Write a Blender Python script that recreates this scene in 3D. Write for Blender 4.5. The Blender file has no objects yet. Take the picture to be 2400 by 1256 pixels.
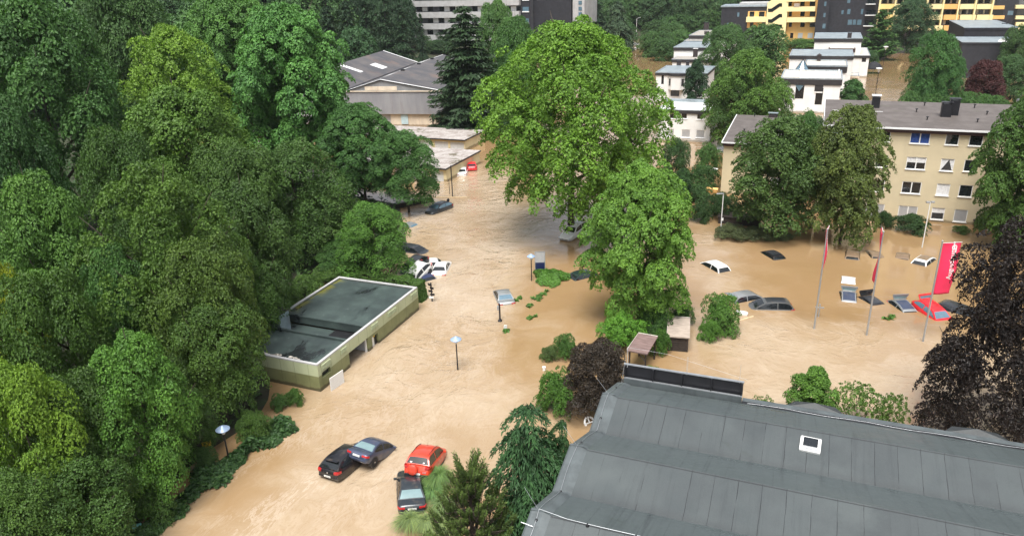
import bpy, math, random
import numpy as np
from mathutils import Vector, Matrix
R = math.radians
SC = bpy.context.scene
COL = SC.collection
# ------------------------------------------------------------------ camera (solved from the photograph's vanishing points)
FPX, TH, PH, CAMH = 1733.0, R(21.6), R(1.8), 27.5
_c, _s, _cp, _sp = math.cos(TH), math.sin(TH), math.cos(PH), math.sin(PH)
FW = Vector((0, _c, -_s)); _U = Vector((0, _s, _c)); _R = Vector((1, 0, 0))
CR = _R*_cp - _U*_sp; CU = _U*_cp + _R*_sp
CAM = Vector((0, 0, CAMH))
cd = bpy.data.cameras.new('camera'); cam = bpy.data.objects.new('camera', cd); COL.objects.link(cam)
cd.sensor_width = 36; cd.lens = 36*FPX/2400; cd.clip_end = 3000; cd.clip_start = 0.2
M3 = Matrix((CR, CU, -FW)).transposed()
cam.matrix_world = Matrix.Translation(CAM) @ M3.to_4x4()
SC.camera = cam

def ray(px, py): return FW*FPX + CR*(px-1200) - CU*(py-628)
def W(px, py, z=0.0):
    d = ray(px, py); t = (z-CAMH)/d.z
    return Vector((d.x*t, d.y*t, z))
def zabove(px, py, b):
    d = ray(px, py); t = math.hypot(b[0], b[1])/math.hypot(d.x, d.y); return CAMH + d.z*t
def onplane(px, py, o, az):
    d = ray(px, py); nx, ny = -az[1], az[0]
    t = (o[0]*nx+o[1]*ny)/(d.x*nx+d.y*ny); p = (d.x*t, d.y*t)
    return (p[0]-o[0])*az[0]+(p[1]-o[1])*az[1], CAMH+d.z*t
def depth(p): return (Vector(p)-CAM).dot(FW)
def ppm(p): return FPX/depth(p)
def heading(a, b):
    return math.atan2(b[1]-a[1], b[0]-a[0])

# ------------------------------------------------------------------ object helpers
def tag(o, label=None, cat=None, group=None, kind=None):
    if label: o['label'] = label
    if cat: o['category'] = cat
    if group: o['group'] = group
    if kind: o['kind'] = kind
    return o
def empty(name, loc, rz=0.0, label=None, cat=None, group=None, rot=None):
    o = bpy.data.objects.new(name, None); COL.objects.link(o)
    o.location = loc; o.rotation_euler = rot if rot else (0, 0, rz); o.empty_display_size = .3
    return tag(o, label, cat, group)
def copy_tree(o, parent=None):
    c = o.copy(); COL.objects.link(c); c.parent = parent
    for ch in list(o.children): copy_tree(ch, c)
    return c

class MB:
    """collects shapes for one mesh"""
    def __init__(s): s.v = []; s.f = []; s.m = []; s.uv = {}
    def add(s, vs, fs, mi=0):
        b = len(s.v); s.v += [tuple(v) for v in vs]
        for f in fs: s.f.append(tuple(i+b for i in f)); s.m.append(mi)
        return s
    def box(s, c, d, rz=0, mi=0, rot=None):
        hx, hy, hz = d[0]/2, d[1]/2, d[2]/2
        vs = [Vector((x*hx, y*hy, z*hz)) for z in (-1, 1) for y in (-1, 1) for x in (-1, 1)]
        m = rot if rot is not None else Matrix.Rotation(rz, 3, 'Z')
        vs = [m @ v + Vector(c) for v in vs]
        return s.add(vs, [(0,2,3,1),(4,5,7,6),(0,1,5,4),(2,6,7,3),(0,4,6,2),(1,3,7,5)], mi)
    def b2(s, p0, p1, mi=0):
        return s.box([(a+b)/2 for a, b in zip(p0, p1)], [abs(b-a) for a, b in zip(p0, p1)], mi=mi)
    def quad(s, a, b, c, d, mi=0): return s.add([a, b, c, d], [(0, 1, 2, 3)], mi)
    def prism(s, poly, z0, z1, mi=0, top=None, caps=True):
        n = len(poly); vs = [(p[0], p[1], z0) for p in poly]+[(p[0], p[1], z1) for p in poly]
        fs = [(i, (i+1) % n, n+(i+1) % n, n+i) for i in range(n)]
        s.add(vs, fs, mi)
        if caps:
            b = len(s.v)-2*n
            s.f.append(tuple(b+i for i in reversed(range(n)))); s.m.append(mi)
            s.f.append(tuple(b+n+i for i in range(n))); s.m.append(mi if top is None else top)
        return s
    def tube(s, pts, rad, n=8, mi=0, cap=True):
        pts = [Vector(p) for p in pts]; k = len(pts)
        if not hasattr(rad, '__len__'): rad = [rad]*k
        vs = []; up = Vector((0.13, 0.31, 0.94))
        for i, p in enumerate(pts):
            t = (pts[min(i+1, k-1)]-pts[max(i-1, 0)]).normalized()
            a = t.cross(up)
            if a.length < .1: a = t.cross(Vector((1, 0, 0)))
            a.normalize(); b = t.cross(a)
            for j in range(n):
                an = 2*math.pi*j/n; vs.append(p+(a*math.cos(an)+b*math.sin(an))*rad[i])
        fs = [(i*n+j, i*n+(j+1) % n, (i+1)*n+(j+1) % n, (i+1)*n+j) for i in range(k-1) for j in range(n)]
        if cap: fs += [tuple(reversed(range(n))), tuple((k-1)*n+j for j in range(n))]
        return s.add(vs, fs, mi)
    def lathe(s, prof, c=(0, 0, 0), n=20, mi=0, axis='z', m=None):
        vs = []
        for r_, z in prof:
            for j in range(n):
                a = 2*math.pi*j/n; x, y = r_*math.cos(a), r_*math.sin(a)
                p = Vector((x, y, z)) if axis == 'z' else Vector((x, z, y))
                if m is not None: p = m @ p
                vs.append(p+Vector(c))
        k = len(prof)
        fs = [(i*n+j, i*n+(j+1) % n, (i+1)*n+(j+1) % n, (i+1)*n+j) for i in range(k-1) for j in range(n)]
        fs += [tuple(reversed(range(n))), tuple((k-1)*n+j for j in range(n))]
        return s.add(vs, fs, mi)
    def build(s, name, mats, parent=None, smooth=False, bevel=0, seg=2, loc=None, rz=None):
        me = bpy.data.meshes.new(name); me.from_pydata(s.v, [], s.f)
        mats = mats if isinstance(mats, (list, tuple)) else [mats]
        for m in mats: me.materials.append(m)
        if any(s.m): me.polygons.foreach_set('material_index', s.m)
        if smooth: me.polygons.foreach_set('use_smooth', [True]*len(s.f))
        me.update()
        o = bpy.data.objects.new(name, me); COL.objects.link(o)
        if parent is not None: o.parent = parent
        if loc is not None: o.location = loc
        if rz is not None: o.rotation_euler = (0, 0, rz)
        if smooth: 
            md = o.modifiers.new('smooth edges', 'EDGE_SPLIT'); md.split_angle = R(38)
        if bevel:
            b = o.modifiers.new('bevel', 'BEVEL'); b.width = bevel; b.segments = seg; b.limit_method = 'ANGLE'; b.angle_limit = R(35)
        return o
def part(name, mat, parent, *boxes, bevel=0):
    m = MB()
    for b in boxes: m.b2(b[0], b[1])
    return m.build(name, mat, parent, bevel=bevel)

# ------------------------------------------------------------------ materials
class NT:
    def __init__(s, name):
        s.m = bpy.data.materials.new(name); s.m.use_nodes = True; s.t = s.m.node_tree
        s.p = s.t.nodes['Principled BSDF']; s.out = s.t.nodes['Material Output']
    def n(s, ty, **kw):
        nd = s.t.nodes.new(ty)
        for k, v in kw.items():
            if k in nd.inputs: s.set(nd.inputs[k], v)
            else: setattr(nd, k, v)
        return nd
    def set(s, inp, v):
        if isinstance(v, bpy.types.NodeSocket): s.t.links.new(v, inp)
        elif isinstance(v, bpy.types.Node): s.t.links.new(v.outputs[0], inp)
        else:
            if inp.type == 'RGBA' and hasattr(v, '__len__') and len(v) == 3: v = (*v, 1)
            inp.default_value = v
    def P(s, **kw):
        for k, v in kw.items(): s.set(s.p.inputs[k.replace('_', ' ')], v)
        return s
    def math(s, op, a, b=0.0, c=None, clamp=False):
        nd = s.t.nodes.new('ShaderNodeMath'); nd.operation = op; nd.use_clamp = clamp
        s.set(nd.inputs[0], a); s.set(nd.inputs[1], b)
        if c is not None: s.set(nd.inputs[2], c)
        return nd.outputs[0]
    def mix(s, f, a, b, blend='MIX'):
        nd = s.t.nodes.new('ShaderNodeMix'); nd.data_type = 'RGBA'; nd.blend_type = blend
        s.set(nd.inputs[0], f); s.set(nd.inputs[6], a); s.set(nd.inputs[7], b)
        return nd.outputs[2]
    def ramp(s, f, stops):
        nd = s.t.nodes.new('ShaderNodeValToRGB'); s.set(nd.inputs[0], f)
        e = nd.color_ramp.elements
        while len(e) < len(stops): e.new(.5)
        for el, (p, c) in zip(e, stops):
            el.position = p; el.color = (c, c, c, 1) if not hasattr(c, '__len__') else (*c, 1)[:4]
        return nd.outputs[0]
    def maprange(s, v, a, b, c=0.0, d=1.0):
        nd = s.n('ShaderNodeMapRange'); nd.interpolation_type = 'SMOOTHSTEP'
        for i, x in enumerate((v, a, b, c, d)): s.set(nd.inputs[i], x)
        return nd.outputs[0]
    def obj(s): return s.n('ShaderNodeTexCoord').outputs['Object']
    def noise(s, scale=5, detail=4, rough=.55, vec=None, dist=0.0, out=0, stretch=None):
        v = vec if vec is not None else s.obj()
        if stretch:
            mp = s.n('ShaderNodeMapping'); s.set(mp.inputs[0], v); mp.inputs['Scale'].default_value = stretch; v = mp.outputs[0]
        nd = s.n('ShaderNodeTexNoise', Scale=scale, Detail=detail, Roughness=rough, Distortion=dist)
        s.set(nd.inputs['Vector'], v); return nd.outputs[out]
    def attr(s, name, out='Fac'):
        nd = s.n('ShaderNodeAttribute'); nd.attribute_name = name; return nd.outputs[out]
    def bump(s, h, st=.3, d=.02):
        b = s.n('ShaderNodeBump', Strength=st, Distance=d); s.set(b.inputs['Height'], h)
        s.set(s.p.inputs['Normal'], b.outputs[0]); return s

def simple(name, col, rough=.6, metal=0.0, var=.12, scale=3.0, bump=0.0, stain=None, spec=.5, coat=0.0, stretch=None):
    """paint / plaster / stone with uneven tone and optional run marks"""
    k = NT(name)
    n1 = k.noise(scale, 5, .6, stretch=stretch)
    lo = [c*(1-var) for c in col]; hi = [min(1, c*(1+var)) for c in col]
    c = k.mix(k.maprange(n1, .3, .7), lo, hi)
    if stain:
        n2 = k.noise(scale*1.7, 6, .7, stretch=(1, 1, .12))
        c = k.mix(k.math('MULTIPLY', k.maprange(n2, .5, .75), stain[1]), c, stain[0])
    if name.startswith('plaster'):
        sz = k.n('ShaderNodeSeparateXYZ'); k.set(sz.inputs[0], k.obj()); tide = k.math('ADD', sz.outputs[2], k.math('MULTIPLY', k.math('SUBTRACT', k.noise(1.1, 5, .6), .5), .5))
        c = k.mix(k.maprange(tide, .42, .22), c, [v*.62 for v in (col[0]*.8, col[1]*.72, col[2]*.62)])
    k.P(Base_Color=c, Roughness=rough, Metallic=metal, Specular_IOR_Level=spec, Coat_Weight=coat)
    if coat: k.P(Coat_Roughness=.05)
    if bump: k.bump(k.noise(scale*8, 4), bump, .02)
    return k.m

M = {}
def mk(key, *a, **kw): M[key] = simple(key.replace('_', ' '), *a, **kw); return M[key]
mk('plaster_white', (.78, .78, .76), .75, var=.05, scale=.5, stain=((.45, .45, .42), .18))
mk('plaster_beige', (.60, .515, .345), .8, var=.06, scale=.35, stain=((.40, .33, .22), .22))
mk('plaster_cream', (.72, .62, .38), .8, var=.08, scale=.6, stain=((.4, .3, .18), .25))
mk('plaster_old', (.66, .57, .45), .85, var=.1, scale=.8, stain=((.35, .2, .12), .5))
mk('plaster_yellow', (.86, .65, .25), .75, var=.05, scale=.4)
mk('plaster_pale_yellow', (.86, .74, .40), .75, var=.04, scale=.4)
mk('plaster_orange', (.80, .47, .16), .75, var=.05, scale=.4)
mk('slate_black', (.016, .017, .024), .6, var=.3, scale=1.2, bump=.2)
mk('slate_grey', (.10, .105, .12), .6, var=.2, scale=1.0)
mk('concrete_grey', (.42, .42, .42), .8, var=.1, scale=.6, stain=((.25, .24, .22), .3))
mk('fascia_dark', (.022, .020, .022), .55, var=.2)
mk('fascia_maroon', (.045, .018, .016), .6, var=.2)
mk('metal_white', (.75, .76, .76), .35, var=.04)
mk('metal_grey', (.40, .42, .44), .4, .6, var=.1)
mk('metal_dark', (.02, .02, .024), .4, .3, var=.15)
mk('zinc', (.48, .56, .62), .35, .7, var=.15, scale=1.5)
mk('frame_white', (.80, .80, .78), .4, var=.03)
mk('shutter_grey', (.50, .51, .52), .6, var=.04)
mk('door_grey', (.62, .63, .63), .5, var=.06)
mk('door_blue', (.46, .60, .64), .6, var=.1)
mk('brick_dark', (.035, .026, .026), .8, var=.3, scale=4)
mk('roof_flat_grey', (.23, .27, .29), .35, var=.22, scale=.6)
mk('roof_gravel', (.30, .28, .25), .9, var=.2, scale=5, bump=.5)
mk('gravel_pale', (.50, .46, .40), .9, var=.2, scale=3)
mk('bark', (.055, .042, .032), .9, var=.3, scale=6, bump=.6)
mk('bark_grey', (.10, .085, .07), .9, var=.3, scale=6, bump=.6)
mk('tyre', (.012, .012, .013), .8, var=.2)
mk('rim', (.55, .56, .58), .3, .8, var=.1)
mk('plastic_black', (.012, .012, .014), .45, var=.2)
mk('plastic_white', (.80, .80, .78), .4, var=.03)
mk('plate_white', (.78, .78, .74), .4, var=.03)
mk('lamp_red', (.42, .02, .02), .2, var=.25, scale=14, coat=.6)
mk('lamp_clear', (.70, .72, .74), .15, var=.1, coat=.6)
mk('wood_grey', (.36, .30, .25), .85, var=.3, scale=2.5, stretch=(.6, 6, 1), bump=.4)
mk('wood_red', (.17, .115, .105), .85, var=.35, scale=2.5, stretch=(.6, 6, 1), bump=.4)
mk('wood_dark', (.030, .022, .018), .8, var=.3, scale=3)
mk('wood_pale', (.55, .42, .26), .8, var=.15, scale=3)
mk('curtain_white', (.70, .70, .70), .9, var=.1, scale=6)
mk('curtain_blue', (.03, .07, .25), .9, var=.3, scale=6)
mk('flag_red', (.80, .028, .10), .7, var=.05, scale=1)
mk('text_white', (.85, .80, .80), .6, var=.02)
mk('sign_navy', (.008, .014, .07), .5, var=.1)
mk('sign_grey', (.40, .40, .41), .5, var=.08)
mk('box_yellow', (.70, .45, .02), .5, var=.1)
mk('box_teal', (.25, .62, .58), .5, var=.1)
mk('mud', (.30, .20, .115), .7, var=.15, scale=3)
mk('tent_pale', (.62, .68, .70), .6, var=.1)
mk('tyre_cloth', (.012, .013, .018), .8, var=.2)
mk('playground_red', (.5, .08, .05), .6)

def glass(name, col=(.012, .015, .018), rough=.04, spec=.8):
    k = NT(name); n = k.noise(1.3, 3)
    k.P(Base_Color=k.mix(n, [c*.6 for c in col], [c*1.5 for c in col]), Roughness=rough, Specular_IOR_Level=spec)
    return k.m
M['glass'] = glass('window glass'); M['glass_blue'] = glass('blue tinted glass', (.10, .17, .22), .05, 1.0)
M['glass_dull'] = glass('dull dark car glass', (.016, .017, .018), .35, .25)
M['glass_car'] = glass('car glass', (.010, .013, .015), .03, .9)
M['glass_car_pale'] = glass('car glass with painted sky sheen', (.16, .24, .25), .06, 1.0)  # mirrored sky and cabin paleness put into the base colour
def paint(name, col, metal=0.0, dirt=.25, rough=.3):
    k = NT(name)
    n = k.noise(2.2, 5, .65); c = k.mix(k.math('MULTIPLY', k.maprange(n, .5, .8), dirt), col, (.30, .21, .13))
    k.P(Base_Color=c, Metallic=metal, Roughness=k.maprange(k.noise(3.0, 4), .35, .7, rough, rough+.2), Coat_Weight=.7, Coat_Roughness=.06)
    return k.m
for nm, col, mt in (('black', (.006, .006, .009), 0), ('blue_grey', (.055, .072, .125), .35), ('red', (.62, .045, .018), 0), ('white', (.74, .74, .72), 0),
                    ('pewter', (.11, .115, .115), .4), ('silver', (.33, .345, .35), .5), ('dark_grey', (.035, .04, .048), .3), ('bright_red', (.70, .012, .02), 0), ('crimson', (.45, .01, .03), 0), ('navy', (.02, .035, .10), .2), ('dusk', (.02, .028, .035), .2),
                    ('green_dark', (.015, .035, .03), .2)):
    M['paint_'+nm] = paint('car paint '+nm.replace('_', ' '), col, mt)
M['paint_mud'] = paint('car paint under a film of mud', (.17, .115, .07), 0, .8, .45)

def leafmat(name, trans=.24, rough=.55, yel=(1.05, 1.2, .45)):
    k = NT(name)
    oc = k.n('ShaderNodeObjectInfo').outputs['Color']; t = k.attr('tint')
    lo = k.mix(1.0, oc, (.92, .98, .80, 1), 'MULTIPLY'); hi = k.mix(1.0, oc, (2.25, 2.12, 1.25, 1), 'MULTIPLY')
    c = k.mix(t, lo, hi)
    k.P(Base_Color=c, Roughness=rough, Specular_IOR_Level=.35)
    tr = k.n('ShaderNodeBsdfTranslucent'); k.set(tr.inputs[0], k.mix(1.0, c, (*yel, 1), 'MULTIPLY'))
    mx = k.n('ShaderNodeMixShader'); mx.inputs[0].default_value = trans
    k.t.links.new(k.p.outputs[0], mx.inputs[1]); k.t.links.new(tr.outputs[0], mx.inputs[2]); k.t.links.new(mx.outputs[0], k.out.inputs[0])
    return k.m
M['leaf'] = leafmat('broad leaves'); M['needle'] = leafmat('needles', .12, .6, (1.1, 1.05, .8)); M['leaf_purple'] = leafmat('copper leaves', .10, .5, (1.6, .6, .7))
# ------------------------------------------------------------------ foliage
def leaf_mesh(name, P, N, size, tint, mat, rng, asp=.62, along=None):
    """one kite-shaped leaf per point: P centres, N face normals"""
    n = len(P)
    N = N/np.maximum(np.linalg.norm(N, axis=1, keepdims=True), 1e-6)
    A = rng.normal(size=(n, 3)) if along is None else along
    T = A-(A*N).sum(1, keepdims=True)*N; T /= np.maximum(np.linalg.norm(T, axis=1, keepdims=True), 1e-6)
    B = np.cross(N, T); s = size.reshape(-1, 1)
    V = np.empty((n, 4, 3))
    V[:, 0] = P-T*s*.5; V[:, 1] = P+B*s*asp*.5-T*s*.05+N*s*.07; V[:, 2] = P+T*s*.5-N*s*.1; V[:, 3] = P-B*s*asp*.5-T*s*.05+N*s*.07
    me = bpy.data.meshes.new(name)
    me.from_pydata(V.reshape(-1, 3), [], np.arange(n*4).reshape(n, 4)); me.materials.append(mat)
    at = me.attributes.new('tint', 'FLOAT', 'FACE'); at.data.foreach_set('value', tint.astype(np.float32))
    me.update(); return me
def fib(n, rng):
    i = np.arange(n)+.5; ph = np.arccos(1-2*i/n); th = math.pi*(1+5**.5)*i+rng.uniform(0, 6)
    return np.stack([np.cos(th)*np.sin(ph), np.sin(th)*np.sin(ph), np.cos(ph)], 1)
PROF = {
 'round': lambda v: np.sqrt(np.clip(1-(2*v-1)**2, 0, 1))**.8,
 'dome': lambda v: np.sqrt(np.clip(1-np.clip((v-.30)/.70, -.75, 1)**2, 0, 1)),
 'egg': lambda v: np.sin(np.clip(v*.93+.07, 0, 1)**.95*math.pi)**.65,
 'column': lambda v: np.clip(np.minimum(1, (1-v)*3.0), 0, 1)**.6*np.clip(.6+v*2, 0, 1),
 'full': lambda v: np.clip(np.sin(np.clip(v*.86+.14, 0, 1)**1.2*math.pi), 0, 1)**.55,
 'spire': lambda v: np.clip(1.02-v, 0, 1)**.75,
}
def crown_points(rng, Rr, H, prof='round', lobes=14, per=24, leaves=55, leaf=.24, rc=.75, lobe_r=.42, flat=.6, jit=.5, low=-.45, core=2600):
    """unit: crown of radius Rr, height H standing on z=0; returns leaf positions, normals, tints, sizes and lobe centres"""
    pf = PROF[prof]; L = []
    for i in range(lobes):
        v = (i+.5)/lobes; v = .10+.86*v**.9
        a = i*2.39996+rng.uniform(-.4, .4); rr = float(pf(np.array(v)))*Rr
        lr = Rr*lobe_r*rng.uniform(.75, 1.15)*(.6+.4*min(1, rr/Rr*1.3))
        k = max(0, rr-lr*.75)*rng.uniform(.72, 1.18)
        L.append((k*math.cos(a), k*math.sin(a), min(v*H, H-lr*.7), lr))
    L.append((0, 0, H-Rr*lobe_r*.62, Rr*lobe_r*.72)); L.append((0, 0, H*.45, Rr*.45))
    L = np.array(L); P = []; N = []; T = []
    for li, (x, y, z, r) in enumerate(L):
        c = np.array((x, y, z)); dirs = fib(per, rng)
        lt = rng.uniform(-.13, .13)
        for d in dirs:
            if d[2] < low: continue
            q = c+d*r*(rng.uniform(.84, 1.08) if rng.random() > .14 else rng.uniform(1.1, 1.36))*np.array((1, 1, .9))
            dd = np.linalg.norm((L[:, :3]-q)/1.0, axis=1)/L[:, 3]; dd[li] = 9
            if dd.min() < .72: continue
            ax = d*.75+np.array((0, 0, .65)); ax /= np.linalg.norm(ax)
            m = max(8, int(leaves*1.7*rng.uniform(.45, 1.3))); rr = rc*rng.uniform(.7, 1.25)
            g = rng.normal(size=(m, 3)); g /= np.linalg.norm(g, axis=1, keepdims=True)
            h = (g*ax).sum(1, keepdims=True); g = np.where(h < -.15, g-2*h*ax, g)
            h = (g*ax).sum(1, keepdims=True)
            rad = rng.uniform(.55, 1.05, size=(m, 1))
            off = (g-h*ax*(1-flat))*rr*rad
            off[:, 2] -= (np.linalg.norm(off[:, :2], axis=1)**2)*.22/rr
            P.append(q+off); nn = g*.65+ax*.6+rng.normal(size=(m, 3))*jit; N.append(nn)
            T.append(np.clip(.5+lt+rng.uniform(-.16, .16)+rng.normal(size=m)*.17, 0, 1))
    if core:
        u = rng.normal(size=(core, 3)); u /= np.linalg.norm(u, axis=1, keepdims=True); li = rng.integers(0, len(L), core); cp = L[li, :3]*np.array((.82, .82, 1))+u*L[li, 3:4]*rng.uniform(.1, .72, size=(core, 1))
        P.append(cp); N.append(u+np.array((0, 0, .6))); T.append(np.clip(rng.normal(.4, .15, core), 0, 1))
    P = np.concatenate(P); N = np.concatenate(N); T = np.concatenate(T)
    S = leaf*.76*rng.uniform(.5, 1.45, size=len(P))
    if core: S[-core:] *= 1.6
    return P, N, T, S, L
def limb_mesh(name, L, H, r0, rng, zb=-6.0, mat=None, n_l=9):
    m = MB()
    top = H*.72; pts = []; k = 6
    for i in range(k):
        t = i/(k-1); pts.append((rng.uniform(-.12, .12)*H*.06*t*3, rng.uniform(-.12, .12)*H*.06*t*3, zb+(top-zb)*t))
    m.tube(pts, [r0*(1-.8*i/(k-1))*(1.25 if i == 0 else 1) for i in range(k)], 8)
    for j in range(min(n_l, len(L))):
        x, y, z, r = L[(j*5+1) % len(L)]
        zs = max(zb*.2, z-.55*math.hypot(x, y)-1.0); zs = min(zs, top*.9)
        s0 = Vector((0, 0, zs)); e = Vector((x, y, z)); mid = s0.lerp(e, .5)+Vector((0, 0, -.08*(e-s0).length))
        m.tube([s0, mid, e, e+(e-mid)*.5], [r0*.42, r0*.28, r0*.15, r0*.05], 6)
    me = bpy.data.meshes.new(name); me.from_pydata(m.v, [], m.f); me.materials.append(mat or M['bark'])
    me.polygons.foreach_set('use_smooth', [True]*len(m.f)); return me
PROTO = {}
def proto(key, seed, Rr, H, r0=.28, mat='leaf', bark='bark', asp=.62, **kw):
    rng = np.random.default_rng(seed)
    P, N, T, S, L = crown_points(rng, Rr, H, **kw)
    P[:, 2] -= np.percentile(P[:, 2], .3)
    PROTO[key] = (leaf_mesh(key+'_crown', P, N, S, T, M[mat], rng, asp=asp), limb_mesh(key+'_trunk', L, H, r0, rng, mat=M[bark]), float(np.percentile(np.hypot(P[:, 0], P[:, 1]), 97)), float(np.percentile(P[:, 2], 99.8)))
# broadleaf kinds
proto('oak', 1, 5, 11, lobes=20, per=20, leaves=88, leaf=.29, rc=.95, lobe_r=.33, core=1800)
proto('oak_b', 2, 5, 11, prof='dome', lobes=24, per=20, leaves=80, leaf=.27, rc=.85, lobe_r=.29, core=1800)
proto('maple', 3, 5, 12, prof='full', lobes=26, per=20, leaves=84, leaf=.30, rc=.84, lobe_r=.29, core=1800)
proto('ash', 4, 5, 12, prof='egg', lobes=24, per=24, leaves=60, leaf=.24, rc=.62, lobe_r=.30, flat=.5, jit=.7)
proto('plane', 5, 8.5, 17, prof='egg', lobes=38, per=30, leaves=80, leaf=.31, rc=.85, lobe_r=.28, r0=.45, jit=.6, core=9000)
proto('chestnut', 6, 5, 12.5, prof='full', lobes=40, per=26, leaves=78, leaf=.28, rc=.66, lobe_r=.30, flat=.4, jit=.42, core=5000)
proto('lime', 7, 4, 11, prof='full', lobes=30, per=28, leaves=60, leaf=.27, rc=.60, lobe_r=.36)
proto('beech', 8, 8, 17, prof='dome', lobes=48, per=30, leaves=72, leaf=.26, rc=.80, lobe_r=.24, jit=.7, r0=.4, mat='leaf_purple', bark='bark_grey', flat=.35, core=9000)
proto('beech_small', 18, 3.2, 6.5, prof='dome', lobes=26, per=26, leaves=54, leaf=.20, rc=.50, lobe_r=.29, mat='leaf_purple', bark='bark_grey', flat=.4, jit=.7, core=3000)
proto('shrub', 9, 2, 2.4, prof='dome', lobes=10, per=26, leaves=46, leaf=.17, rc=.36, lobe_r=.40, r0=.07)
proto('shrub_b', 10, 2, 2.4, prof='dome', lobes=13, per=22, leaves=46, leaf=.15, rc=.32, lobe_r=.33, r0=.07, jit=.8)
proto('young', 11, 2.2, 6, prof='egg', lobes=16, per=22, leaves=44, leaf=.24, rc=.42, lobe_r=.34, r0=.10, jit=.6)
proto('lace', 12, 3, 4, prof='dome', lobes=24, per=11, core=0, leaves=20, leaf=.24, rc=.34, lobe_r=.28, r0=.08, jit=.8)
proto('farleaf', 13, 5, 10, lobes=14, per=22, leaves=34, leaf=.50, rc=.95)
proto('farleaf_b', 14, 5, 10, prof='egg', lobes=16, per=22, leaves=34, leaf=.48, rc=.9, lobe_r=.36)

def conifer(key, seed, Rr, H, whorls, per, droop, card, mat='needle', r0=.3, width=.32, step=.30, tipup=0.0, pw=.8):
    rng = np.random.default_rng(seed); P = []; N = []; A = []; S = []; T = []
    for w in range(whorls):
        v = (w+rng.uniform(0, .7))/whorls; z0 = H*(.03+.95*v); bl = Rr*(1-v)**pw*rng.uniform(.8, 1.1)+.25
        for b in range(max(4, int(per*(1-.55*v)))):
            a = rng.uniform(0, 6.283); l = bl*rng.uniform(.65, 1.12); ns = max(3, int(l/step)); tb = rng.uniform(-.2, .2)
            for i in range(ns):
                t = (i+.6)/ns; r = l*t
                zz = z0-droop*l*t*t+tipup*l*t**3*.6; dirv = np.array((math.cos(a), math.sin(a), -2*droop*t+tipup*t*t))
                side = np.array((-math.sin(a), math.cos(a), 0)); ww = width*l*(1-t*.75)+.12
                for sgn in (-1, 0, 1):
                    for q in range(2):
                        o = side*sgn*ww*rng.uniform(.3, 1.0)
                        P.append(np.array((r*math.cos(a), r*math.sin(a), zz))+o+rng.normal(size=3)*.06-np.array((0, 0, abs(sgn)*.12)))
                        A.append(dirv+side*sgn*.9+rng.normal(size=3)*.25-np.array((0, 0, .25*abs(sgn)))); N.append(np.array((0, 0, 1))+dirv*.3+rng.normal(size=3)*.35)
                        S.append(card*rng.uniform(.7, 1.3)); T.append(np.clip(.35+tb+.35*t+rng.normal()*.12, 0, 1))
    rng2 = np.random.default_rng(seed+50)
    me = leaf_mesh(key+'_crown', np.array(P), np.array(N), np.array(S), np.array(T), M[mat], rng2, asp=.36, along=np.array(A))
    m = MB(); m.tube([(0, 0, -6), (0, 0, 0), (0, 0, H*.5), (0, 0, H*.97)], [r0*1.1, r0, r0*.55, .03], 8)
    tm = bpy.data.meshes.new(key+'_trunk'); tm.from_pydata(m.v, [], m.f); tm.materials.append(M['bark'])
    PROTO[key] = (me, tm, Rr, H)
conifer('spruce', 21, 3.2, 14, 26, 11, .42, .50)
conifer('fir', 22, 5, 16, 30, 20, .22, .60, r0=.4, tipup=.25, pw=.58, width=.36)
proto('cedar_round', 23, 4, 6.5, prof='dome', lobes=24, per=22, leaves=60, leaf=.46, rc=.85, lobe_r=.30, flat=.35, jit=.45, mat='needle', asp=.30)
conifer('cedar_cone', 23, 4.2, 9, 22, 15, .42, .46, width=.34, step=.20, tipup=.0, pw=.42)
conifer('cedar', 27, 4.2, 7.5, 12, 15, .46, .30, width=.26, step=.085, tipup=.0, pw=.27)
conifer('thuja', 24, 2.0, 9, 30, 12, -.55, .40, width=.25)
def candle_pine(key, seed):
    rng = np.random.default_rng(seed); P = []; N = []; A = []; S = []; T = []; m = MB()
    H = 7.0; m.tube([(0, 0, -5), (0, 0, 0), (0, 0, H)], [.2, .16, .04], 8)
    shoots = [((0, 0, H-1.1), (0, 0, H+.5))]
    for i in range(190):
        v = rng.uniform(.06, .97); z0 = H*v; a = rng.uniform(0, 6.283); l = 2.9*(1-v)**.72*rng.uniform(.35, 1.05)+.22
        b = np.array((math.cos(a)*l, math.sin(a)*l, z0-.15*l)); e = b+np.array((math.cos(a)*.22, math.sin(a)*.22, rng.uniform(.7, 1.25)))
        m.tube([(0, 0, z0-.35*l), tuple(b*np.array((.6, .6, 1))-np.array((0, 0, .12*l))), tuple(b), tuple(e)], [.035, .025, .02, .012], 5); shoots.append((tuple(b-np.array((math.cos(a)*.35, math.sin(a)*.35, .1))), tuple(e)))
    for b, e in shoots:
        b = np.array(b); e = np.array(e); ax = (e-b); ln = np.linalg.norm(ax); ax /= ln; tb = rng.uniform(-.15, .2)
        for j in range(int(120*ln)):
            t = rng.uniform(0, 1); g = rng.normal(size=3); g -= g.dot(ax)*ax; g /= np.linalg.norm(g); d = ax*1.1+g
            P.append(b+ax*ln*t+d*.085); A.append(d); N.append(np.cross(d, rng.normal(size=3))); S.append(.25*(1-.35*t)); T.append(np.clip(.25+.55*t+tb+rng.normal()*.1, 0, 1))
    rng2 = np.random.default_rng(seed+1)
    me = leaf_mesh(key+'_crown', np.array(P), np.array(N), np.array(S), np.array(T), M['needle'], rng2, asp=.20, along=np.array(A))
    tm = bpy.data.meshes.new(key+'_trunk'); tm.from_pydata(m.v, [], m.f); tm.materials.append(M['bark'])
    PROTO[key] = (me, tm, 2.9, H+.5)
candle_pine('pine', 31)

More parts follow.
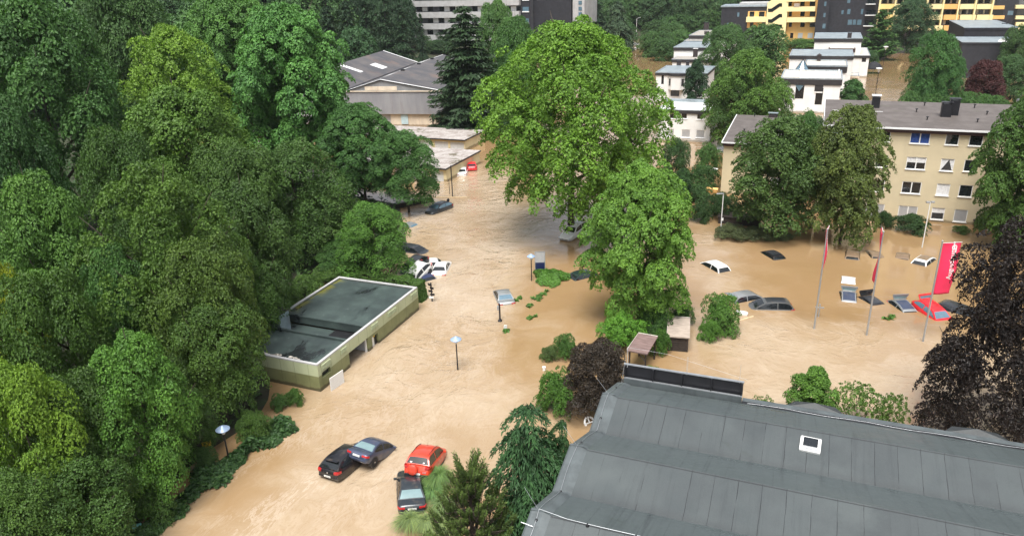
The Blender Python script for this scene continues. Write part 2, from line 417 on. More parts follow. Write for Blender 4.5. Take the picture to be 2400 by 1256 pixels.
_tr = random.Random(5)
LOG = []
def plant(kind, base, r, h, col, label, group=None, name='broadleaf_tree', cat='tree', crown_base=0.0, trunk=True, lean=(0, 0), rz=None, wob=False):
    me, tm, R0, H0 = PROTO[kind]
    e = empty(name, base, rz if rz is not None else _tr.uniform(0, 6.28), label, cat, group)
    c = bpy.data.objects.new('crown', me); COL.objects.link(c); c.parent = e
    hc = h-crown_base; u_ = _tr.uniform(.88, 1.14) if wob else 1.0; c.scale = (r/R0*u_, r/R0/u_, hc/H0); c.location = (0, 0, crown_base); c.color = (*col, 1)
    if trunk:
        t = bpy.data.objects.new('trunk', tm); COL.objects.link(t); t.parent = e
        sz = min(hc/H0, max(.2, (crown_base+1.5)/6.0)) if crown_base > 0 else hc/H0
        t.scale = (r/R0, r/R0, hc/H0); t.location = (0, 0, crown_base)
    LOG.append((name, round(r, 1), round(h, 1), [round(v) for v in base]))
    return e
def tree(kind, cx, top, width, base, col, label, cb=.18, zb=0.0, **kw):
    """crown centre column cx, crown top row and crown width in photo pixels; base pixel on level zb"""
    b = W(base[0], base[1], zb)
    h = zabove(cx-(1340-cx)*.45*(base[1]-top)/(5000-top), top, b)-zb; mid = Vector((b.x, b.y, zb+h*.6))
    r = width/2/ppm(mid)
    return plant(kind, b, r, h, [c*1.0 for c in col], label, crown_base=h*cb, **kw)
# ------------------------------------------------------------------ ground, water, light
def poly_dist(x, y, pts):
    d = np.full(x.shape, 1e9); sgn = np.zeros(x.shape); sarc = np.zeros(x.shape); acc = 0
    for (ax, ay), (bx, by) in zip(pts, pts[1:]):
        vx, vy = bx-ax, by-ay; L = math.hypot(vx, vy); t = np.clip(((x-ax)*vx+(y-ay)*vy)/L**2, 0, 1)
        dx, dy = x-(ax+t*vx), y-(ay+t*vy); dd = np.hypot(dx, dy); cr = vx*dy-vy*dx
        m = dd < d; d = np.where(m, dd, d); sgn = np.where(m, np.sign(cr), sgn); sarc = np.where(m, acc+t*L, sarc); acc += L
    return d, sgn, sarc
SHORE = [W(*p)[:2] for p in ((150, 1330), (300, 1256), (395, 1150), (465, 1070), (600, 985), (632, 930), (632, 790), (760, 660), (905, 632), (955, 590), (950, 545), (935, 480), (800, 452), (700, 420))]
SHORE = [tuple(p) for p in SHORE]; SHORE = [(SHORE[0][0]-5, SHORE[0][1]-25)]+SHORE+[(-70, 150), (-60, 225), (-15, 272), (28, 278), (44, 330), (75, 345), (170, 335), (420, 330)]
def ground_z(x, y):
    d, s, a = poly_dist(x, y, SHORE)
    d = d*s                                   # positive on the left (forest) side
    near = np.clip(d*.25, -1.4, .5)
    hill = np.clip((d-4)/60, 0, 1)**1.3*np.clip((y-110)/120, 0, 1.0)*14+np.clip((y-325)/240, 0, 1.2)*26+np.clip((y-232)/40, 0, 1)*2.0*np.clip((d)/5, 0, 1)
    return near+hill
def gz(p): return float(ground_z(np.array([p[0]]), np.array([p[1]]))[0])
def grid_mesh(name, xs, ys, zf, mat, smooth=True):
    X, Y = np.meshgrid(xs, ys); Z = zf(X, Y); nx, ny = len(xs), len(ys)
    V = np.stack([X, Y, Z], -1).reshape(-1, 3); i = np.arange((ny-1)*nx).reshape(ny-1, nx)[:, :-1].reshape(-1)
    me = bpy.data.meshes.new(name); me.from_pydata(V, [], np.stack([i, i+1, i+nx+1, i+nx], 1)); me.materials.append(mat)
    if smooth: me.polygons.foreach_set('use_smooth', [True]*len(me.polygons))
    o = bpy.data.objects.new(name, me); COL.objects.link(o); return o, X, Y
k = NT('forest soil'); n1 = k.noise(.6, 6, .6)
k.P(Base_Color=k.mix(k.maprange(n1, .35, .65), (.030, .026, .016), (.030, .048, .016)), Roughness=.95); k.bump(k.noise(3, 5), .6, .1); M['soil'] = k.m
xs = np.concatenate([np.linspace(-420, -90, 45), np.linspace(-86, 40, 85), np.linspace(46, 700, 60)]); ys = np.concatenate([np.linspace(-20, 30, 20), np.linspace(32, 130, 66), np.linspace(134, 700, 80)])
g, _, _ = grid_mesh('ground', xs, ys, ground_z, M['soil']); tag(g, 'dark soil under the flood and the woods', 'ground', kind='structure')
# ------------------------------------------------------------------ vehicles (x forward, z up, wheels on z = 0)
CAR = {
 # L, W, belt, hood z, wheelbase half, windscreen base, roof front, roof top, roof rear, rear glass base
 'hatch':  dict(L=4.25, W=1.78, belt=.95, hood=.80, wb=1.30, A=(1.10, .97), B=(.35, 1.39), T=(-.45, 1.47), C=(-1.45, 1.39), D=(-1.98, 1.00)),
 'sedan':  dict(L=4.50, W=1.76, belt=.92, hood=.78, wb=1.33, A=(1.00, .94), B=(.28, 1.33), T=(-.35, 1.39), C=(-.98, 1.33), D=(-1.62, .95)),
 'suv':    dict(L=4.05, W=1.80, belt=1.06, hood=.98, wb=1.26, A=(1.05, 1.08), B=(.42, 1.56), T=(-.35, 1.64), C=(-1.55, 1.57), D=(-1.90, 1.12)),
 'estate': dict(L=4.55, W=1.78, belt=.94, hood=.80, wb=1.35, A=(1.10, .96), B=(.30, 1.42), T=(-.55, 1.49), C=(-1.70, 1.43), D=(-2.16, 1.02)),
 'mpv':    dict(L=4.40, W=1.80, belt=1.02, hood=.95, wb=1.35, A=(1.45, 1.04), B=(.45, 1.56), T=(-.45, 1.65), C=(-1.65, 1.57), D=(-2.10, 1.08)),
 'van':    dict(L=4.70, W=1.88, belt=1.15, hood=1.05, wb=1.45, A=(1.70, 1.17), B=(1.05, 1.82), T=(-.3, 1.90), C=(-2.10, 1.86), D=(-2.25, 1.20)),
}
CS = .93
def lerp(a, b, t): return a+(b-a)*t
class Shape:
    def __init__(s, kind):
        s.__dict__.update(CAR[kind]); h = s.L/2; w = s.W/2; b, hd = s.belt, s.hood
        s.tail = min(-h+.28, s.D[0]+.02)
        dk = b if s.D[0] < -h+.35 else b-.01
        xs = [-h, -h+.05, -h+.14, -h+.32, -h+.7, s.D[0]+.5, 0, s.A[0], h-.9, h-.42, h-.18, h-.06, h]
        s.tw = ([-h, -h+.05, -h+.14, -h+.32, -h+.8, 0, h-1.0, h-.5, h-.22, h-.08, h], [.80*w, .88*w, .935*w, .97*w, .995*w, w, .985*w, .945*w, .86*w, .76*w, .66*w])
        s.tb = ([-h, -h+.10, -h+.5, h-.5, h-.1, h], [.42, .30, .24, .24, .28, .38])
        s.ts = ([-h, -h+.05, -h+.14, -h+.5, 0, s.A[0], h-.55, h-.2, h-.06, h], [.70, dk-.10, dk-.03, dk, b, b-.02, hd-.03, hd-.10, hd-.2, .55])
        s.xs = sorted(set([round(v, 3) for v in np.concatenate([np.linspace(-h, -h+.3, 6), np.linspace(-h+.45, h-.5, 14), np.linspace(h-.4, h, 6)])]))
    def sec(s, x):
        w = np.interp(x, *s.tw); zb = np.interp(x, *s.tb); zs = np.interp(x, *s.ts); zt = zs+.055
        zm = .5*(zb+zs)
        return [(0, zb), (.80*w, zb), (.93*w, zb+.04), (.985*w, zb+.15), (w, zm), (.992*w, zs-.17), (.968*w, zs-.06), (.92*w, zs-.005), (.75*w, zs+.03), (.4*w, zs+.05), (0, zt)]
    def wcab(s, z): 
        w = s.W/2; zr = s.T[1]; return lerp(.925*w, .66*w, max(0, min(1, (z-s.belt)/(zr-s.belt)))**1.15)
    def prof(s, t):
        pts = [s.A, (lerp(s.A[0], s.B[0], .5), lerp(s.A[1], s.B[1], .53)), (s.B[0]+.06, s.B[1]-.035), (s.B[0]-.12, s.B[1]+.015), s.T, (s.C[0]+.25, s.C[1]+.045), (s.C[0]-.05, s.C[1]-.04), (lerp(s.C[0], s.D[0], .55), lerp(s.C[1], s.D[1], .5)), s.D]
        return pts
def car_body(sh):
    m = MB(); n = 11; full = []
    for x in sh.xs:
        sc = sh.sec(x); ring = [(x, -y, z) for y, z in reversed(sc[1:-1])]
        ring = [(x, 0, sc[-1][1])]+ring[:0]+[(x, -y, z) for y, z in reversed(sc[1:-1])]+[(x, 0, sc[0][1])]+[(x, y, z) for y, z in sc[1:-1]]
        full += ring
    k = 20
    fs = [(i*k+j, i*k+(j+1) % k, (i+1)*k+(j+1) % k, (i+1)*k+j) for i in range(len(sh.xs)-1) for j in range(k)]
    fs += [tuple(range(k)), tuple(reversed(range((len(sh.xs)-1)*k, len(sh.xs)*k)))]
    m.add(full, fs)
    # roof shell
    pr = sh.prof(0); b = sh.belt-.02; vs = []; q = 7
    for x, z in pr:
        w = sh.wcab(z)
        for j in range(q):
            u = -1+2*j/(q-1); vs.append((x, u*w, z+.045*(1-u*u)*(1 if sh.B[0] > x > sh.C[0] else .45)))
    fs = [(i*q+j, (i+1)*q+j, (i+1)*q+j+1, i*q+j+1) for i in range(len(pr)-1) for j in range(q-1)]
    m.add(vs, fs)
    for sgn in (-1, 1):
        vs = []
        for x, z in pr:
            for t in (0, .5, 1): 
                zz = lerp(b, z, t); vs.append((x, sgn*(sh.wcab(zz) if t else .925*sh.W/2), zz))
        m.add(vs, [(i*3+j, i*3+j+1, i*3+4+j, i*3+3+j) if sgn > 0 else (i*3+j, i*3+3+j, i*3+4+j, i*3+1+j) for i in range(len(pr)-1) for j in (0, 1)])
    return m
def strip(sh, i0, i1, t0, t1, inset, off):
    """glass on the windscreen (profile 0-2) or rear window (6-8)"""
    pr = sh.prof(0)[i0:i1+1]; m = MB(); vs = []; rows = []
    L = [0]
    for a, b in zip(pr, pr[1:]): L.append(L[-1]+math.dist(a, b))
    for k in range(5):
        d = L[-1]*lerp(t0, t1, k/4); j = max(i for i in range(len(L)-1) if L[i] <= d+1e-9); f = (d-L[j])/(L[j+1]-L[j])
        rows.append((lerp(pr[j][0], pr[j+1][0], f), lerp(pr[j][1], pr[j+1][1], f), (pr[j+1][0]-pr[j][0], pr[j+1][1]-pr[j][1])))
    for x, z, d in rows:
        n = Vector((d[1], 0, -d[0])); n.normalize()
        if n.z < 0: n = -n
        w = sh.wcab(z)-inset
        for j in range(7):
            u = -1+2*j/6; vs.append(Vector((x, u*w, z+.045*.45*(1-(u*w/sh.wcab(z))**2)))+n*off)
    return m.add(vs, [(i*7+j, (i+1)*7+j, (i+1)*7+j+1, i*7+j+1) for i in range(4) for j in range(6)])
def side_glass(sh, sgn, xa, xb):
    """window between x = xa (rear) and xb (front), following the roof line"""
    pr = sorted(sh.prof(0)); px = [p[0] for p in pr]; pz = [p[1] for p in pr]; m = MB(); vs = []; n = 8
    for i in range(n+1):
        x = lerp(xa, xb, i/n); zt = np.interp(x, px, pz)-.085; zb = min(sh.belt+.035, zt-.01)
        for z in (zb, lerp(zb, zt, .5), zt): vs.append((x, sgn*(sh.wcab(z)+.012), z))
    return m.add(vs, [(i*3+j, i*3+j+1, i*3+4+j, i*3+3+j) for i in range(n) for j in (0, 1)])
def door_panel(sh, sgn, xa, xb):
    m = MB(); vs = []; n = 6
    for i in range(n+1):
        x = lerp(xa, xb, i/n); sc = sh.sec(x)[3:8]
        for y, z in sc: vs.append((x, sgn*(y+.007), z))
    return m.add(vs, [(i*5+j, i*5+j+1, i*5+6+j, i*5+5+j) for i in range(n) for j in range(4)])
def wheel(par, x, y, sgn, r=.31):
    w = empty('wheel', (x, y, r)); w.parent = par
    m = MB(); m.lathe([(r*.62, -.10), (r*.92, -.105), (r, -.08), (r, .08), (r*.92, .105), (r*.62, .10)], axis='y', n=24); m.build('tyre', M['tyre'], w, smooth=True)
    m = MB(); yy = sgn*.085
    m.lathe([(r*.64, yy-.03*sgn), (r*.64, yy), (r*.54, yy), (r*.54, yy-.03*sgn)], axis='y', n=24)
    m.lathe([(.05, yy-.02), (.05, yy+.01)], axis='y', n=12)
    for k in range(5):
        a = k*2*math.pi/5; m.box((math.cos(a)*r*.3, yy-.01*sgn, math.sin(a)*r*.3), (r*.62, .02, .07), rot=Matrix.Rotation(-a, 3, 'Y'))
    m.build('rim', M['rim'], w)
def car(name, label, kind, paintm, at, nose, z, group=None, pitch=0.0, roll=0.0, ref=None, glassm=None, roofm=None, wheels=(), doors=True, tailgate=None,
        tail=True, head=True, plates=True, mirrors=True, side=True, trim=None, extra=None, cat='car', rearglass=None, rz=None):
    """at: pixel of the reference point, nose: pixel the nose points to; z: height of that point over the water"""
    sh = Shape(kind); P = W(at[0], at[1], z); Q = W(nose[0], nose[1], z) if nose else None
    rz = heading(P, Q) if rz is None else rz
    ref = ref or (sh.T[0], 0, sh.T[1])
    Rm = Matrix.Rotation(rz, 3, 'Z') @ Matrix.Rotation(R(pitch), 3, 'Y') @ Matrix.Rotation(R(roll), 3, 'X')
    e = empty(name, P-Rm @ (Vector(ref)*CS), 0, label, cat, group, rot=(R(roll), R(pitch), rz)); e.scale = (CS, CS, CS)
    pm = M[paintm]; g = M[glassm or 'glass_car']; h = sh.L/2; w = sh.W/2
    car_body(sh).build('body', [pm], e, smooth=True)
    strip(sh, 0, 2, .07, .93, .085, .008).build('windscreen', g, e, smooth=True)
    if tailgate is None:
        i = strip(sh, 6, 8, .10, .92, .10, .008).build('rear_window', M[rearglass] if rearglass else g, e, smooth=True)
    mid = lerp(sh.B[0], sh.C[0], .52); fr = lerp(sh.A[0], sh.B[0], .30); rr = lerp(sh.D[0], sh.C[0], .42)
    if side:
        for s in (-1, 1):
            side_glass(sh, s, mid+.05, fr).build('side_window', g, e, smooth=True)
            side_glass(sh, s, rr, mid-.05).build('side_window', g, e, smooth=True)
    if doors:
        for s in (-1, 1):
            d = door_panel(sh, s, mid+.01, sh.A[0]-.12).build('door', pm, e, smooth=True)
            x = mid+.16; y = sh.sec(x)[6][0]; hd = MB(); hd.box((x, s*(y+.02), sh.belt-.12), (.18, .03, .03)); hd.build('handle', pm, d, bevel=.01)
            if kind != 'sedan' or extra != 'coupe':
                d = door_panel(sh, s, mid-.90, mid-.02).build('door', pm, e, smooth=True)
                hd = MB(); hd.box((mid-.76, s*(y+.02), sh.belt-.12), (.18, .03, .03)); hd.build('handle', pm, d, bevel=.01)
    if mirrors:
        for s in (-1, 1):
            m = MB(); m.box((sh.A[0]-.30, s*(w+.06), sh.belt+.06), (.12, .20, .13)); m.box((sh.A[0]-.28, s*(w-.05), sh.belt+.02), (.05, .14, .04)); m.build('side_mirror', pm, e, bevel=.03)
    if tail:
        for s in (-1, 1):
            zt = sh.belt-.16 if kind in ('sedan',) else sh.belt-.10
            m = MB(); y0 = np.interp(-h+.05, *sh.tw)
            if kind == 'sedan': pl = [(-h-.018, s*(y0-.36)), (-h+.02, s*(y0-.02)), (-h+.14, s*(w*.95+.008)), (-h+.26, s*(w*.97+.008)), (-h+.26, s*(w*.85)), (-h+.12, s*(y0-.36))]; z0, z1 = zt-.07, zt+.06
            else: pl = [(-h-.018, s*(y0-.26)), (-h+.0, s*(y0-.02)), (-h+.14, s*(w*.945+.008)), (-h+.36, s*(w*.985+.008)), (-h+.34, s*(w*.85)), (-h+.14, s*(y0-.26))]; z0, z1 = zt-.08, zt+.08
            m.prism(pl if s > 0 else list(reversed(pl)), z0, z1); m.build('tail_light', M['lamp_red'], e, bevel=.015)
        m = MB(); m.box((-h+.0, 0, .50), (.06, w*1.66, .09)); m.build('rear_bumper', M[trim or paintm], e, bevel=.03)
    if head:
        for s in (-1, 1):
            m = MB(); m.box((h-.17, s*w*.70, sh.hood-.19), (.22, .36, .13), rz=-s*.5); m.build('headlight', M['lamp_clear'], e, bevel=.03)
    if plates:
        zp = .70 if kind == 'sedan' else (.58 if kind == 'suv' else .56)
        m = MB(); m.box((-h-.018-(.02 if zp < .6 else 0), 0, zp), (.02, .52, .115))
        for i, yy in enumerate((-.17, -.115, -.04, .02, .08, .14)): m.box((-h-.032-(.02 if zp < .6 else 0), yy, zp), (.006, .035, .06), mi=1)
        m.build('number_plate', [M['plate_white'], M['metal_grey']], e)
    for (fx, s) in wheels:
        x = fx*sh.wb; yb = sh.sec(x)[4][0]
        m = MB(); m.lathe([(.385, s*(yb-.25)), (.385, s*(yb+.006))], (x, 0, .33), axis='y', n=26); m.build('wheel_arch', M['plastic_black'], e)
        wheel(e, x, s*(yb-.07), s)
    if trim:
        m = MB()
        for s in (-1, 1): m.box((0, s*(w-.012), .36), (sh.L*.8, .05, .20))
        m.box((-h+.03, 0, .40), (.12, w*1.70, .26)); m.build('lower_cladding', M[trim], e, bevel=.02)
    if tailgate is not None:
        # open tailgate hinged at the back of the roof
        hg = Vector((sh.C[0]-.02, 0, sh.C[1]+.02)); t = empty('tailgate', hg); t.parent = e; t.rotation_euler = (0, R(tailgate), 0)
        wt = sh.wcab(sh.C[1])-.02; ln = .56
        m = MB(); bb = wt+.14
        out = [(-.0, -wt), (-.0, wt), (-.42, bb), (-ln, bb*.9), (-ln, -bb*.9), (-.42, -bb)]
        inn = [(-.10, -wt+.12), (-.10, wt-.12), (-.48, bb-.13), (-.48, -bb+.13)]
        m.b2((-.10, -wt, 0), (0, wt, .05)); 
        for s in (-1, 1): m.add([(-.10, s*wt, 0), (-.10, s*(wt-.12), 0), (-.38, s*(bb-.12), 0), (-.38, s*bb, 0), (-.10, s*wt, .05), (-.10, s*(wt-.12), .05), (-.38, s*(bb-.12), .05), (-.38, s*bb, .05)], [(0, 1, 2, 3), (4, 7, 6, 5), (0, 3, 7, 4), (1, 5, 6, 2), (0, 4, 5, 1), (3, 2, 6, 7)])
        m.b2((-ln, -bb, 0), (-.38, bb, .05)); m.build('tailgate_frame', pm, t, bevel=.015)
        m = MB(); m.add([(-.09, -wt+.10, .03), (-.09, wt-.10, .03), (-.39, bb-.10, .03), (-.39, -bb+.10, .03)], [(0, 1, 2, 3)]); m.build('rear_window', M[rearglass or 'glass_car_pale'], t)
        m = MB(); wc = sh.wcab(sh.belt)-.12
        m.add([(sh.C[0]-.03, -wt+.05, sh.C[1]-.02), (sh.C[0]-.03, wt-.05, sh.C[1]-.02), (sh.D[0]-.02, wc, sh.D[1]), (sh.D[0]-.02, -wc, sh.D[1])], [(0, 1, 2, 3)]); m.build('boot_opening', M['plastic_black'], e)
    if roofm:
        pr = sh.prof(0)[3:6]; m = MB(); vs = []
        for x, z in pr:
            for j in range(7):
                u = -1+2*j/6; ww = sh.wcab(z)-.07; vs.append((x, u*ww, z+.045*(1-(u*ww/sh.wcab(z))**2)+.006))
        m.add(vs, [(i*7+j, (i+1)*7+j, (i+1)*7+j+1, i*7+j+1) for i in range(2) for j in range(6)]); m.build('roof_panel', M[roofm], e, smooth=True)
    return e, sh, Rm
# --- the four cars in the foreground current
e, sh, _ = car('hatchback', 'black hatchback half under water beneath the blue grey coupe', 'hatch', 'paint_black', (768, 1115), None, .38, ref=(-2.12, 0, .56), pitch=4, roll=-3, trim=None, rz=R(62))
m = MB(); m.lathe([(.055, -.012), (.055, .012)], (0, 0, 0), n=16, m=Matrix.Rotation(R(90), 3, 'Y')); m.lathe([(.04, -.014), (.04, .014)], n=16, m=Matrix.Rotation(R(90), 3, 'Y')); m.build('badge', M['rim'], e, loc=(-2.125, 0, .80))
m = MB(); m.tube([(0, 0, 0), (-.10, 0, .22)], [.008, .003], 5); m.build('aerial', M['plastic_black'], e, loc=(-1.2, 0, 1.46))
m = MB(); m.box((-1.62, 0, 1.425), (.22, 1.06, .03), rot=Matrix.Rotation(R(-8), 3, 'Y')); m.build('spoiler', M['paint_black'], e, bevel=.012)
car('coupe', 'blue grey coupe pushed up on the black hatchback, tail in the air', 'sedan', 'paint_blue_grey', (835, 1066), None, 1.18, ref=(-2.25, 0, .70), pitch=23, roll=3, rz=R(64), extra='coupe', rearglass='glass_car_pale', wheels=((-1, -1), (-1, 1)))
e, sh, _ = car('off_road_car', 'red off-road car with spare wheel on its back, beside the pampas grass', 'suv', 'paint_red', (976, 1104), None, 1.0, ref=(-2.0, 0, .72), pitch=15, roll=1, rz=R(77), rearglass='glass_dull', head=False, wheels=((-1, -1), (-1, 1)), trim='plastic_black', extra='')
m = MB(); m.lathe([(.30, -.11), (.33, -.06), (.33, .06), (.27, .10), (.10, .115)], n=26, m=Matrix.Rotation(R(-90), 3, 'Y')); m.build('spare_wheel_cover', M['paint_red'], e, smooth=True, loc=(-2.13, .22, .84))
m = MB(); m.b2((-2.035, -.62, .66), (-2.02, -.52, .74)); m.b2((-2.035, -.48, .66), (-2.02, -.41, .74)); m.build('badge', M['rim'], e)
for s, n in ((-1, .10), (1, .14)):
    m = MB(); m.box((-1.86, s*.42, 1.25), (.01, n, .07), rot=Matrix.Rotation(R(38), 3, 'Y')); m.build('window_sticker', M['plastic_white'], e)
for s in (-1, 1):
    m = MB(); m.tube([(.4, s*.56, 1.60), (-.3, s*.57, 1.70), (-1.4, s*.55, 1.62)], .018, 6); m.build('roof_rail', M['plastic_black'], e)
m = MB(); m.tube([(0, 0, 0), (-.08, 0, .2)], [.008, .003], 5); m.build('aerial', M['plastic_black'], e, loc=(.1, 0, 1.64))
e, sh, _ = car('saloon_car', 'black saloon car with pale rear window, sunk in the pampas grass behind the red car', 'sedan', 'paint_dusk', (966, 1192), None, .42, ref=(-2.25, 0, .70), pitch=5, roll=3, rz=R(99), head=False, rearglass='glass_car_pale')
m = MB(); m.lathe([(.05, -.012), (.05, .012)], n=14, m=Matrix.Rotation(R(90), 3, 'Y')); m.build('badge', M['rim'], e, loc=(-2.26, 0, .86))
# --- the street up to the garages
def roofcar(name, label, kind, pm, at, nose, zr, **kw):
    o = dict(plates=False, head=False, doors=False, tail=True, mirrors=False); o.update(kw)
    return car(name, label, kind, pm, at, nose, zr, **o)
STR = 'cars adrift in the flooded street'; LOT = 'cars sunk in the flooded car park'
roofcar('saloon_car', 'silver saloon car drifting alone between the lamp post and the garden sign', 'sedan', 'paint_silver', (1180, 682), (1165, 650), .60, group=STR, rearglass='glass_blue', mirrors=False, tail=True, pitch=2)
roofcar('hatchback', 'white hatchback standing nose down in the water beside the hedge, rear wheel showing', 'hatch', 'paint_white', (985, 617), (945, 636), 1.28, ref=(-1.2, 0, 1.40), pitch=22, roll=-4, group=STR, wheels=((-1, -1), (-1, 1), (1, 1)), doors=True, plates=True)
roofcar('hatchback', 'black hatchback wedged behind the nose-down white hatchback', 'hatch', 'paint_dark_grey', (975, 603), (932, 626), 1.15, ref=(-.9, 0, 1.45), pitch=14, group=STR)
roofcar('small_car', 'white car roof just past the tail of the nose-down hatchback', 'hatch', 'paint_white', (1003, 609), (975, 612), .42, group=STR)
roofcar('saloon_car', 'white saloon car with submerged bonnet beside the nose-down hatchback', 'sedan', 'paint_white', (1033, 617), (1043, 598), .62, group=STR)
roofcar('saloon_car', 'dark blue car roof in front of the nose-down white hatchback', 'sedan', 'paint_navy', (996, 643), (965, 625), .30, group=STR, rearglass='glass_car')
roofcar('estate_car', 'dark car half hidden under the bushes at the water edge', 'estate', 'paint_dark_grey', (960, 574), (985, 577), .62, group=STR)
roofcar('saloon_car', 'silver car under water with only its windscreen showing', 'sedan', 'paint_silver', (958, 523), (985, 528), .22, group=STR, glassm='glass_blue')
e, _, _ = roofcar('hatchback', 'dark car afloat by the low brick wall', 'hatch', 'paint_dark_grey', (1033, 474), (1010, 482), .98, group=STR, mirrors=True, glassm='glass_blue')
m = MB(); m.lathe([(.14, -.05), (.26, -.03), (.28, 0), (.26, .03), (.14, .05)], n=16, axis='y'); m.build('spare_wheel', M['tyre'], e, loc=(-1.7, .2, 1.45))
roofcar('hatchback', 'white car with tilted nose by the cream garages, behind the red one', 'hatch', 'paint_white', (1100, 369), (1083, 380), 1.25, pitch=10, group=STR, wheels=((1, 1), (1, -1)), ref=(-.2, 0, 1.45))
roofcar('hatchback', 'red car jammed between two white cars by the cream garages', 'hatch', 'paint_bright_red', (1105, 380), (1104, 370), 1.05, group=STR, pitch=4)
roofcar('saloon_car', 'white car in front of the red one by the cream garages', 'sedan', 'paint_white', (1083, 393), (1089, 376), .85, group=STR)
roofcar('estate_car', 'white car tilted against the trunk of the big plane tree', 'estate', 'paint_white', (1347, 525), (1320, 539), 1.36, group=STR, pitch=5, mirrors=True, doors=True, head=True, ref=(-.3, 0, 1.49))
roofcar('hatchback', 'dark car tucked under the left edge of the bright green chestnut tree', 'hatch', 'paint_green_dark', (1366, 636), (1390, 630), .45, group=STR)
roofcar('hatchback', 'grey car under the spruce boughs at the corner of the bitumen roof', 'hatch', 'paint_blue_grey', (1216, 1240), (1250, 1215), .9, group=STR, glassm='glass_blue')
# --- the car park
roofcar('van', 'white van with dark side windows and open rear, leftmost in the car park', 'mpv', 'paint_white', (1678, 615), (1652, 601), .48, group=LOT, cat='van')
roofcar('hatchback', 'black car roof alone below the lime trees', 'hatch', 'paint_black', (1812, 591), (1793, 580), .34, group=LOT, roofm='paint_dark_grey')
roofcar('estate_car', 'silver estate car with its tailgate raised, next to the round bush', 'estate', 'paint_silver', (1745, 686), (1780, 679), .50, group=LOT, tailgate=2, roll=0, rearglass='glass_car_pale')
roofcar('people_carrier', 'grey people carrier side on, right of the silver estate car', 'mpv', 'paint_pewter', (1815, 702), (1760, 701), .66, group=LOT, roofm='paint_dark_grey')
roofcar('hatchback', 'mud covered car roof left of the middle flagpole with a dark rear window', 'hatch', 'paint_mud', (1999, 592), (2001, 572), .30, group=LOT, head=False)
roofcar('hatchback', 'mud covered car roof behind the middle flag, tilted to one side', 'hatch', 'paint_mud', (2052, 592), (2035, 574), .18, group=LOT, roll=8)
roofcar('hatchback', 'mud covered car roof right of the middle flagpole, nearly sunk', 'hatch', 'paint_mud', (2116, 596), (2120, 575), .15, group=LOT, roll=-3)
roofcar('estate_car', 'white car with a mud covered roof, beside the open red banner', 'estate', 'paint_white', (2167, 603), (2200, 580), .38, group=LOT, roofm='paint_mud')
roofcar('van', 'white van roof alone in the middle of the car park', 'hatch', 'paint_white', (1989, 653), (1990, 628), .13, group=LOT, cat='van', tail=False)
roofcar('hatchback', 'silver car with raised tailgate below the white van roof', 'hatch', 'paint_silver', (1990, 694), (1994, 730), .24, group=LOT, tailgate=86, pitch=9, roofm='paint_blue_grey')
roofcar('hatchback', 'black car with raised dark tailgate beside the middle flagpole', 'hatch', 'paint_black', (2046, 702), (2070, 716), .16, group=LOT, tailgate=80, pitch=4, rearglass='glass_car', roofm='paint_dark_grey')
roofcar('estate_car', 'grey car with raised tailgate left of the red car', 'hatch', 'paint_silver', (2122, 714), (2150, 735), .30, group=LOT, tailgate=86, pitch=9, roofm='paint_blue_grey')
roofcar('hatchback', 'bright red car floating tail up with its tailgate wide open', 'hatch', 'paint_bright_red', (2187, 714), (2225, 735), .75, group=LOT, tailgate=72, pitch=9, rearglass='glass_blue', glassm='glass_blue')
roofcar('estate_car', 'dark grey car half hidden behind the copper beech', 'estate', 'paint_dark_grey', (2245, 714), (2290, 726), .5, group=LOT, pitch=3)
# --- far street
FAR = 'tiny cars at the far end of the street'
for lb, pm, at, ns in (('black car under the tree at the far end of the street', 'paint_black', (1478, 97), (1495, 98)), ('blue car at the far end of the street', 'paint_navy', (1511, 87), (1520, 82)), ('red car at the far end of the street', 'paint_crimson', (1497, 82), (1510, 78)), ('pale car roof at the far end of the street', 'paint_white', (1490, 101), (1505, 100))):
    roofcar('hatchback', lb, 'hatch', pm, at, ns, 1.2, group=FAR, wheels=())
# ------------------------------------------------------------------ buildings (the estate is laid out on one grid)
GA = R(-22.5); XD = Vector((math.cos(GA), math.sin(GA), 0)); YD = Vector((-math.sin(GA), math.cos(GA), 0))
def loc(P, O): v = Vector((P[0]-O[0], P[1]-O[1], 0)); return v.dot(XD), v.dot(YD)
def facade(m, x0, x1, z0, z1, holes=(), y=0.0, dep=.14, mi=0, mr=0):
    xs = sorted({x0, x1, *[h[0] for h in holes], *[h[1] for h in holes]}); zs = sorted({z0, z1, *[h[2] for h in holes], *[h[3] for h in holes]})
    xs = [x for x in xs if x0 <= x <= x1]; zs = [z for z in zs if z0 <= z <= z1]
    for a, b in zip(xs, xs[1:]):
        for c, d in zip(zs, zs[1:]):
            cx, cz = (a+b)/2, (c+d)/2
            if any(h[0] < cx < h[1] and h[2] < cz < h[3] for h in holes): continue
            m.quad((a, y, c), (b, y, c), (b, y, d), (a, y, d), mi)
    for a, b, c, d in [h[:4] for h in holes]:
        m.quad((a, y, c), (a, y+dep, c), (a, y+dep, d), (a, y, d), mr); m.quad((b, y+dep, c), (b, y, c), (b, y, d), (b, y+dep, d), mr)
        m.quad((a, y, d), (a, y+dep, d), (b, y+dep, d), (b, y, d), mr); m.quad((a, y+dep, c), (a, y, c), (b, y, c), (b, y+dep, c), mr)
def shell(m, x0, x1, d, z0, z1, holes=(), mi=0, top=True):
    facade(m, x0, x1, z0, z1, holes, mi=mi)
    m.quad((x1, 0, z0), (x1, d, z0), (x1, d, z1), (x1, 0, z1), mi); m.quad((x1, d, z0), (x0, d, z0), (x0, d, z1), (x1, d, z1), mi); m.quad((x0, d, z0), (x0, 0, z0), (x0, 0, z1), (x0, d, z1), mi)
    if top: m.quad((x0, 0, z1), (x1, 0, z1), (x1, d, z1), (x0, d, z1), mi)
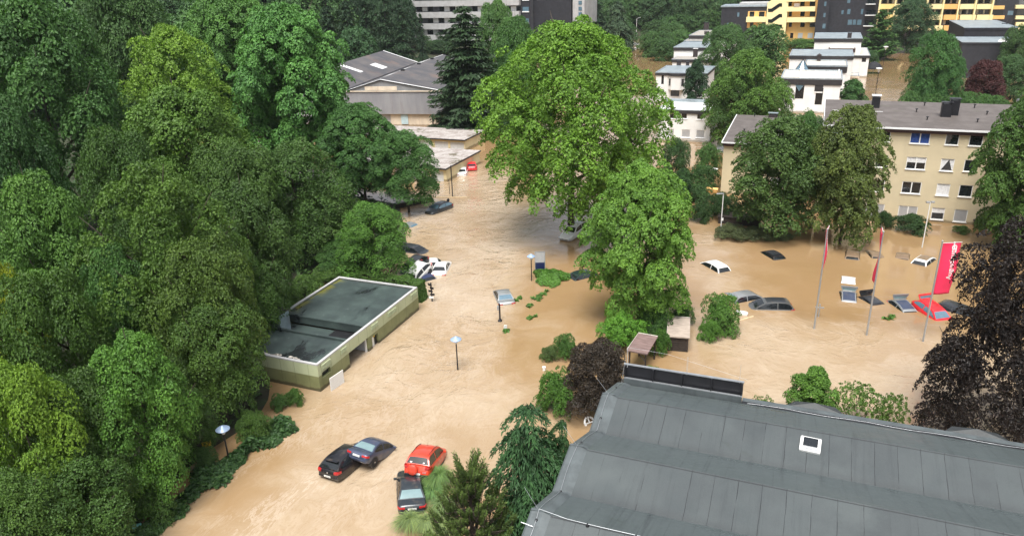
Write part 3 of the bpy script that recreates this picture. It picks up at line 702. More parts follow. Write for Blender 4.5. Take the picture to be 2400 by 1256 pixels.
def window(par, x0, x1, z0, z1, kind='dark', double=False, y=0.0, fr='frame_white', sill=True, t=.07, dep=.13):
    """window set into a facade opening: frame, with pane / shutter / curtain and sill as sub-parts"""
    m = MB(); ya, yb = y+dep-.10, y+dep-.02
    m.b2((x0, ya, z0), (x0+t, yb, z1)); m.b2((x1-t, ya, z0), (x1, yb, z1)); m.b2((x0+t, ya, z1-t), (x1-t, yb, z1)); m.b2((x0+t, ya, z0), (x1-t, yb, z0+t))
    if double: xm = (x0+x1)/2; m.b2((xm-t*.8, ya, z0+t), (xm+t*.8, yb, z1-t))
    f = m.build('window', M[fr], par)
    if kind == 'shutter':
        m = MB(); n = max(4, int((z1-z0)/.11))
        for i in range(n): a = z0+t+(z1-z0-2*t)*i/n; b = z0+t+(z1-z0-2*t)*(i+1)/n; m.add([(x0+t, ya+.035, a), (x1-t, ya+.035, a), (x1-t, ya+.02, b), (x0+t, ya+.02, b)], [(0, 1, 2, 3)])
        m.build('shutter', M['shutter_grey'], f)
    else:
        g = {'dark': 'glass', 'blue': 'glass_blue'}.get(kind, 'glass')
        m = MB(); m.quad((x0+t, y+dep-.03, z0+t), (x1-t, y+dep-.03, z0+t), (x1-t, y+dep-.03, z1-t), (x0+t, y+dep-.03, z1-t)); m.build('pane', M[g], f)
        if kind in ('curtain', 'half', 'bluecurtain', 'drape'):
            m = MB(); yy = y+dep-.035
            def folds(a, b, c, d):
                n = max(4, int((b-a)/.09)); 
                for i in range(n): m.quad((a+(b-a)*i/n, yy-(.012 if i % 2 else 0), c), (a+(b-a)*(i+1)/n, yy-(0 if i % 2 else .012), c), (a+(b-a)*(i+1)/n, yy-(0 if i % 2 else .012), d), (a+(b-a)*i/n, yy-(.012 if i % 2 else 0), d))
            if kind in ('curtain', 'bluecurtain'): folds(x0+t, x1-t, z0+t, z1-t)
            elif kind == 'half': folds(x0+t, x1-t, lerp(z0, z1, .55), z1-t)
            else:
                w = x1-x0
                m.add([(x0+t, yy, z1-t), (x0+w*.62, yy, z1-t), (x0+t+.08, yy, z0+t+.1), (x0+t, yy, z0+t+.1)], [(3, 2, 1, 0)]); m.add([(x1-t, yy, z1-t), (x0+w*.60, yy, z1-t), (x1-t-.08, yy, z0+t+.1), (x1-t, yy, z0+t+.1)], [(0, 1, 2, 3)])
            m.build('curtain', M['curtain_blue' if kind == 'bluecurtain' else 'curtain_white'], f)
    if sill: m = MB(); m.b2((x0-.06, y-.09, z0-.07), (x1+.06, y+.02, z0-.003)); m.build('sill', M['metal_white'], f, bevel=.01)
    return f
def chimney(par, x, y, z0, h, w=.7, d=.7, cap='metal_white', mat='brick_dark', stacks=1):
    m = MB(); m.b2((x-w/2, y-d/2, z0-.3), (x+w/2, y+d/2, z0+h)); c = m.build('chimney', M[mat], par, bevel=.02)
    m = MB(); m.b2((x-w/2-.08, y-d/2-.08, z0+h+.14), (x+w/2+.08, y+d/2+.08, z0+h+.22))
    for sx in (-1, 1):
        for sy in (-1, 1): m.b2((x+sx*(w/2-.1)-.03, y+sy*(d/2-.1)-.03, z0+h+.003), (x+sx*(w/2-.1)+.03, y+sy*(d/2-.1)+.03, z0+h+.14))
    m.build('cap', M[cap], c); return c
def vent(par, x, y, z):
    m = MB(); m.tube([(x, y, z-.1), (x, y, z+.3)], .06, 8); m.lathe([(.15, .30), (.15, .36), (.04, .42)], (x, y, z), n=10); m.build('vent_pipe', M['metal_dark'], par)

# ---- beige apartment house
O = W(2200, 521); E0 = empty('apartment_house', O, GA, 'beige four-storey apartment house with brown flat roof behind the two lime trees', 'apartment house')
fx = lambda px, py: onplane(px, py, O, XD)
XL, XR, ZT = -13.15, 9.5, 10.42
rows = {'top': [(2157, 323, 43, 29, 'bluecurtain', 1), (2232, 326, 29, 29, 'dark', 0), (2288, 329, 30, 28, 'dark', 0), (2072, 319, 30, 27, 'dark', 0), (1992, 316, 26, 27, 'blue', 0)],
        'second': [(2147, 383, 44, 29, 'half', 1), (2220, 387, 29, 29, 'drape', 0), (2275, 389, 30, 28, 'dark', 0), (2066, 379, 30, 28, 'dark', 0), (1990, 376, 26, 28, 'dark', 0)],
        'third': [(2136, 440, 43, 28, 'dark', 1), (2210, 445, 29, 28, 'curtain', 0), (2263, 448, 30, 28, 'dark', 0), (2058, 436, 30, 28, 'dark', 0)],
        'ground': [(2127, 498, 42, 30, 'shutter', 1), (2198, 501, 28, 28, 'half', 0), (2251, 506, 30, 29, 'shutter', 0), (2050, 492, 40, 30, 'shutter', 1)]}
hol = []
for rn, lst in rows.items():
    for cx, cy, w_, h_, k_, db in lst:
        (xa, za), (xb, zb_) = fx(cx-w_/2, cy+h_/2), fx(cx+w_/2, cy-h_/2)
        zc = (fx(cx, cy-h_/2)[1]+fx(cx, cy+h_/2)[1])/2; hh = fx(cx, cy-h_/2)[1]-fx(cx, cy+h_/2)[1]; xc = fx(cx, cy)[0]; ww = xb-xa
        ww = 1.95 if db else 1.30
        hol.append((round(xc-ww/2, 2), round(xc+ww/2, 2), round(zc-hh/2, 2), round(zc+hh/2, 2), k_, db))
DEP = loc(W(2140, 250, 11.0), O)[1]
bx0, bx1 = fx(1934, 340)[0], fx(1978, 340)[0]           # balcony recess
loggia = [(bx0, bx1, 6.9, 9.3), (bx0, bx1, 4.0, 6.4), (bx0, bx1, 1.2, 3.5)]
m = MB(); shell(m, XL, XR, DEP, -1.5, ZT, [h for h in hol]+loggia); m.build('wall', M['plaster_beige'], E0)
for h in hol: window(E0, *h[:4], kind=h[4], double=bool(h[5]))
for i, l in enumerate(loggia):
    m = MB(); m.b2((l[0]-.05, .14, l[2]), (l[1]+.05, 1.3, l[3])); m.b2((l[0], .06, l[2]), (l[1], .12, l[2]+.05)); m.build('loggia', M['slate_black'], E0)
    m = MB(); m.b2((l[0]-.15, -.55, l[2]-.25), (l[1]+.15, -.42, l[2]+.62)); m.b2((l[0]-.15, -.42, l[2]-.25), (l[1]+.15, -.003, l[2]-.10)); m.build('balcony', M['plaster_beige'], E0, bevel=.01)
m = MB(); m.b2((bx0-.2, -.6, 9.55), (bx1+.3, -.01, 9.85)); m.b2((bx0-.1, -.62, 9.62), (bx1+.2, -.605, 9.80)); m.build('canopy', M['zinc'], E0)
m = MB(); m.b2((XL-.15, -.32, ZT-.42), (XR+.15, -.02, ZT)); m.b2((XL-.15, -.02, ZT+.004), (XL-.005, DEP, ZT+.2)); m.build('fascia', M['fascia_maroon'], E0)
m = MB(); m.add([(XL-.2, -.42, ZT+.02), (XR+.2, -.42, ZT+.02), (XR+.2, DEP+.3, ZT+1.0), (XL-.2, DEP+.3, ZT+1.0), (XL-.2, -.42, ZT+.12), (XR+.2, -.42, ZT+.12), (XR+.2, DEP+.3, ZT+1.1), (XL-.2, DEP+.3, ZT+1.1)], [(3, 2, 1, 0), (4, 5, 6, 7), (0, 1, 5, 4), (1, 2, 6, 5), (2, 3, 7, 6), (3, 0, 4, 7)])
k = NT('brown bitumen roof'); c = k.mix(k.maprange(k.noise(.7, 5, .65), .35, .7), (.085, .072, .066), (.130, .113, .106)); c = k.mix(k.math('MULTIPLY', k.maprange(k.noise(.9, 4, .6, stretch=(.3, 1, 1)), .6, .8), .4), c, (.12, .14, .06)); c = k.mix(k.math('MULTIPLY', k.maprange(k.noise(14, 2), .45, .6), .35), c, (.10, .09, .085)); k.P(Base_Color=c, Roughness=.7); k.bump(k.noise(14, 3), .4, .03); M['roof_brown'] = k.m
rf = m.build('roof', M['roof_brown'], E0)
m = MB(); m.b2((XL-.22, -.56, ZT-.02), (XR+.22, -.425, ZT+.16)); m.b2((XL-.28, -.5, ZT+.15), (XL-.2, 0, ZT+.22)); m.build('gutter', M['metal_white'], rf)
m = MB(); m.b2((XL-.27, -.5, ZT+.10), (XL-.19, DEP+.3, ZT+1.14)); m.b2((XL+.7, DEP*.55, ZT+.5), (XL+6.2, DEP*.55+.06, ZT+.72)); m.build('roof_edge_strip', M['metal_white'], rf)
for px, py in ((2190, 262), (2222, 268)):
    pass
cx_, cy_ = loc(W(2222, 275, ZT+.5), O); chimney(rf, cx_-.3, cy_, ZT+.45, 1.55, 1.05, .8, 'metal_dark', 'metal_dark'); chimney(rf, cx_+.55, cy_+.9, ZT+.55, 1.75, 1.0, .8, 'metal_dark', 'metal_dark')
cx_, cy_ = loc(W(2051, 250, ZT+.9), O); chimney(rf, cx_, cy_-.2, ZT+.8, 1.3, .9, .8, 'metal_white', 'metal_dark')
for px, py in ((2147, 267), (2165, 257), (2173, 280), (2282, 262), (2312, 273), (2291, 285)):
    x_, y_ = loc(W(px, py, ZT+.5), O); vent(rf, x_, y_, ZT+.14+y_/DEP*.98)
bal = fx(2305, 505); m = MB()
for i in range(4): m.b2((bal[0]-.9, -1.3, bal[1]-.5+i*.32), (bal[0]+2.0, -1.25, bal[1]-.42+i*.32))
for xx in (-.9, .5, 1.9): m.b2((bal[0]+xx, -1.25, -1.0), (bal[0]+xx+.08, -1.17, bal[1]+.75))
m.b2((bal[0]-.9, -1.17, bal[1]-.62), (bal[0]+2.0, -.003, bal[1]-.5)); m.build('railing', M['metal_dark'], E0)
x_, y_ = loc(W(2361, 236, 11.5), O); D_ = empty('satellite_dish', O+XD*x_+YD*DEP*.8+Vector((0, 0, ZT+.8)), GA+.6, 'grey satellite dish on the right end of the beige house roof', 'dish')
m = MB(); m.lathe([(.0, -.12), (.22, -.09), (.40, 0), (.42, .02), (.38, .03), (.2, -.05)], (0, 0, 0), n=20, m=Matrix.Rotation(R(70), 3, 'Y')); m.build('reflector', M['metal_grey'], D_, loc=(0, 0, 1.0), smooth=True)
m = MB(); m.tube([(.05, 0, -.3), (.05, 0, 1.0)], .03, 6); m.tube([(0, 0, .75), (-.45, 0, .95)], .015, 5); m.build('mast', M['metal_grey'], D_)
# left wing, lower and set back
O2 = W(1688, 455); E1 = empty('house_wing', O2, GA, 'beige house wing with sloping brown roof left of the four-storey house', 'house')
Z2 = zabove(1690, 334, O2); x1w = onplane(1924, 420, O2, XD)[0]; d2 = loc(W(1741, 272, Z2+.6), O2)[1]
m = MB(); shell(m, 0, x1w, d2, -1.5, Z2, [(3.2, 4.5, 4.3, 5.6), (6.0, 7.9, 4.3, 5.6), (3.2, 4.5, 1.4, 2.7), (6.0, 7.9, 1.4, 2.7)]); m.build('wall', M['plaster_beige'], E1)
for h, kd in (((3.2, 4.5, 4.3, 5.6), 'dark'), ((6.0, 7.9, 4.3, 5.6), 'dark'), ((3.2, 4.5, 1.4, 2.7), 'shutter'), ((6.0, 7.9, 1.4, 2.7), 'shutter')): window(E1, *h, kind=kd)
m = MB(); m.b2((-.15, -.3, Z2-.38), (x1w, -.02, Z2)); m.build('fascia', M['fascia_maroon'], E1)
m = MB(); m.add([(-.2, -.4, Z2+.02), (x1w, -.4, Z2+.02), (x1w, d2+.3, Z2+.6), (-.2, d2+.3, Z2+.6), (-.2, -.4, Z2+.12), (x1w, -.4, Z2+.12), (x1w, d2+.3, Z2+.7), (-.2, d2+.3, Z2+.7)], [(3, 2, 1, 0), (4, 5, 6, 7), (0, 1, 5, 4), (1, 2, 6, 5), (2, 3, 7, 6), (3, 0, 4, 7)]); rf = m.build('roof', M['roof_brown'], E1)
m = MB(); m.b2((-.28, -.52, Z2), (x1w, -.405, Z2+.15)); m.add([(-.3, -.5, Z2+.15), (-.18, -.5, Z2+.15), (-.18, d2+.3, Z2+.75), (-.3, d2+.3, Z2+.75)], [(0, 1, 2, 3)]); m.build('gutter', M['metal_white'], rf)
for px, py in ((1744, 308), (1768, 278)):
    x_, y_ = loc(W(px, py, Z2+.4), O2); vent(rf, x_, y_, Z2+.14+y_/d2*.55)
x_, y_ = loc(W(1815, 262, Z2+1.0), O2); chimney(rf, x_, d2-.5, Z2+.4, .7, 1.2, .6, 'zinc')

# ---- generic flat-roofed block placed by its front roof edge
def block(label, fl, fr, back, zt, wall='plaster_white', roof='roof_flat_grey', fascia='fascia_dark', fh=.55, name='flat_roofed_house', cat='house', holes=(), over=.18, zb=-1.5, group=None, par_h=.12, ya=None, d=None, kindw='dark'):
    P = W(fl[0], fl[1], zt); w_ = onplane(fr[0], fr[1], P, XD)[0]; d_ = d if d else loc(W(back[0], back[1], zt), P)[1]
    e = empty(name, (P.x, P.y, 0), GA, label, cat, group)
    H = [(onplane(a, (c+d2_)/2, P, XD)[0], onplane(b, (c+d2_)/2, P, XD)[0], onplane((a+b)/2, d2_, P, XD)[1], onplane((a+b)/2, c, P, XD)[1], kd) for a, b, c, d2_, kd in holes]
    m = MB(); shell(m, 0, w_, d_, zb, zt-fh, [h[:4] for h in H]); m.build('wall', M[wall], e)
    for h in H: window(e, *h[:4], kind=h[4], t=.09, fr='frame_white' if h[4] in ('shutter', 'framed') else 'fascia_dark', sill=h[4] in ('shutter', 'framed'))
    m = MB(); m.b2((-over, -over, zt-fh+.003), (w_+over, d_+over, zt)); m.build('fascia', M[fascia], e)
    m = MB(); m.b2((-over+.2, -over+.2, zt+.003), (w_+over-.2, d_+over-.2, zt+.03)); rf = m.build('roof', M[roof], e)
    m = MB(); a, b, c, dd = -over-.02, w_+over+.02, -over-.02, d_+over+.02
    for p, q in (((a, c), (b, c+.2)), ((a, dd-.2), (b, dd)), ((a, c+.2), (a+.2, dd-.2)), ((b-.2, c+.2), (b, dd-.2))): m.b2((*p, zt+.003), (*q, zt+par_h))
    m.build('roof_edge', M['zinc'], rf)
    return e, rf, w_, d_, P
# rows of white houses
HW = 'white terraced houses'
e, rf, w_, d_, P = block('nearest white house with small upper windows over closed grey shutters', (1545, 257), (1668, 264), (1566, 233), 5.3, group=HW, roof='metal_white', holes=((1569, 1586, 266, 279, 'framed'), (1596, 1611, 266, 279, 'framed'), (1633, 1648, 267, 281, 'framed'), (1597, 1618, 304, 323, 'shutter'), (1631, 1652, 305, 324, 'shutter'), (1563, 1580, 302, 321, 'shutter')))
m = MB(); m.b2((-1, d_*.75, 5.34), (w_, d_*.80, 5.75)); m.build('roof_upstand', M['roof_flat_grey'], rf)
e, rf, w_, d_, P = block('white house with a three-sided bay above a wide dark window', (1538, 171), (1656, 178), (1560, 155), 6.5, group=HW, holes=((1550, 1556, 176, 198, 'dark'), (1572, 1592, 212, 226, 'dark')))
xb0, xb1 = onplane(1566, 190, P, XD)[0], onplane(1606, 190, P, XD)[0]
m = MB(); m.prism([(xb0, 0), (xb0+.9, -1.1), (xb1-.9, -1.1), (xb1, 0)], 3.0, 5.94); b = m.build('bay', M['plaster_white'], e)
for sx, xx, a in ((-1, xb0+.45, -.885), (1, xb1-.45, .885)):
    m = MB(); m.box((xx, -.56, 4.6), (.7, .06, 1.5), rz=a); m.build('window', M['glass'], b)
m = MB(); m.prism([(xb0-.2, 0-.19), (xb0+.8, -1.3), (xb1-.8, -1.3), (xb1+.2, -.19)], 5.96, 6.5); m.build('bay_fascia', M['fascia_dark'], e)
chimney(rf, 2.6, d_+.4, 6.3, 1.1, .9, .7, 'metal_dark'); chimney(rf, 4.6, d_+.6, 6.3, 1.0, .7, .6, 'metal_dark')
e, rf, w_, d_, P = block('low white house part with a brown gravel roof and a big chimney', (1576, 140), (1668, 143), (1592, 130), 6.0, group=HW, roof='roof_gravel', fh=.7); chimney(rf, 4.8, d_*.6, 6.0, 2.0, 1.1, .9, 'metal_white')
e, rf, w_, d_, P = block('white house with pale grey roof, third in the row', (1580, 112), (1668, 116), (1593, 99), 8.2, group=HW, fh=.8); chimney(rf, 9.0, d_*.5, 8.2, 1.3, 1.2, .9, 'metal_dark')
e, rf, w_, d_, P = block('low dark roofed house part with a big dark chimney in the left row', (1604, 97), (1680, 99), (1615, 88), 6.6, group=HW, roof='roof_gravel', wall='brick_dark', fh=.9); chimney(rf, 5.6, d_*.55, 6.6, 2.2, 1.4, 1.0, 'metal_dark')
e, rf, w_, d_, P = block('last white house of the left row, dark flat roof with white walls', (1616, 84), (1712, 88), (1630, 72), 8.0, group=HW, fh=1.0, roof='roof_gravel'); chimney(rf, 2.0, d_+.6, 8.0, 2.4, 1.6, 1.2, 'metal_dark'); chimney(rf, 6.5, d_*.5, 8.0, 1.2, 1.6, .9, 'metal_dark')
# right row
e, rf, w_, d_, P = block('white house with black fascia, tall black door and blue topped window', (1832, 185), (1972, 191), (1858, 166), 6.6, group=HW, fh=1.1, par_h=.25, roof='gravel_pale', holes=((1864, 1884, 200, 232, 'dark'), (1911, 1928, 207, 246, 'dark')))
xa, za = onplane(1864, 203, P, XD); xb, zb_ = onplane(1884, 203, P, XD)
m = MB(); m.add([(xa, -.02, 5.45), (xb, -.02, 5.45), ((xa+xb)/2, -.02, 4.2), (xa, -.1, 5.45), (xb, -.1, 5.45), ((xa+xb)/2, -.1, 4.2)], [(0, 1, 2), (3, 5, 4), (0, 2, 5, 3), (2, 1, 4, 5), (1, 0, 3, 4)]); m.build('window_hood', M['glass_blue'], e)
xa, _ = onplane(1911, 205, P, XD); xb, _ = onplane(1928, 205, P, XD)
m = MB(); m.b2((xa-.1, -.10, 4.3), (xb+.1, -.012, 5.5)); m.build('panel', M['fascia_dark'], e); m = MB(); m.b2((xa-.1, -.11, 4.0), (xb+.1, -.012, 4.25)); m.build('lintel', M['plaster_white'], e)
m = MB()
for p, q in (((3.2, 1.2), (w_-.3, 1.4)), ((w_-.5, 1.4), (w_-.3, d_-.3)), ((3.2, 1.4), (3.4, d_-.3))): m.b2((*p, 6.64), (*q, 7.05))
m.build('terrace_parapet', M['plaster_white'], rf)
m = MB(); m.b2((8.2, 2.2, 6.64), (9.9, 2.6, 7.6)); m.b2((6.6, 2.5, 6.64), (8.1, 2.7, 7.1)); m.build('terrace_awning', M['tent_pale'], rf, bevel=.05)
e, rf, w_, d_, P = block('white house with a small chimney in front of its blank wall', (1852, 131), (1999, 135), (1862, 117), 7.6, group=HW, fh=.8)
x_, z_ = onplane(1920, 134, P, XD); m = MB(); m.b2((x_-.4, -1.2, 5.6), (x_+.4, -.4, 7.7)); m.lathe([(.6, 7.75), (.6, 7.85), (.1, 8.2)], (x_, -.8, 0), n=10); m.build('chimney', M['brick_dark'], e)
e, rf, w_, d_, P = block('low annex with black fascia and pale gravel roof in front of the blank white wall', (1888, 156), (1984, 160), (1897, 143), 6.5, group='low annexes of the white houses', roof='gravel_pale', fh=1.3, par_h=.3)
g = empty('conservatory', P-XD*.6-YD*1.8, GA, 'glass conservatory with pyramid roof at the left of the gravel roofed annex', 'conservatory'); g.location.z = 0
m = MB(); oct_ = [(1.6*math.cos(a), 1.6*math.sin(a)) for a in [math.pi*i/4+.39 for i in range(8)]]; m.prism(oct_, 2.0, 5.6); m.build('glass_walls', M['glass_blue'], g)
m = MB(); m.add([(p[0]*1.1, p[1]*1.1, 5.6) for p in oct_]+[(0, 0, 8.2)], [(i, (i+1) % 8, 8) for i in range(8)]+[tuple(reversed(range(8)))]); m.build('roof', M['glass_blue'], g)
m = MB(); 
for p in oct_: m.tube([(p[0]*1.02, p[1]*1.02, -1), (p[0]*1.1, p[1]*1.1, 5.62), (0, 0, 8.25)], .05, 5)
m.build('ribs', M['metal_dark'], g)
e, rf, w_, d_, P = block('third white house of the right row with a gravel roofed box on its front', (1910, 91), (2020, 93), (1920, 78), 9.4, group=HW, fh=.9)
xa, xb = onplane(1944, 100, P, XD)[0], onplane(2006, 100, P, XD)[0]
m = MB(); m.b2((xa, -3.4, 6.2), (xb, -.003, 7.2)); bx = m.build('front_box', M['fascia_maroon'], e); m = MB(); m.b2((xa+.25, -3.2, 7.203), (xb-.25, -.2, 7.25)); m.build('gravel_top', M['gravel_pale'], bx)
chimney(rf, (xa+xb)/2+1.5, 1.2, 9.4, 1.3, 1.0, .8, 'metal_dark')
e, rf, w_, d_, P = block('low white annex with one square window beside the dark parasol', (2000, 131), (2038, 133), (2006, 113), 5.4, group='low annexes of the white houses', roof='gravel_pale', fh=.6, holes=((2020, 2030, 136, 146, 'dark'),), name='annex', cat='annex')
e, rf, w_, d_, P = block('low black topped annex left of the square windowed one', (1994, 146), (2022, 148), (1998, 134), 3.6, group='low annexes of the white houses', roof='roof_flat_grey', wall='brick_dark', fh=.6, name='annex', cat='annex')
e, rf, w_, d_, P = block('pale garden wall block by the flooded side street', (1970, 178), (2012, 180), (1975, 171), 2.6, roof='gravel_pale', wall='plaster_old', fascia='plaster_old', fh=.4, name='garden_wall', cat='wall')
# black flats on the right edge
e, rf, w_, d_, P = block('black clad block with grey flat roof below the yellow balconies, upper right', (2262, 66), (2384, 70), (2244, 49), 10.5, wall='slate_black', fascia='slate_black', fh=.5, name='apartment_block', cat='apartment block')
m = MB(); m.b2((12, d_*.45, 10.53), (12.2, d_*.45+.2, 11.6)); m.b2((13.2, d_*.45, 10.53), (13.4, d_*.45+.2, 11.6)); m.b2((10.8, d_*.45, 10.6), (14, d_*.45+.2, 10.75)); m.build('aerials', M['metal_dark'], rf)
e, rf, w_, d_, P = block('low black clad block with a domed rooflight, in front of the taller black one', (2256, 100), (2388, 103), (2264, 88), 8.6, wall='slate_black', fascia='slate_black', fh=.4, name='apartment_block', cat='apartment block')
m = MB(); m.lathe([(1.1, 6.53), (1.0, 6.8), (.6, 7.1), (.1, 7.2)], (9, 2.2, 2.1), n=14); m.build('rooflight', M['plastic_white'], rf, smooth=True)

# ---- yellow and black apartment complex
O3 = W(1950, 96, 2.0); Y0 = Vector((O3.x, O3.y, 0)); f3 = lambda px, py: onplane(px, py, Y0, XD)
def band(par, name, mat, px0, px1, py0, py1, y0, y1, **kw):
    pm = (px0+px1)/2; pym = (py0+py1)/2; xa, xb = f3(px0, pym)[0], f3(px1, pym)[0]; za, zb = f3(pm, py1)[1], f3(pm, py0)[1]
    m = MB(); m.b2((xa, y0, za), (xb, y1, zb)); return m.build(name, M[mat] if isinstance(mat, str) else mat, par, **kw)
EY = empty('apartment_block', Y0, GA, 'yellow and orange apartment block with a slanted stair tower, left of the black tower', 'apartment block')
xa, xb = f3(1690, 40)[0], f3(1797, 40)[0]; zt = f3(1745, 17)[1]
m = MB(); shell(m, xa, xb, 14, -3, zt); m.build('low_wing', M['slate_black'], EY)
m = MB(); m.b2((xa-.3, -.3, zt), (xb, 14, zt+.5)); r_ = m.build('roof', M['zinc'], EY); m = MB(); m.b2((xa+6, 3, zt+.5), (xb, 13, zt+1.3)); m.build('roof_box', M['concrete_grey'], r_)
band(EY, 'orange_recess', 'plaster_orange', 1752, 1794, 27, 66, -.25, -.01); band(EY, 'balcony', 'plaster_pale_yellow', 1750, 1796, 40, 52, -1.8, -.26)
for a, b, c, d in ((1757, 1768, 28, 40), (1779, 1792, 28, 40), (1758, 1766, 53, 64), (1786, 1792, 53, 64)): band(EY, 'window', 'glass', a, b, c, d, -.32, -.255)
band(EY, 'window', 'glass_blue', 1728, 1733, 30, 40, -.06, -.003); band(EY, 'window', 'glass_blue', 1704, 1708, 54, 62, -.06, -.003)
xs_, xe_ = f3(1797, 40)[0], f3(1845, 40)[0]; zl, zr = f3(1797, 6)[1], f3(1845, -24)[1]
m = MB(); m.prism([(xs_, 0), (xe_, 0)], 0, 0) if False else m.add([(xs_, -2, -3), (xe_, -2, -3), (xe_, -2, zr), (xs_, -2, zl), (xs_, 6, -3), (xe_, 6, -3), (xe_, 6, zr), (xs_, 6, zl)], [(0, 1, 2, 3), (5, 4, 7, 6), (1, 5, 6, 2), (4, 0, 3, 7), (3, 2, 6, 7)]); st = m.build('stair_tower', M['plaster_pale_yellow'], EY)
for k_ in range(3):
    y0 = 12+k_*25; m = MB()
    pts = [(1800, y0+9), (1808, y0+9), (1826, y0-3.5), (1833, y0-3.5), (1833, y0+4.5), (1828, y0+4.5), (1810, y0+17), (1800, y0+17)]
    q = [onplane(a, b, Y0-YD*2.0, XD) for a, b in pts]; n = len(q)
    m.add([(x, -2.05, z) for x, z in q]+[(x, -1.95, z) for x, z in q], [tuple(range(n)), tuple(reversed(range(n, 2*n)))]+[(i, n+i, n+(i+1) % n, (i+1) % n) for i in range(n)]); m.build('stair_window', M['glass'], st)
xa, xb = f3(1845, 50)[0], f3(1912, 50)[0]
m = MB(); shell(m, xa, xb, 16, -3, f3(1880, -25)[1]); m.build('wall', M['plaster_orange'], EY)
for y_ in (-7, 16, 41): band(EY, 'balcony', 'plaster_pale_yellow', 1845, 1911, y_, y_+11, -2.2, -.01)
for y_ in (4, 28, 53):
    for a, b in ((1849, 1856), (1876, 1886), (1898, 1911)): band(EY, 'window', 'glass', a, b, y_, y_+11, -.08, -.004)
for a, b, kd in ((1852, 1859, 'glass'), (1870, 1881, 'shutter_grey'), (1893, 1905, 'shutter_grey')): band(EY, 'window', kd, a, b, 78, 90, -.08, -.004)
band(EY, 'balcony_screen', 'wood_grey', 1862, 1875, 8, 16, -2.3, -2.22)
EB = empty('apartment_tower', Y0, GA, 'black clad apartment tower between the yellow stair tower and the yellow balconies', 'apartment tower')
xa, xb = f3(1912, 50)[0], f3(2058, 50)[0]; m = MB(); shell(m, xa, xb, 18, -3, f3(1980, -30)[1]); m.b2((xa, -3.0, -3), (f3(1940, 50)[0], -.01, f3(1930, -30)[1])); m.build('wall', M['slate_black'], EB)
for a, b, c, d in ((1986, 1993, 22, 34), (2018, 2023, 22, 34), (1987, 1997, 47, 59), (1999, 2006, 47, 59), (2009, 2019, 47, 59), (1986, 1993, -2, 8), (1972, 1977, 25, 34)): band(EB, 'window', 'glass_blue', a, b, c, d, -.08, -.004)
for a, b, c, d in ((2032, 2052, 0, 9), (2030, 2052, 24, 35), (2026, 2048, 48, 60)):
    w1 = band(EB, 'window', 'glass', a, b, c, d, -.08, -.004)
    band(EB, 'balcony_rail', 'metal_white', a-3, b, d+.5, d+2.3, -1.3, -.01)
for a, b, c, d in ((1932, 1937, 4, 14), (1928, 1935, 55, 66), (1930, 1935, 30, 40)): band(EB, 'stair_window', 'glass_blue', a, b, c, d, -3.07, -3.004)
EG = empty('apartment_block', Y0, GA, 'apartment block with long rows of yellow balconies at the upper right edge', 'apartment block')
xa, xb = f3(2059, 50)[0], f3(2480, 50)[0]; m = MB(); shell(m, xa, xb, 16, -3, f3(2250, -30)[1]); m.build('wall', M['slate_grey'], EG)
colx = [2060, 2096, 2132, 2170, 2208, 2246, 2285, 2325]
for r_, yb in enumerate((-14, 10, 35, 60)):
    for i, (a, b) in enumerate(zip(colx, colx[1:])):
        mt = 'plaster_orange' if i in (4,) else ('plaster_pale_yellow' if i != 0 else 'plaster_yellow')
        if r_ == 3 and i > 4: continue
        band(EG, 'balcony', mt, a+2, b-.5, yb, yb+11.5, -2.0, -.01)
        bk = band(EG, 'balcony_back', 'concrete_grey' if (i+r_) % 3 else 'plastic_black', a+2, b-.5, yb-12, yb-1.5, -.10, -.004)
        band(EG, 'window', 'glass', a+8, a+19, yb-12, yb-1.5, -.16, -.11); band(EG, 'window', 'glass', a+23, b-5, yb-12, yb-1.5, -.16, -.11)
for a in colx: band(EG, 'fin', 'plaster_pale_yellow', a-2, a+1.5, -30, 74 if a < 2225 else 50, -2.3, -.01)
for yb in (14, 37): band(EG, 'balcony', 'plaster_orange', 2318, 2352, yb, yb+8, -1.6, -.01)
band(EG, 'black_panel', 'slate_black', 2330, 2384, -30, 80, -.5, -.011)
band(EG, 'window', 'glass_blue', 2361, 2374, 26, 36, -.58, -.51)
for yb in (12, 37, 52, 65): band(EG, 'balcony', 'plaster_pale_yellow', 2378, 2440, yb, yb+8, -1.9, -.51)
band(EG, 'window', 'glass', 2324, 2352, 22, 35, -.56, -.51)

# ---- slab tower beyond the warehouse
O4 = W(1220, 112, 3.0); O4 = Vector((O4.x, O4.y, 0)); f4 = lambda px, py: onplane(px, py, O4, XD)
f3_, Y0_ = f3, Y0
f3 = f4
EH = empty('high_rise', O4, GA, 'grey high-rise with pale balcony bands and black end walls at the top centre', 'high-rise')
xa, xb = f4(957, 50)[0], f4(1243, 50)[0]; m = MB(); shell(m, xa, xb, 14, -3, f4(1100, -40)[1]+2); m.build('wall', M['slate_grey'], EH)
band(EH, 'end_wall', 'slate_black', 1243, 1332, -45, 130, 3, 18); band(EH, 'end_wall', 'slate_black', 957, 974, -45, 130, -.3, -.01); band(EH, 'end_wall', 'slate_black', 1222, 1243, -45, 130, -.3, -.01)
band(EH, 'side_block', 'concrete_grey', 1334, 1362, -45, 60, 4, 20)
for y_ in (4, 18, 31): band(EH, 'window', 'glass_blue', 1348, 1356, y_, y_+9, 3.9, 3.99)
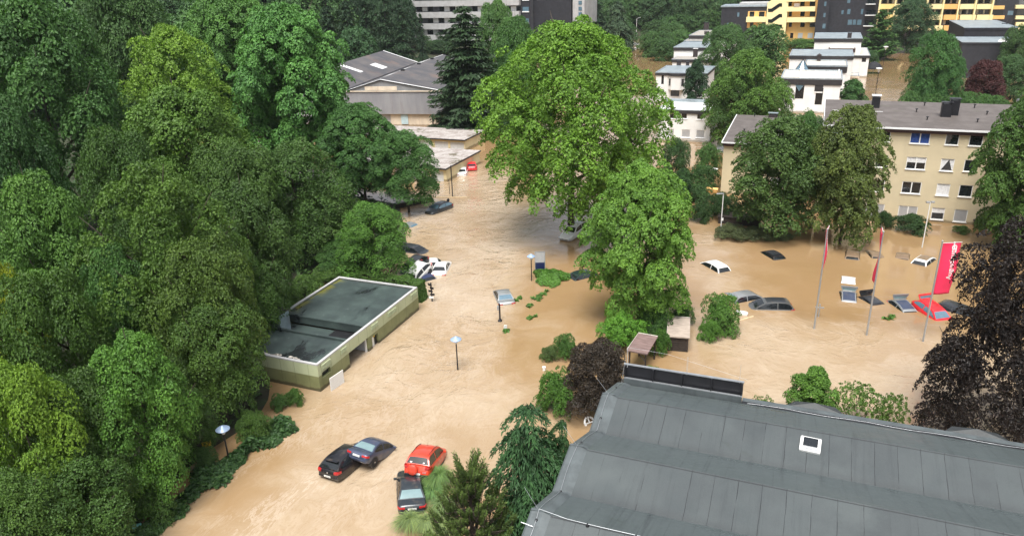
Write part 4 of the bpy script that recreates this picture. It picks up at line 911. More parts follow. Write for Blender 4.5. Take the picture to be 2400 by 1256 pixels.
for r_, yb in enumerate((-26, 1, 28, 55, 82)):
    band(EH, 'balcony', 'concrete_grey', 970, 1221, yb, yb+13.5, -2.0, -.31)
    for a in range(978, 1215, 26):
        band(EH, 'window', 'glass', a, a+11, yb+15, yb+26, -.10, -.004); band(EH, 'wall_panel', 'plaster_white', a+12, a+24, yb+14.5, yb+26.5, -.14, -.105) if (a//26+r_) % 3 else None
    for a, b in ((960, 972), (1226, 1240)):
        w1 = band(EH, 'window', 'glass_blue', a, b, yb+16, yb+26, -.38, -.305); band(EH, 'window_sill', 'metal_white', a-1, b+1, yb+26, yb+28.5, -.5, -.305)
f3 = f3_

# ---- warehouse with two parallel gabled halls
O5 = W(1035, 297); GW = R(-11); XW = Vector((math.cos(GW), math.sin(GW), 0)); YW = Vector((-math.sin(GW), math.cos(GW), 0)); f5 = lambda px, py: onplane(px, py, O5, XW)
EW = empty('warehouse', O5, GW, 'grey warehouse of two low gabled halls with a corrugated front above a cream wall', 'warehouse')
xl, xr = f5(800, 250)[0], f5(1040, 250)[0]; zE = zabove(1037, 214, O5); xap = f5(892, 188)[0]; zA = f5(892, 188)[1]; LEN = (W(1021, 130, zA)-O5).dot(YW)
mk('slate_mid', (.24, .245, .25), .7, var=.12, scale=.6)
k = NT('corrugated sheet'); mp = k.n('ShaderNodeSeparateXYZ'); k.set(mp.inputs[0], k.obj()); wv = k.math('SINE', k.math('MULTIPLY', mp.outputs[0], 30.0))
c = k.mix(k.maprange(k.noise(.35, 5, .6, stretch=(1, 1, .25)), .3, .7), (.24, .24, .255), (.33, .33, .345)); c = k.mix(k.math('MULTIPLY', k.maprange(k.noise(1.2, 6, .7, stretch=(1, 1, .08)), .52, .75), .5), c, (.19, .15, .13))
k.P(Base_Color=c, Roughness=.6); k.bump(wv, .5, .05); M['sheet'] = k.m
k = NT('old fibre cement roof'); mp = k.n('ShaderNodeSeparateXYZ'); k.set(mp.inputs[0], k.obj()); wv = k.math('SINE', k.math('MULTIPLY', mp.outputs[0], 24.0))
c = k.mix(k.maprange(k.noise(.25, 6, .65), .35, .7), (.060, .060, .068), (.11, .10, .098)); c = k.mix(k.math('MULTIPLY', k.maprange(k.noise(.12, 5, .6), .55, .7), .5), c, (.17, .105, .08))
k.P(Base_Color=c, Roughness=.75); k.bump(wv, .3, .04); M['sheet_roof'] = k.m
zm = zabove(1030, 268, O5)
m = MB(); m.b2((f5(915, 283)[0], .3, -1.5), (f5(1024, 283)[0], LEN*.9, zm+.4)); m.build('base_wall', M['plaster_old'], EW)
m = MB(); m.b2((f5(903, 283)[0]-16, .5, -1.5), (f5(915, 283)[0]-.01, LEN*.9, zm+.4)); m.build('side_wall', M['concrete_grey'], EW)
m = MB(); n = 5; m.add([(xl, -.2, zm), (xr, -.2, zm), (xr, -.2, zE), (xl, -.2, zE), (xl, .25, zm), (xr, .25, zm), (xr, .25, zE), (xl, .25, zE)], [(0, 1, 2, 3), (5, 4, 7, 6), (0, 4, 5, 1), (3, 2, 6, 7), (1, 5, 6, 2), (4, 0, 3, 7)])
m.b2((xr-.3, .25, zm), (xr, LEN, zE-.02)); m.build('front_cladding', M['sheet'], EW)
xgr = xap+(xap-f5(812, 204)[0]); xgl = f5(812, 204)[0]; xgr = max(xgr, xr-.4)
m = MB(); m.add([(xgl, .0, zE-.3), (xgr, .0, zE-.3), (xgr, .0, zE+.15), (xap, .0, zA-.1), (xgl, .0, zE+.15)], [(0, 1, 2, 3, 4)]); m.build('gable', M['slate_mid'], EW)
m = MB(); m.b2((f5(855, 207)[0], -.06, f5(890, 212)[1]), (f5(930, 207)[0], -.01, f5(890, 203)[1])); m.build('faded_sign', M['plaster_old'], EW)
m = MB(); m.b2((xl, -.38, zE-.04), (xr+.1, -.21, zE+.16)); m.build('gutter', M['plaster_old'], EW)
def slope(name, x0, z0, x1, z1, y0, y1, mat, t=.12):
    m = MB(); m.add([(x0, y0, z0), (x1, y0, z1), (x1, y1, z1), (x0, y1, z0), (x0, y0, z0+t), (x1, y0, z1+t), (x1, y1, z1+t), (x0, y1, z0+t)], [(3, 2, 1, 0), (4, 5, 6, 7), (0, 1, 5, 4), (1, 2, 6, 5), (2, 3, 7, 6), (3, 0, 4, 7)]); return m.build(name, M[mat], EW)
rA = slope('roof', xap, zA, xgr+.3, zE, -.25, LEN, 'sheet_roof'); rB = slope('roof', xgl, zE+.1, xap, zA, -.25, LEN, 'sheet_roof')
wh2 = xap-xgl; x2 = xgl-.6; zr2 = zA+.9
rC = slope('roof', x2-wh2*1.25, zr2, x2, zE+.1, 2, LEN+3, 'sheet_roof'); rD = slope('roof', x2-wh2*2.5, zE, x2-wh2*1.25, zr2, 2, LEN+3, 'sheet_roof')
m = MB(); m.b2((x2-wh2*2.4, 2.4, -1.5), (x2, LEN+2.8, zE-.1)); m.build('hall_wall', M['concrete_grey'], EW)
m = MB(); m.b2((x2, 0, zE-.05), (xgl, LEN, zE+.12)); m.build('valley_gutter', M['metal_dark'], EW)
m = MB(); t_ = .13
m.add([(xap, -.3, zA+t_), (xgr+.3, -.3, zE+t_), (xgr+.3, -.05, zE+t_+.05), (xap, -.05, zA+t_+.05)], [(0, 1, 2, 3)]); m.add([(xgl, -.3, zE+.1+t_), (xap, -.3, zA+t_), (xap, -.05, zA+t_+.05), (xgl, -.05, zE+.1+t_+.05)], [(0, 1, 2, 3)])
m.add([(x2-wh2*1.25, LEN+2.7, zr2+t_), (x2, LEN+2.7, zE+.1+t_), (x2, LEN+3.1, zE+.14+t_), (x2-wh2*1.25, LEN+3.1, zr2+t_+.04)], [(0, 1, 2, 3)])
m.add([(xgl, LEN-.3, zE+.1+t_), (xap, LEN-.3, zA+t_), (xap, LEN+.1, zA+t_+.05), (xgl, LEN+.1, zE+.1+t_+.05)], [(0, 1, 2, 3)]); m.build('verge_strip', M['metal_white'], EW)
def on_slope(x, x0, z0, x1, z1): return z0+(z1-z0)*(x-x0)/(x1-x0)
def skylight(par, xa, xb, ya, yb, s):
    m = MB(); z = lambda x: on_slope(x, *s)+.13; m.add([(xa, ya, z(xa)), (xb, ya, z(xb)), (xb, yb, z(xb)), (xa, yb, z(xa))], [(0, 1, 2, 3)]); m.build('skylight', M['metal_white'], par)
sB = (xgl, zE+.1, xap, zA); sC = (x2-wh2*1.25, zr2, x2, zE+.1)
for f in (.30, .52, .80): skylight(rB, lerp(xgl, xap, .35), lerp(xgl, xap, .62), LEN*f, LEN*(f+.10), sB)
skylight(rC, x2-wh2*.72, x2-wh2*.30, LEN*.62, LEN*.70, sC); skylight(rC, x2-wh2*1.15, x2-wh2*.5, LEN*.40, LEN*.44, sC)
for f in (.30, .55, .78):
    m = MB(); m.box((xap, LEN*f, zA+.25), (.7, .9, .3)); m.build('ridge_vent', M['metal_dark'], rA)
m = MB(); xa, za = f5(939, 272); xb, _ = f5(955, 272); m.b2((xa, .16, .4), (xb, .29, zm-.15)); m.build('door', M['door_blue'], EW)
m = MB(); m.b2((f5(1012, 283)[0], .2, -1), (f5(1015, 283)[0], .29, zm)); m.build('downpipe', M['bark'], EW)

# ---- rows of lock-up garages
def garages(label, fr, back, zt, left_px, doors, mat='plaster_cream'):
    P = W(fr[0], fr[1], zt); d_ = loc(W(back[0], back[1], zt), P)[1]; xl_ = onplane(left_px, fr[1], P, XD)[0]
    e = empty('garage_row', (P.x, P.y, 0), GA, label, 'garages', 'rows of lock-up garages')
    H = [(onplane(a, fr[1]+10, P, XD)[0], onplane(b, fr[1]+10, P, XD)[0], -1.0, zt-.55) for a, b in doors]
    x = min(h[0] for h in H)-.6
    while x-2.5 > xl_: H.append((x-2.4, x, -1.0, zt-.55)); x -= 3.0
    m = MB(); shell(m, xl_, 0, d_, -1.5, zt-.2, H, mi=0); m.build('wall', M[mat], e)
    for h in H:
        m = MB(); n = 10
        m.b2((h[0], .08, h[2]), (h[1], .13, h[3]))
        for i in range(n): xx = lerp(h[0], h[1], (i+.5)/n); m.b2((xx-.02, .065, h[2]), (xx+.02, .08, h[3]))
        m.build('garage_door', M['door_grey'], e)
    m = MB(); m.b2((xl_-.2, -.35, zt-.197), (.15, d_+.1, zt)); rf = m.build('roof', M['old_roof'], e)
    m = MB(); m.b2((xl_-.2, -.42, zt-.22), (.2, -.353, zt-.02)); m.b2((.153, -.353, zt-.22), (.22, d_+.1, zt-.01)); m.build('gutter', M['metal_dark'], rf); return e
k = NT('mossy garage roof'); c = k.mix(k.maprange(k.noise(.5, 6, .7), .35, .62), (.40, .37, .35), (.26, .225, .205)); c = k.mix(k.maprange(k.noise(.33, 5, .6), .58, .66), c, (.10, .085, .05)); c = k.mix(k.math('MULTIPLY', k.maprange(k.noise(2.5, 4), .55, .7), .7), c, (.60, .59, .57)); k.P(Base_Color=c, Roughness=.8); M['old_roof'] = k.m
garages('cream lock-up garages in front of the warehouse, with a moss patched grey roof', (1089, 327), (1113, 304), 1.95, 735, ((1055, 1087), (1019, 1050)))
garages('cream lock-up garages in the nearer row, partly behind the small tree', (1045, 394), (1080, 350), 2.05, 815, ((1010, 1039),))

# ---- green flat-roofed building
A = W(752, 918); B = W(988, 728); ZG = 2.2
wG = abs(loc(W(795, 650, ZG), W(985, 671, ZG))[0]); LG = (loc(B, A)[1]+loc(W(985, 672, ZG), A)[1])/2
OG = A-XD*wG; EGr = empty('utility_building', OG, GA, 'low green building with dark wet flat roof and chimney, standing in the flood', 'building')
fg = lambda px, py: onplane(px, py, A, YD)       # along the street side: (distance, height)
ops = {'door_way': ((817, 824), (862, 795), (821, 862), (864, 826)), 'side_door': ((872, 789), (885.5, 781.5), (874, 815), (886, 806))}
k = NT('two-tone green panels'); sp = k.n('ShaderNodeSeparateXYZ'); k.set(sp.inputs[0], k.obj()); z = sp.outputs[2]
up = k.mix(k.maprange(k.noise(.6, 5), .3, .7), (.42, .47, .29), (.49, .54, .35)); lowc = k.mix(k.maprange(k.noise(.8, 5), .3, .7), (.175, .19, .085), (.23, .245, .115))
c = k.mix(k.maprange(z, 1.19, 1.23), lowc, up); c = k.mix(k.maprange(k.math('ADD', z, k.math('MULTIPLY', k.math('SUBTRACT', k.noise(1.2, 5), .5), .4)), .34, .16), c, (.085, .075, .038))
j = k.math('FRACT', k.math('DIVIDE', k.math('ADD', sp.outputs[1], sp.outputs[0]), 1.22)); c = k.mix(k.math('MULTIPLY', k.math('LESS_THAN', j, .03), .5), c, (.09, .10, .05))
c = k.mix(k.math('MULTIPLY', k.maprange(k.noise(2.2, 6, .7, stretch=(1, 1, .15)), .52, .75), .28), c, (.12, .13, .07)); k.P(Base_Color=c, Roughness=.6); M['green_panel'] = k.m
d0, d1 = fg(817, 824)[0], fg(862, 795)[0]; zd = (fg(817, 824)[1]+fg(862, 795)[1])/2
s0, s1 = fg(871, 789)[0], fg(886, 781)[0]; zs = (fg(871, 789)[1]+fg(886, 781)[1])/2; b0, b1 = fg(757, 890)[0], fg(776, 872)[0]
hl = [(d0, d1, -1.5, zd), (s0, s1, -1.5, zs), (b0, b1, .9, 1.35)]
m = MB(); mf = MB(); facade(mf, 0, LG, -1.5, ZG-.1, hl, dep=.25)
# facade() works in x-z: turn it to run along +y on the x = wG face
mw = MB(); mw.add([(wG-v[1], v[0], v[2]) for v in mf.v], mf.f)
mw.quad((0, 0, -1.5), (wG, 0, -1.5), (wG, 0, ZG-.1), (0, 0, ZG-.1)); mw.quad((0, LG, -1.5), (0, 0, -1.5), (0, 0, ZG-.1), (0, LG, ZG-.1)); mw.quad((wG, LG, -1.5), (0, LG, -1.5), (0, LG, ZG-.1), (wG, LG, ZG-.1))
mw.build('wall', M['green_panel'], EGr)
m = MB(); m.b2((wG-3.0, d0-.3, -1.4), (wG-2.9, d1+.3, zd+.2)); m.b2((wG-2.9, d0-.3, zd+.05), (wG-.26, d1+.3, zd+.2)); m.b2((wG-2.9, d0-.3, -1.4), (wG-.26, d0-.15, zd+.05)); m.build('doorway_lining', M['plastic_black'], EGr)
m = MB(); m.b2((wG-2.9, d1-.02, -1.4), (wG-.26, d1+.10, zd+.04)); gd = m.build('garage_door', M['door_grey'], EGr); m = MB(); m.b2((wG-.24, d1-.18, -1.4), (wG-.12, d1-.05, zd)); m.build('door_post', M['plastic_white'], EGr)
m = MB(); m.b2((wG-.20, s0+.02, -1.4), (wG-.14, s1-.45, zs-.1)); m.build('door', M['plastic_white'], EGr); m = MB(); m.b2((wG-.139, s0+.4, .75), (wG-.13, s0+.62, .98)); m.build('notice', M['box_yellow'], EGr)
for q0, q1, q2, q3 in ((s0, s1, -1.4, zs), (b0, b1, .9, 1.35)): m = MB(); m.b2((wG-.22, q0, q2), (wG-.205, q1, q3)); m.build('dark_opening', M['plastic_black'], EGr)
for (p, q, w1) in (((909, 748), (928, 732), 0), ((963, 707), (978, 694), 0), ((870, 778), (886, 766), 0), ((754, 871), (775, 855), 0), ((798, 832), (812, 820), 0)):
    ya, yb = fg(*p)[0], fg(*q)[0]; zc = ZG-.42; m = MB()
    for i in range(5): m.box((wG+.03, (ya+yb)/2, zc-.2+i*.085), (.05, yb-ya, .05), rot=Matrix.Rotation(R(25), 3, 'Y'))
    m.build('louvre', M['sheet'] if False else M['green_panel'], EGr)
k = NT('wet dark green roof felt'); n1 = k.noise(.45, 6, .6); sp = k.n('ShaderNodeSeparateXYZ'); k.set(sp.inputs[0], k.obj())
c = k.mix(k.maprange(n1, .3, .7), (.030, .042, .042), (.056, .080, .074)); stn = k.maprange(k.noise(.22, 6, .68, dist=.6, stretch=(1.6, .8, 1)), .54, .66); c = k.mix(k.math('MULTIPLY', stn, .85), c, (.012, .012, .015))
jj = k.math('FRACT', k.math('DIVIDE', sp.outputs[1], .9)); c = k.mix(k.math('MULTIPLY', k.math('LESS_THAN', jj, .05), k.math('MULTIPLY', k.maprange(k.noise(1.5, 3), .45, .6), .6)), c, (.03, .035, .035))
c = k.mix(k.math('MULTIPLY', k.maprange(k.noise(1.8, 5, .75), .60, .75), .35), c, (.20, .24, .23))
edge = k.maprange(sp.outputs[0], 1.3, .2); c = k.mix(k.math('MULTIPLY', edge, k.maprange(k.noise(1.1, 5), .4, .6)), c, (.13, .13, .022))
k.P(Base_Color=c, Roughness=k.math('SUBTRACT', .5, k.math('MULTIPLY', stn, .35))); k.bump(k.noise(5, 5), .25, .03); M['felt_green'] = k.m
ya, yb = fg(820, 800)[0], fg(845, 775)[0]
y1_ = loc(W(742, 776, ZG), OG)[1]; y2_ = y1_+2.3
y1_, y2_ = 4.1, 6.5
m = MB(); m.b2((.22, .22, 1.5), (wG-.22, y1_, ZG-.16)); m.b2((.22, y2_, 1.5), (wG-.22, LG-.22, ZG-.16)); m.b2((.22, y1_, 1.0), (wG-.22, y2_, 1.35)); rf = m.build('roof', M['felt_green'], EGr)
m = MB(); m.b2((0, 0, ZG-.099), (wG, .22, ZG)); m.b2((0, LG-.22, ZG-.099), (wG, LG, ZG)); m.b2((wG-.22, .22, ZG-.099), (wG, LG-.22, ZG)); m.b2((0, .22, ZG-.099), (.22, y1_, ZG)); m.b2((0, y2_, ZG-.099), (.22, LG-.22, ZG)); m.b2((-.01, y1_, .9), (.10, y2_, ZG-.5)); m.build('parapet', M['concrete_grey'], EGr)
m = MB(); m.b2((.22, y1_-.18, ZG-.157), (wG-.22, y1_+.02, ZG+.02)); m.b2((.22, y2_-.02, ZG-.157), (wG-.22, y2_+.12, ZG-.04)); m.build('roof_kerb', M['felt_green'], rf)
m = MB(); m.b2((.5, y1_+.35, 1.3), (1.5, y1_+1.55, ZG+.9)); ch = m.build('chimney', M['zinc'], EGr, bevel=.02)
m = MB(); m.add([(.35, y1_+.2, ZG+.9), (1.65, y1_+.2, ZG+.9), (1.65, y1_+1.7, ZG+.9), (.35, y1_+1.7, ZG+.9), (1.0, y1_+.95, ZG+1.25)], [(0, 1, 4), (1, 2, 4), (2, 3, 4), (3, 0, 4), (3, 2, 1, 0)]); m.build('cap', M['brick_dark'], ch)
rt = random.Random(3)
m = MB()
for i in range(26): m.box((rt.uniform(.4, wG*.75), .32+rt.uniform(0, .25), ZG-.13), (rt.uniform(.1, .5), rt.uniform(.06, .2), .06), rz=rt.uniform(-.4, .4))
m.build('loose_gravel', M['gravel_pale'], rf)
pb = A+YD*fg(770, 890)[0]; bd = empty('white_board', Vector((pb.x, pb.y, 0))+XD*.75, GA+R(90)-.12, 'white board leaning against the front corner of the green building', 'board'); m = MB(); m.b2((-.72, -.02, -.3), (.72, .03, 1.05)); m.build('panel', M['plastic_white'], bd, bevel=.04)
# ---- house hidden among the left trees
P = W(560, 352, 0); e = empty('hidden_house', P, GA, 'white house with a low roof glimpsed between the trees of the left wood', 'house')
m = MB(); shell(m, -5, 3.4, 7, -1, 2.8); m.build('wall', M['plaster_white'], e); m = MB(); m.b2((-5.3, -.4, 2.8), (3.7, 7.3, 3.1)); m.build('roof', M['concrete_grey'], e)
for xx in (2.0, 2.9): m = MB(); m.b2((xx, -.5, -.5), (xx+.25, -.41, 3.3)); m.build('post', M['plastic_white'], e)
# ---- low dark wall by the street
P0, P1 = W(925, 490), W(1012, 474); wl = empty('garden_wall', P0, heading(P0, P1), 'low dark brick garden wall with a pale coping by the drifting dark car', 'wall')
L_ = (P1-P0).length; m = MB(); m.b2((0, 0, -1), (L_, .25, .62)); m.build('brickwork', M['brick_dark'], wl); m = MB(); m.b2((-.05, -.05, .62), (L_*.92, .3, .72)); m.build('coping', M['concrete_grey'], wl)
# ------------------------------------------------------------------ the big bitumen roof in front
ZR = 7.0; OR_ = W(1445, 897, ZR); RA = (W(2400, 1055, ZR)-OR_); RA.z = 0; RA.normalize(); RP = Vector((RA.y, -RA.x, 0))     # along the ridge / towards the viewer
edge = [(1445, 897), (1411, 923), (1381, 1010), (1335, 1043), (1294, 1151), (1244, 1194), (1221, 1256)]
prof = [(0.0, ZR)]
for p in edge[1:]:
    t, z = onplane(p[0], p[1], OR_, RP); prof.append((t, z))
# continue the saw-tooth under and behind the lower picture edge
(t5, z5), (t4, z4) = prof[5], prof[4]
prof[6] = (prof[5][0]+2.35, prof[5][1]-.85)
for _ in range(2): prof += [(prof[-1][0]+2.4, prof[-1][1]+.95), (prof[-1][0]+4.75, prof[-1][1]+.1)]
LR = 30.0
rz_r = math.atan2(RA.y, RA.x); ER = empty('bitumen_roofed_hall', (OR_.x, OR_.y, 0), rz_r, 'hall with a large saw-tooth roof of grey bitumen felt in the lower right', 'hall')
# local frame: x along the ridge, y away from the viewer
k = NT('grey bitumen felt'); uv = k.n('ShaderNodeUVMap').outputs[0]; sp = k.n('ShaderNodeSeparateXYZ'); k.set(sp.inputs[0], uv); u, v = sp.outputs[0], sp.outputs[1]
row = k.math('FLOOR', v); fr = k.math('FRACT', v); wob = k.math('MULTIPLY', k.math('SUBTRACT', k.noise(1.2, 4), .5), .07)
uu = k.math('ADD', k.math('ADD', u, k.math('MULTIPLY', row, .37)), wob); cell = k.math('DIVIDE', uu, .90); fc = k.math('FRACT', cell); cid = k.math('FLOOR', cell)
wn = k.n('ShaderNodeTexWhiteNoise'); wn.noise_dimensions = '2D'; cv = k.n('ShaderNodeCombineXYZ'); k.set(cv.inputs[0], cid); k.set(cv.inputs[1], row); k.set(wn.inputs[0], cv)
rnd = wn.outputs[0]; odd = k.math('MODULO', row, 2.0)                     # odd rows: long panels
seam_w = k.maprange(k.noise(.9, 4), .35, .65, .012, .03); seam = k.math('MAXIMUM', k.math('LESS_THAN', fc, seam_w), 0)
vis = k.math('MULTIPLY', k.maprange(k.noise(.55, 4), .38, .52), k.math('MULTIPLY_ADD', odd, .55, .40)); seam = k.math('MULTIPLY', seam, vis)
hs_ = k.math('LESS_THAN', k.math('ABSOLUTE', k.math('SUBTRACT', fr, .03)), .012); seam = k.math('MAXIMUM', seam, k.math('MULTIPLY', hs_, k.math('MULTIPLY', odd, .7)))
base = k.mix(rnd, (.040, .048, .051), (.053, .063, .066)); base = k.mix(k.maprange(k.noise(.35, 6, .62), .3, .72), base, (.060, .072, .074))
base = k.mix(k.math('MULTIPLY', k.math('SUBTRACT', 1.0, odd), .75), base, (.074, .092, .093))  # even ledge rows lighter: sky reflection put into the felt colour
base = k.mix(k.math('MULTIPLY', k.maprange(k.noise(1.3, 6, .7, vec=uv, stretch=(2.4, .25, 1)), .5, .75), .7), base, (.030, .036, .039))
base = k.mix(k.math('MULTIPLY', k.maprange(k.noise(.16, 6, .7), .52, .70), .45), base, (.082, .096, .096)); base = k.mix(k.math('MULTIPLY', k.maprange(k.noise(.5, 6, .75, dist=1.5), .60, .70), .35), base, (.032, .040, .034))
pud = k.math('MULTIPLY', k.math('SUBTRACT', 1.0, odd), k.math('MULTIPLY', k.maprange(k.math('ABSOLUTE', k.math('SUBTRACT', fr, .10)), .07, .01), k.maprange(k.noise(.22, 3, .5, vec=uv, stretch=(1, .0, 1)), .45, .6)))
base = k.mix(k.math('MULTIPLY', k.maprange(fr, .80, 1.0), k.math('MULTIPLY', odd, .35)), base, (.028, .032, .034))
c = k.mix(seam, base, (.007, .008, .010)); c = k.mix(k.math('MULTIPLY', k.maprange(k.noise(38, 2), .5, .62), .14), c, (.10, .11, .115))
k.P(Base_Color=c, Roughness=k.math('MULTIPLY_ADD', pud, -.42, k.maprange(k.noise(.8, 4), .3, .7, .42, .62)), Specular_IOR_Level=.5); k.bump(k.math('ADD', k.math('MULTIPLY', seam, -.6), k.math('MULTIPLY', k.noise(30, 3), .35)), .35, .03); M['felt_grey'] = k.m
mk('felt_dark', (.030, .035, .037), .6, var=.2)
mk('felt_verge', (.078, .092, .096), .5, var=.2, scale=1.2, bump=.25, stain=((.028, .032, .032), .4))
def roof_strip(m, uvs, x0, x1, dz=0.0):
    for i in range(len(prof)-1):
        (ta, za), (tb, zb) = prof[i], prof[i+1]; n = 4
        for j in range(n):
            a, b = j/n, (j+1)/n; z_ = lambda q: lerp(za, zb, q)+dz-(.05 if False else 0)
            m.quad((x0, -lerp(ta, tb, b), z_(b)), (x1, -lerp(ta, tb, b), z_(b)), (x1, -lerp(ta, tb, a), z_(a)), (x0, -lerp(ta, tb, a), z_(a)))
            uvs += [(x0, i+b), (x1, i+b), (x1, i+a), (x0, i+a)]
m = MB(); uvs = []
roof_strip(m, uvs, .72, LR)
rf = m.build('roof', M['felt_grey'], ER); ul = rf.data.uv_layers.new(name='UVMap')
for i, c in enumerate(uvs): ul.data[i].uv = (c[0], min(c[1], int(c[1])+.9999) if False else c[1])
# keep the row number exact at strip ends
for f_ in rf.data.polygons:
    vs = [ul.data[l].uv[1] for l in f_.loop_indices]; lo = math.floor(min(vs)+1e-4)
    for l in f_.loop_indices: ul.data[l].uv[1] = min(max(ul.data[l].uv[1], lo+.0005), lo+.9995)
# raised verge along the left edge
m = MB()
for i in range(len(prof)-1):
    (ta, za), (tb, zb) = prof[i], prof[i+1]
    sec = lambda t, z: [(0, -t, z-.5), (0, -t, z), (.08, -t, z+.06), (.50, -t, z+.10), (.60, -t, z+.07), (.80, -t, z+.004)]
    A_, B_ = sec(ta, za), sec(tb, zb); m.add(A_+B_, [(j, 6+j, 7+j, j+1) for j in range(5)])
vg = m.build('verge', M['felt_verge'], ER)
m = MB()
for t, z in prof[1:-1]: m.add([(.02, -t-.06, z+.07), (.62, -t-.06, z+.105), (.80, -t-.06, z+.012), (.80, -t+.06, z+.012), (.62, -t+.06, z+.105), (.02, -t+.06, z+.07)], [(0, 1, 4, 5), (1, 2, 3, 4)])
m.build('verge_flashing', M['felt_verge'], vg)
tb_ = prof[-1][0]
m = MB(); pts = [(t, z) for t, z in prof]; n = len(pts)
m.add([(.05, -t, z-.25) for t, z in pts]+[(.05, -t, -1.5) for t, z in pts], [(i, n+i, n+i+1, i+1) for i in range(n-1)])
m.quad((.05, -0, -1.5), (LR, 0, -1.5), (LR, 0, ZR-.2), (.05, 0, ZR-.2)); m.quad((LR, 0, -1.5), (LR, -tb_, -1.5), (LR, -tb_, ZR), (LR, 0, ZR)); m.quad((.05, -tb_, -1.5), (LR, -tb_, -1.5), (LR, -tb_, prof[-1][1]-.1), (.05, -tb_, prof[-1][1]-.1))
m.build('wall', M['concrete_grey'], ER)
# lightning conductor on the verge
cab = [(.34, -t, z+.135) for t, z in prof]
m = MB(); pp = []
for a, b in zip(cab, cab[1:]):
    for q in range(6): p = Vector(a).lerp(Vector(b), q/6); pp.append(p+Vector((.03*math.sin(p.y*2.1), 0, 0)))
m.tube(pp, .009, 6); m.tube([cab[5], (.9, cab[5][1]-.05, prof[5][1]+.1)]+[(x, -prof[5][0]-.10-.012*math.sin(x*3), prof[5][1]+.06) for x in np.linspace(1.4, 12, 14)], .010, 6)
m.tube([(-.1, cab[5][1]-.75, cab[5][2]-.12), (.34, cab[5][1]-.72, cab[5][2]-.22)], .014, 5)
ck = m.build('lightning_conductor', M['metal_grey'], ER)
for p in list(pp[3::7])+[(x, -prof[5][0]-.10, prof[5][1]+.06) for x in np.linspace(2.2, 11, 6)]: m = MB(); m.lathe([(.07, -.09), (.05, -.02), (.02, .02)], p, n=10); m.build('cable_holder', M['plastic_black'], ck)
m = MB()
for (t, z), dx in ((prof[1], -.75), (prof[3], -.7), (prof[5], -.65)): m.tube([(.3, -t, z+.1), (dx*.5, -t+.25, z+.75)], .007, 5)
m.build('lightning_rod', M['metal_grey'], ck)
# louvred box along the ridge
t_end = loc(W(1740, 918, ZR+.7), OR_)[0] if False else (W(1738, 940, ZR+.1)-OR_).dot(RA)
m = MB(); m.b2((.35, .10, ZR-.3), (t_end, .32, ZR+.28)); lb = m.build('parapet', M['felt_verge'], ER)
m = MB(); m.b2((.35, .34, ZR+.2), (t_end, .38, ZR+1.02)); m.build('parapet_panel', M['metal_dark'], lb)
m = MB(); m.b2((.30, .28, ZR+1.02), (t_end+.03, .42, ZR+1.07)); m.build('rail', M['metal_grey'], lb)
m = MB(); m.b2((.35, .12, ZR+.30), (t_end, .2, ZR+.35)); m.build('lower_rail', M['metal_grey'], lb)
for x in np.linspace(.4, t_end-.06, 5): m = MB(); m.b2((x-.035, .14, ZR+.0), (x+.035, .335, ZR+1.02)); m.build('bracket', M['metal_dark'], lb)
m = MB(); m.tube([(.5, .25, ZR+.9), (.5, .25, ZR+2.1)], .014, 6); m.tube([(.34, -.3, ZR+.2), (.42, .1, ZR+1.5), (.48, .25, ZR+2.1), (2.6, .5, ZR+1.9), (6.6, .5, ZR+1.12)], .005, 5)
for x in (3.6, t_end-2.8, t_end-.2): m.tube([(x, .25, ZR+1.0), (x, .25, ZR+2.05)], .006, 5)
m.build('antenna_wire', M['shutter_grey'], lb)
# far eaves with two small hipped dormers beyond the ridge
m = MB(); m.add([(t_end, .04, ZR-.01), (LR, .04, ZR-.01), (LR, .55, ZR-.28), (t_end, .55, ZR-.28)], [(0, 1, 2, 3)]); m.b2((t_end, .55, ZR-.34), (LR, .95, ZR-.20)); m.add([(t_end, .95, ZR-.2), (LR, .95, ZR-.2), (LR, 1.5, ZR-.6), (t_end, 1.5, ZR-.6)], [(0, 1, 2, 3)]); fe = m.build('far_eaves', M['felt_verge'], ER)
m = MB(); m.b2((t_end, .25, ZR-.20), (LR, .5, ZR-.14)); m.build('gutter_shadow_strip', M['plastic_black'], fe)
m = MB(); m.tube([(x, .12+.05*math.sin(x*1.7), ZR+.03) for x in np.linspace(t_end+.3, LR, 26)], .006, 5); m.build('loose_cable', M['metal_grey'], fe)
for px, py in ((1905, 968), (2290, 1020)):
    x = (W(px, py, ZR)-OR_).dot(RA); m = MB(); m.add([(x-1.3, .9, ZR-.25), (x+1.5, .9, ZR-.25), (x+1.1, 1.8, ZR-.4), (x-.8, 1.8, ZR-.4), (x+.1, 1.2, ZR+.02)], [(0, 1, 4), (1, 2, 4), (2, 3, 4), (3, 0, 4)]); m.build('dormer', M['felt_dark'], ER)
# skylight
xs_, ts_ = None, None
Pk = W(1899, 1044, prof[1][1]-.25); xk = (Pk-OR_).dot(RA); tk = (Pk-OR_).dot(RP); (ta, za), (tb, zb) = prof[1], prof[2]; sl = math.atan2(zb-za, tb-ta)
zk = lerp(za, zb, (tk-ta)/(tb-ta))
sk = empty('roof_window', (0, 0, 0), 0); sk.parent = ER; sk.location = (xk, -tk, zk); sk.rotation_euler = (-sl, 0, R(-3)); sk.scale = (.84, .84, .84)
m = MB(); m.b2((-.52, -.46, -.1), (.52, .50, .16)); m.build('kerb', M['plastic_white'], sk, bevel=.06, seg=3)
m = MB(); m.b2((-.36, -.20, .16), (.36, .40, .20)); m.build('pane', M['glass'], sk, bevel=.01); m = MB(); m.b2((-.42, -.38, .163), (.42, -.31, .185)); m.b2((-.38, -.22, .163), (.38, -.205, .21)); m.build('trim', M['metal_grey'], sk)
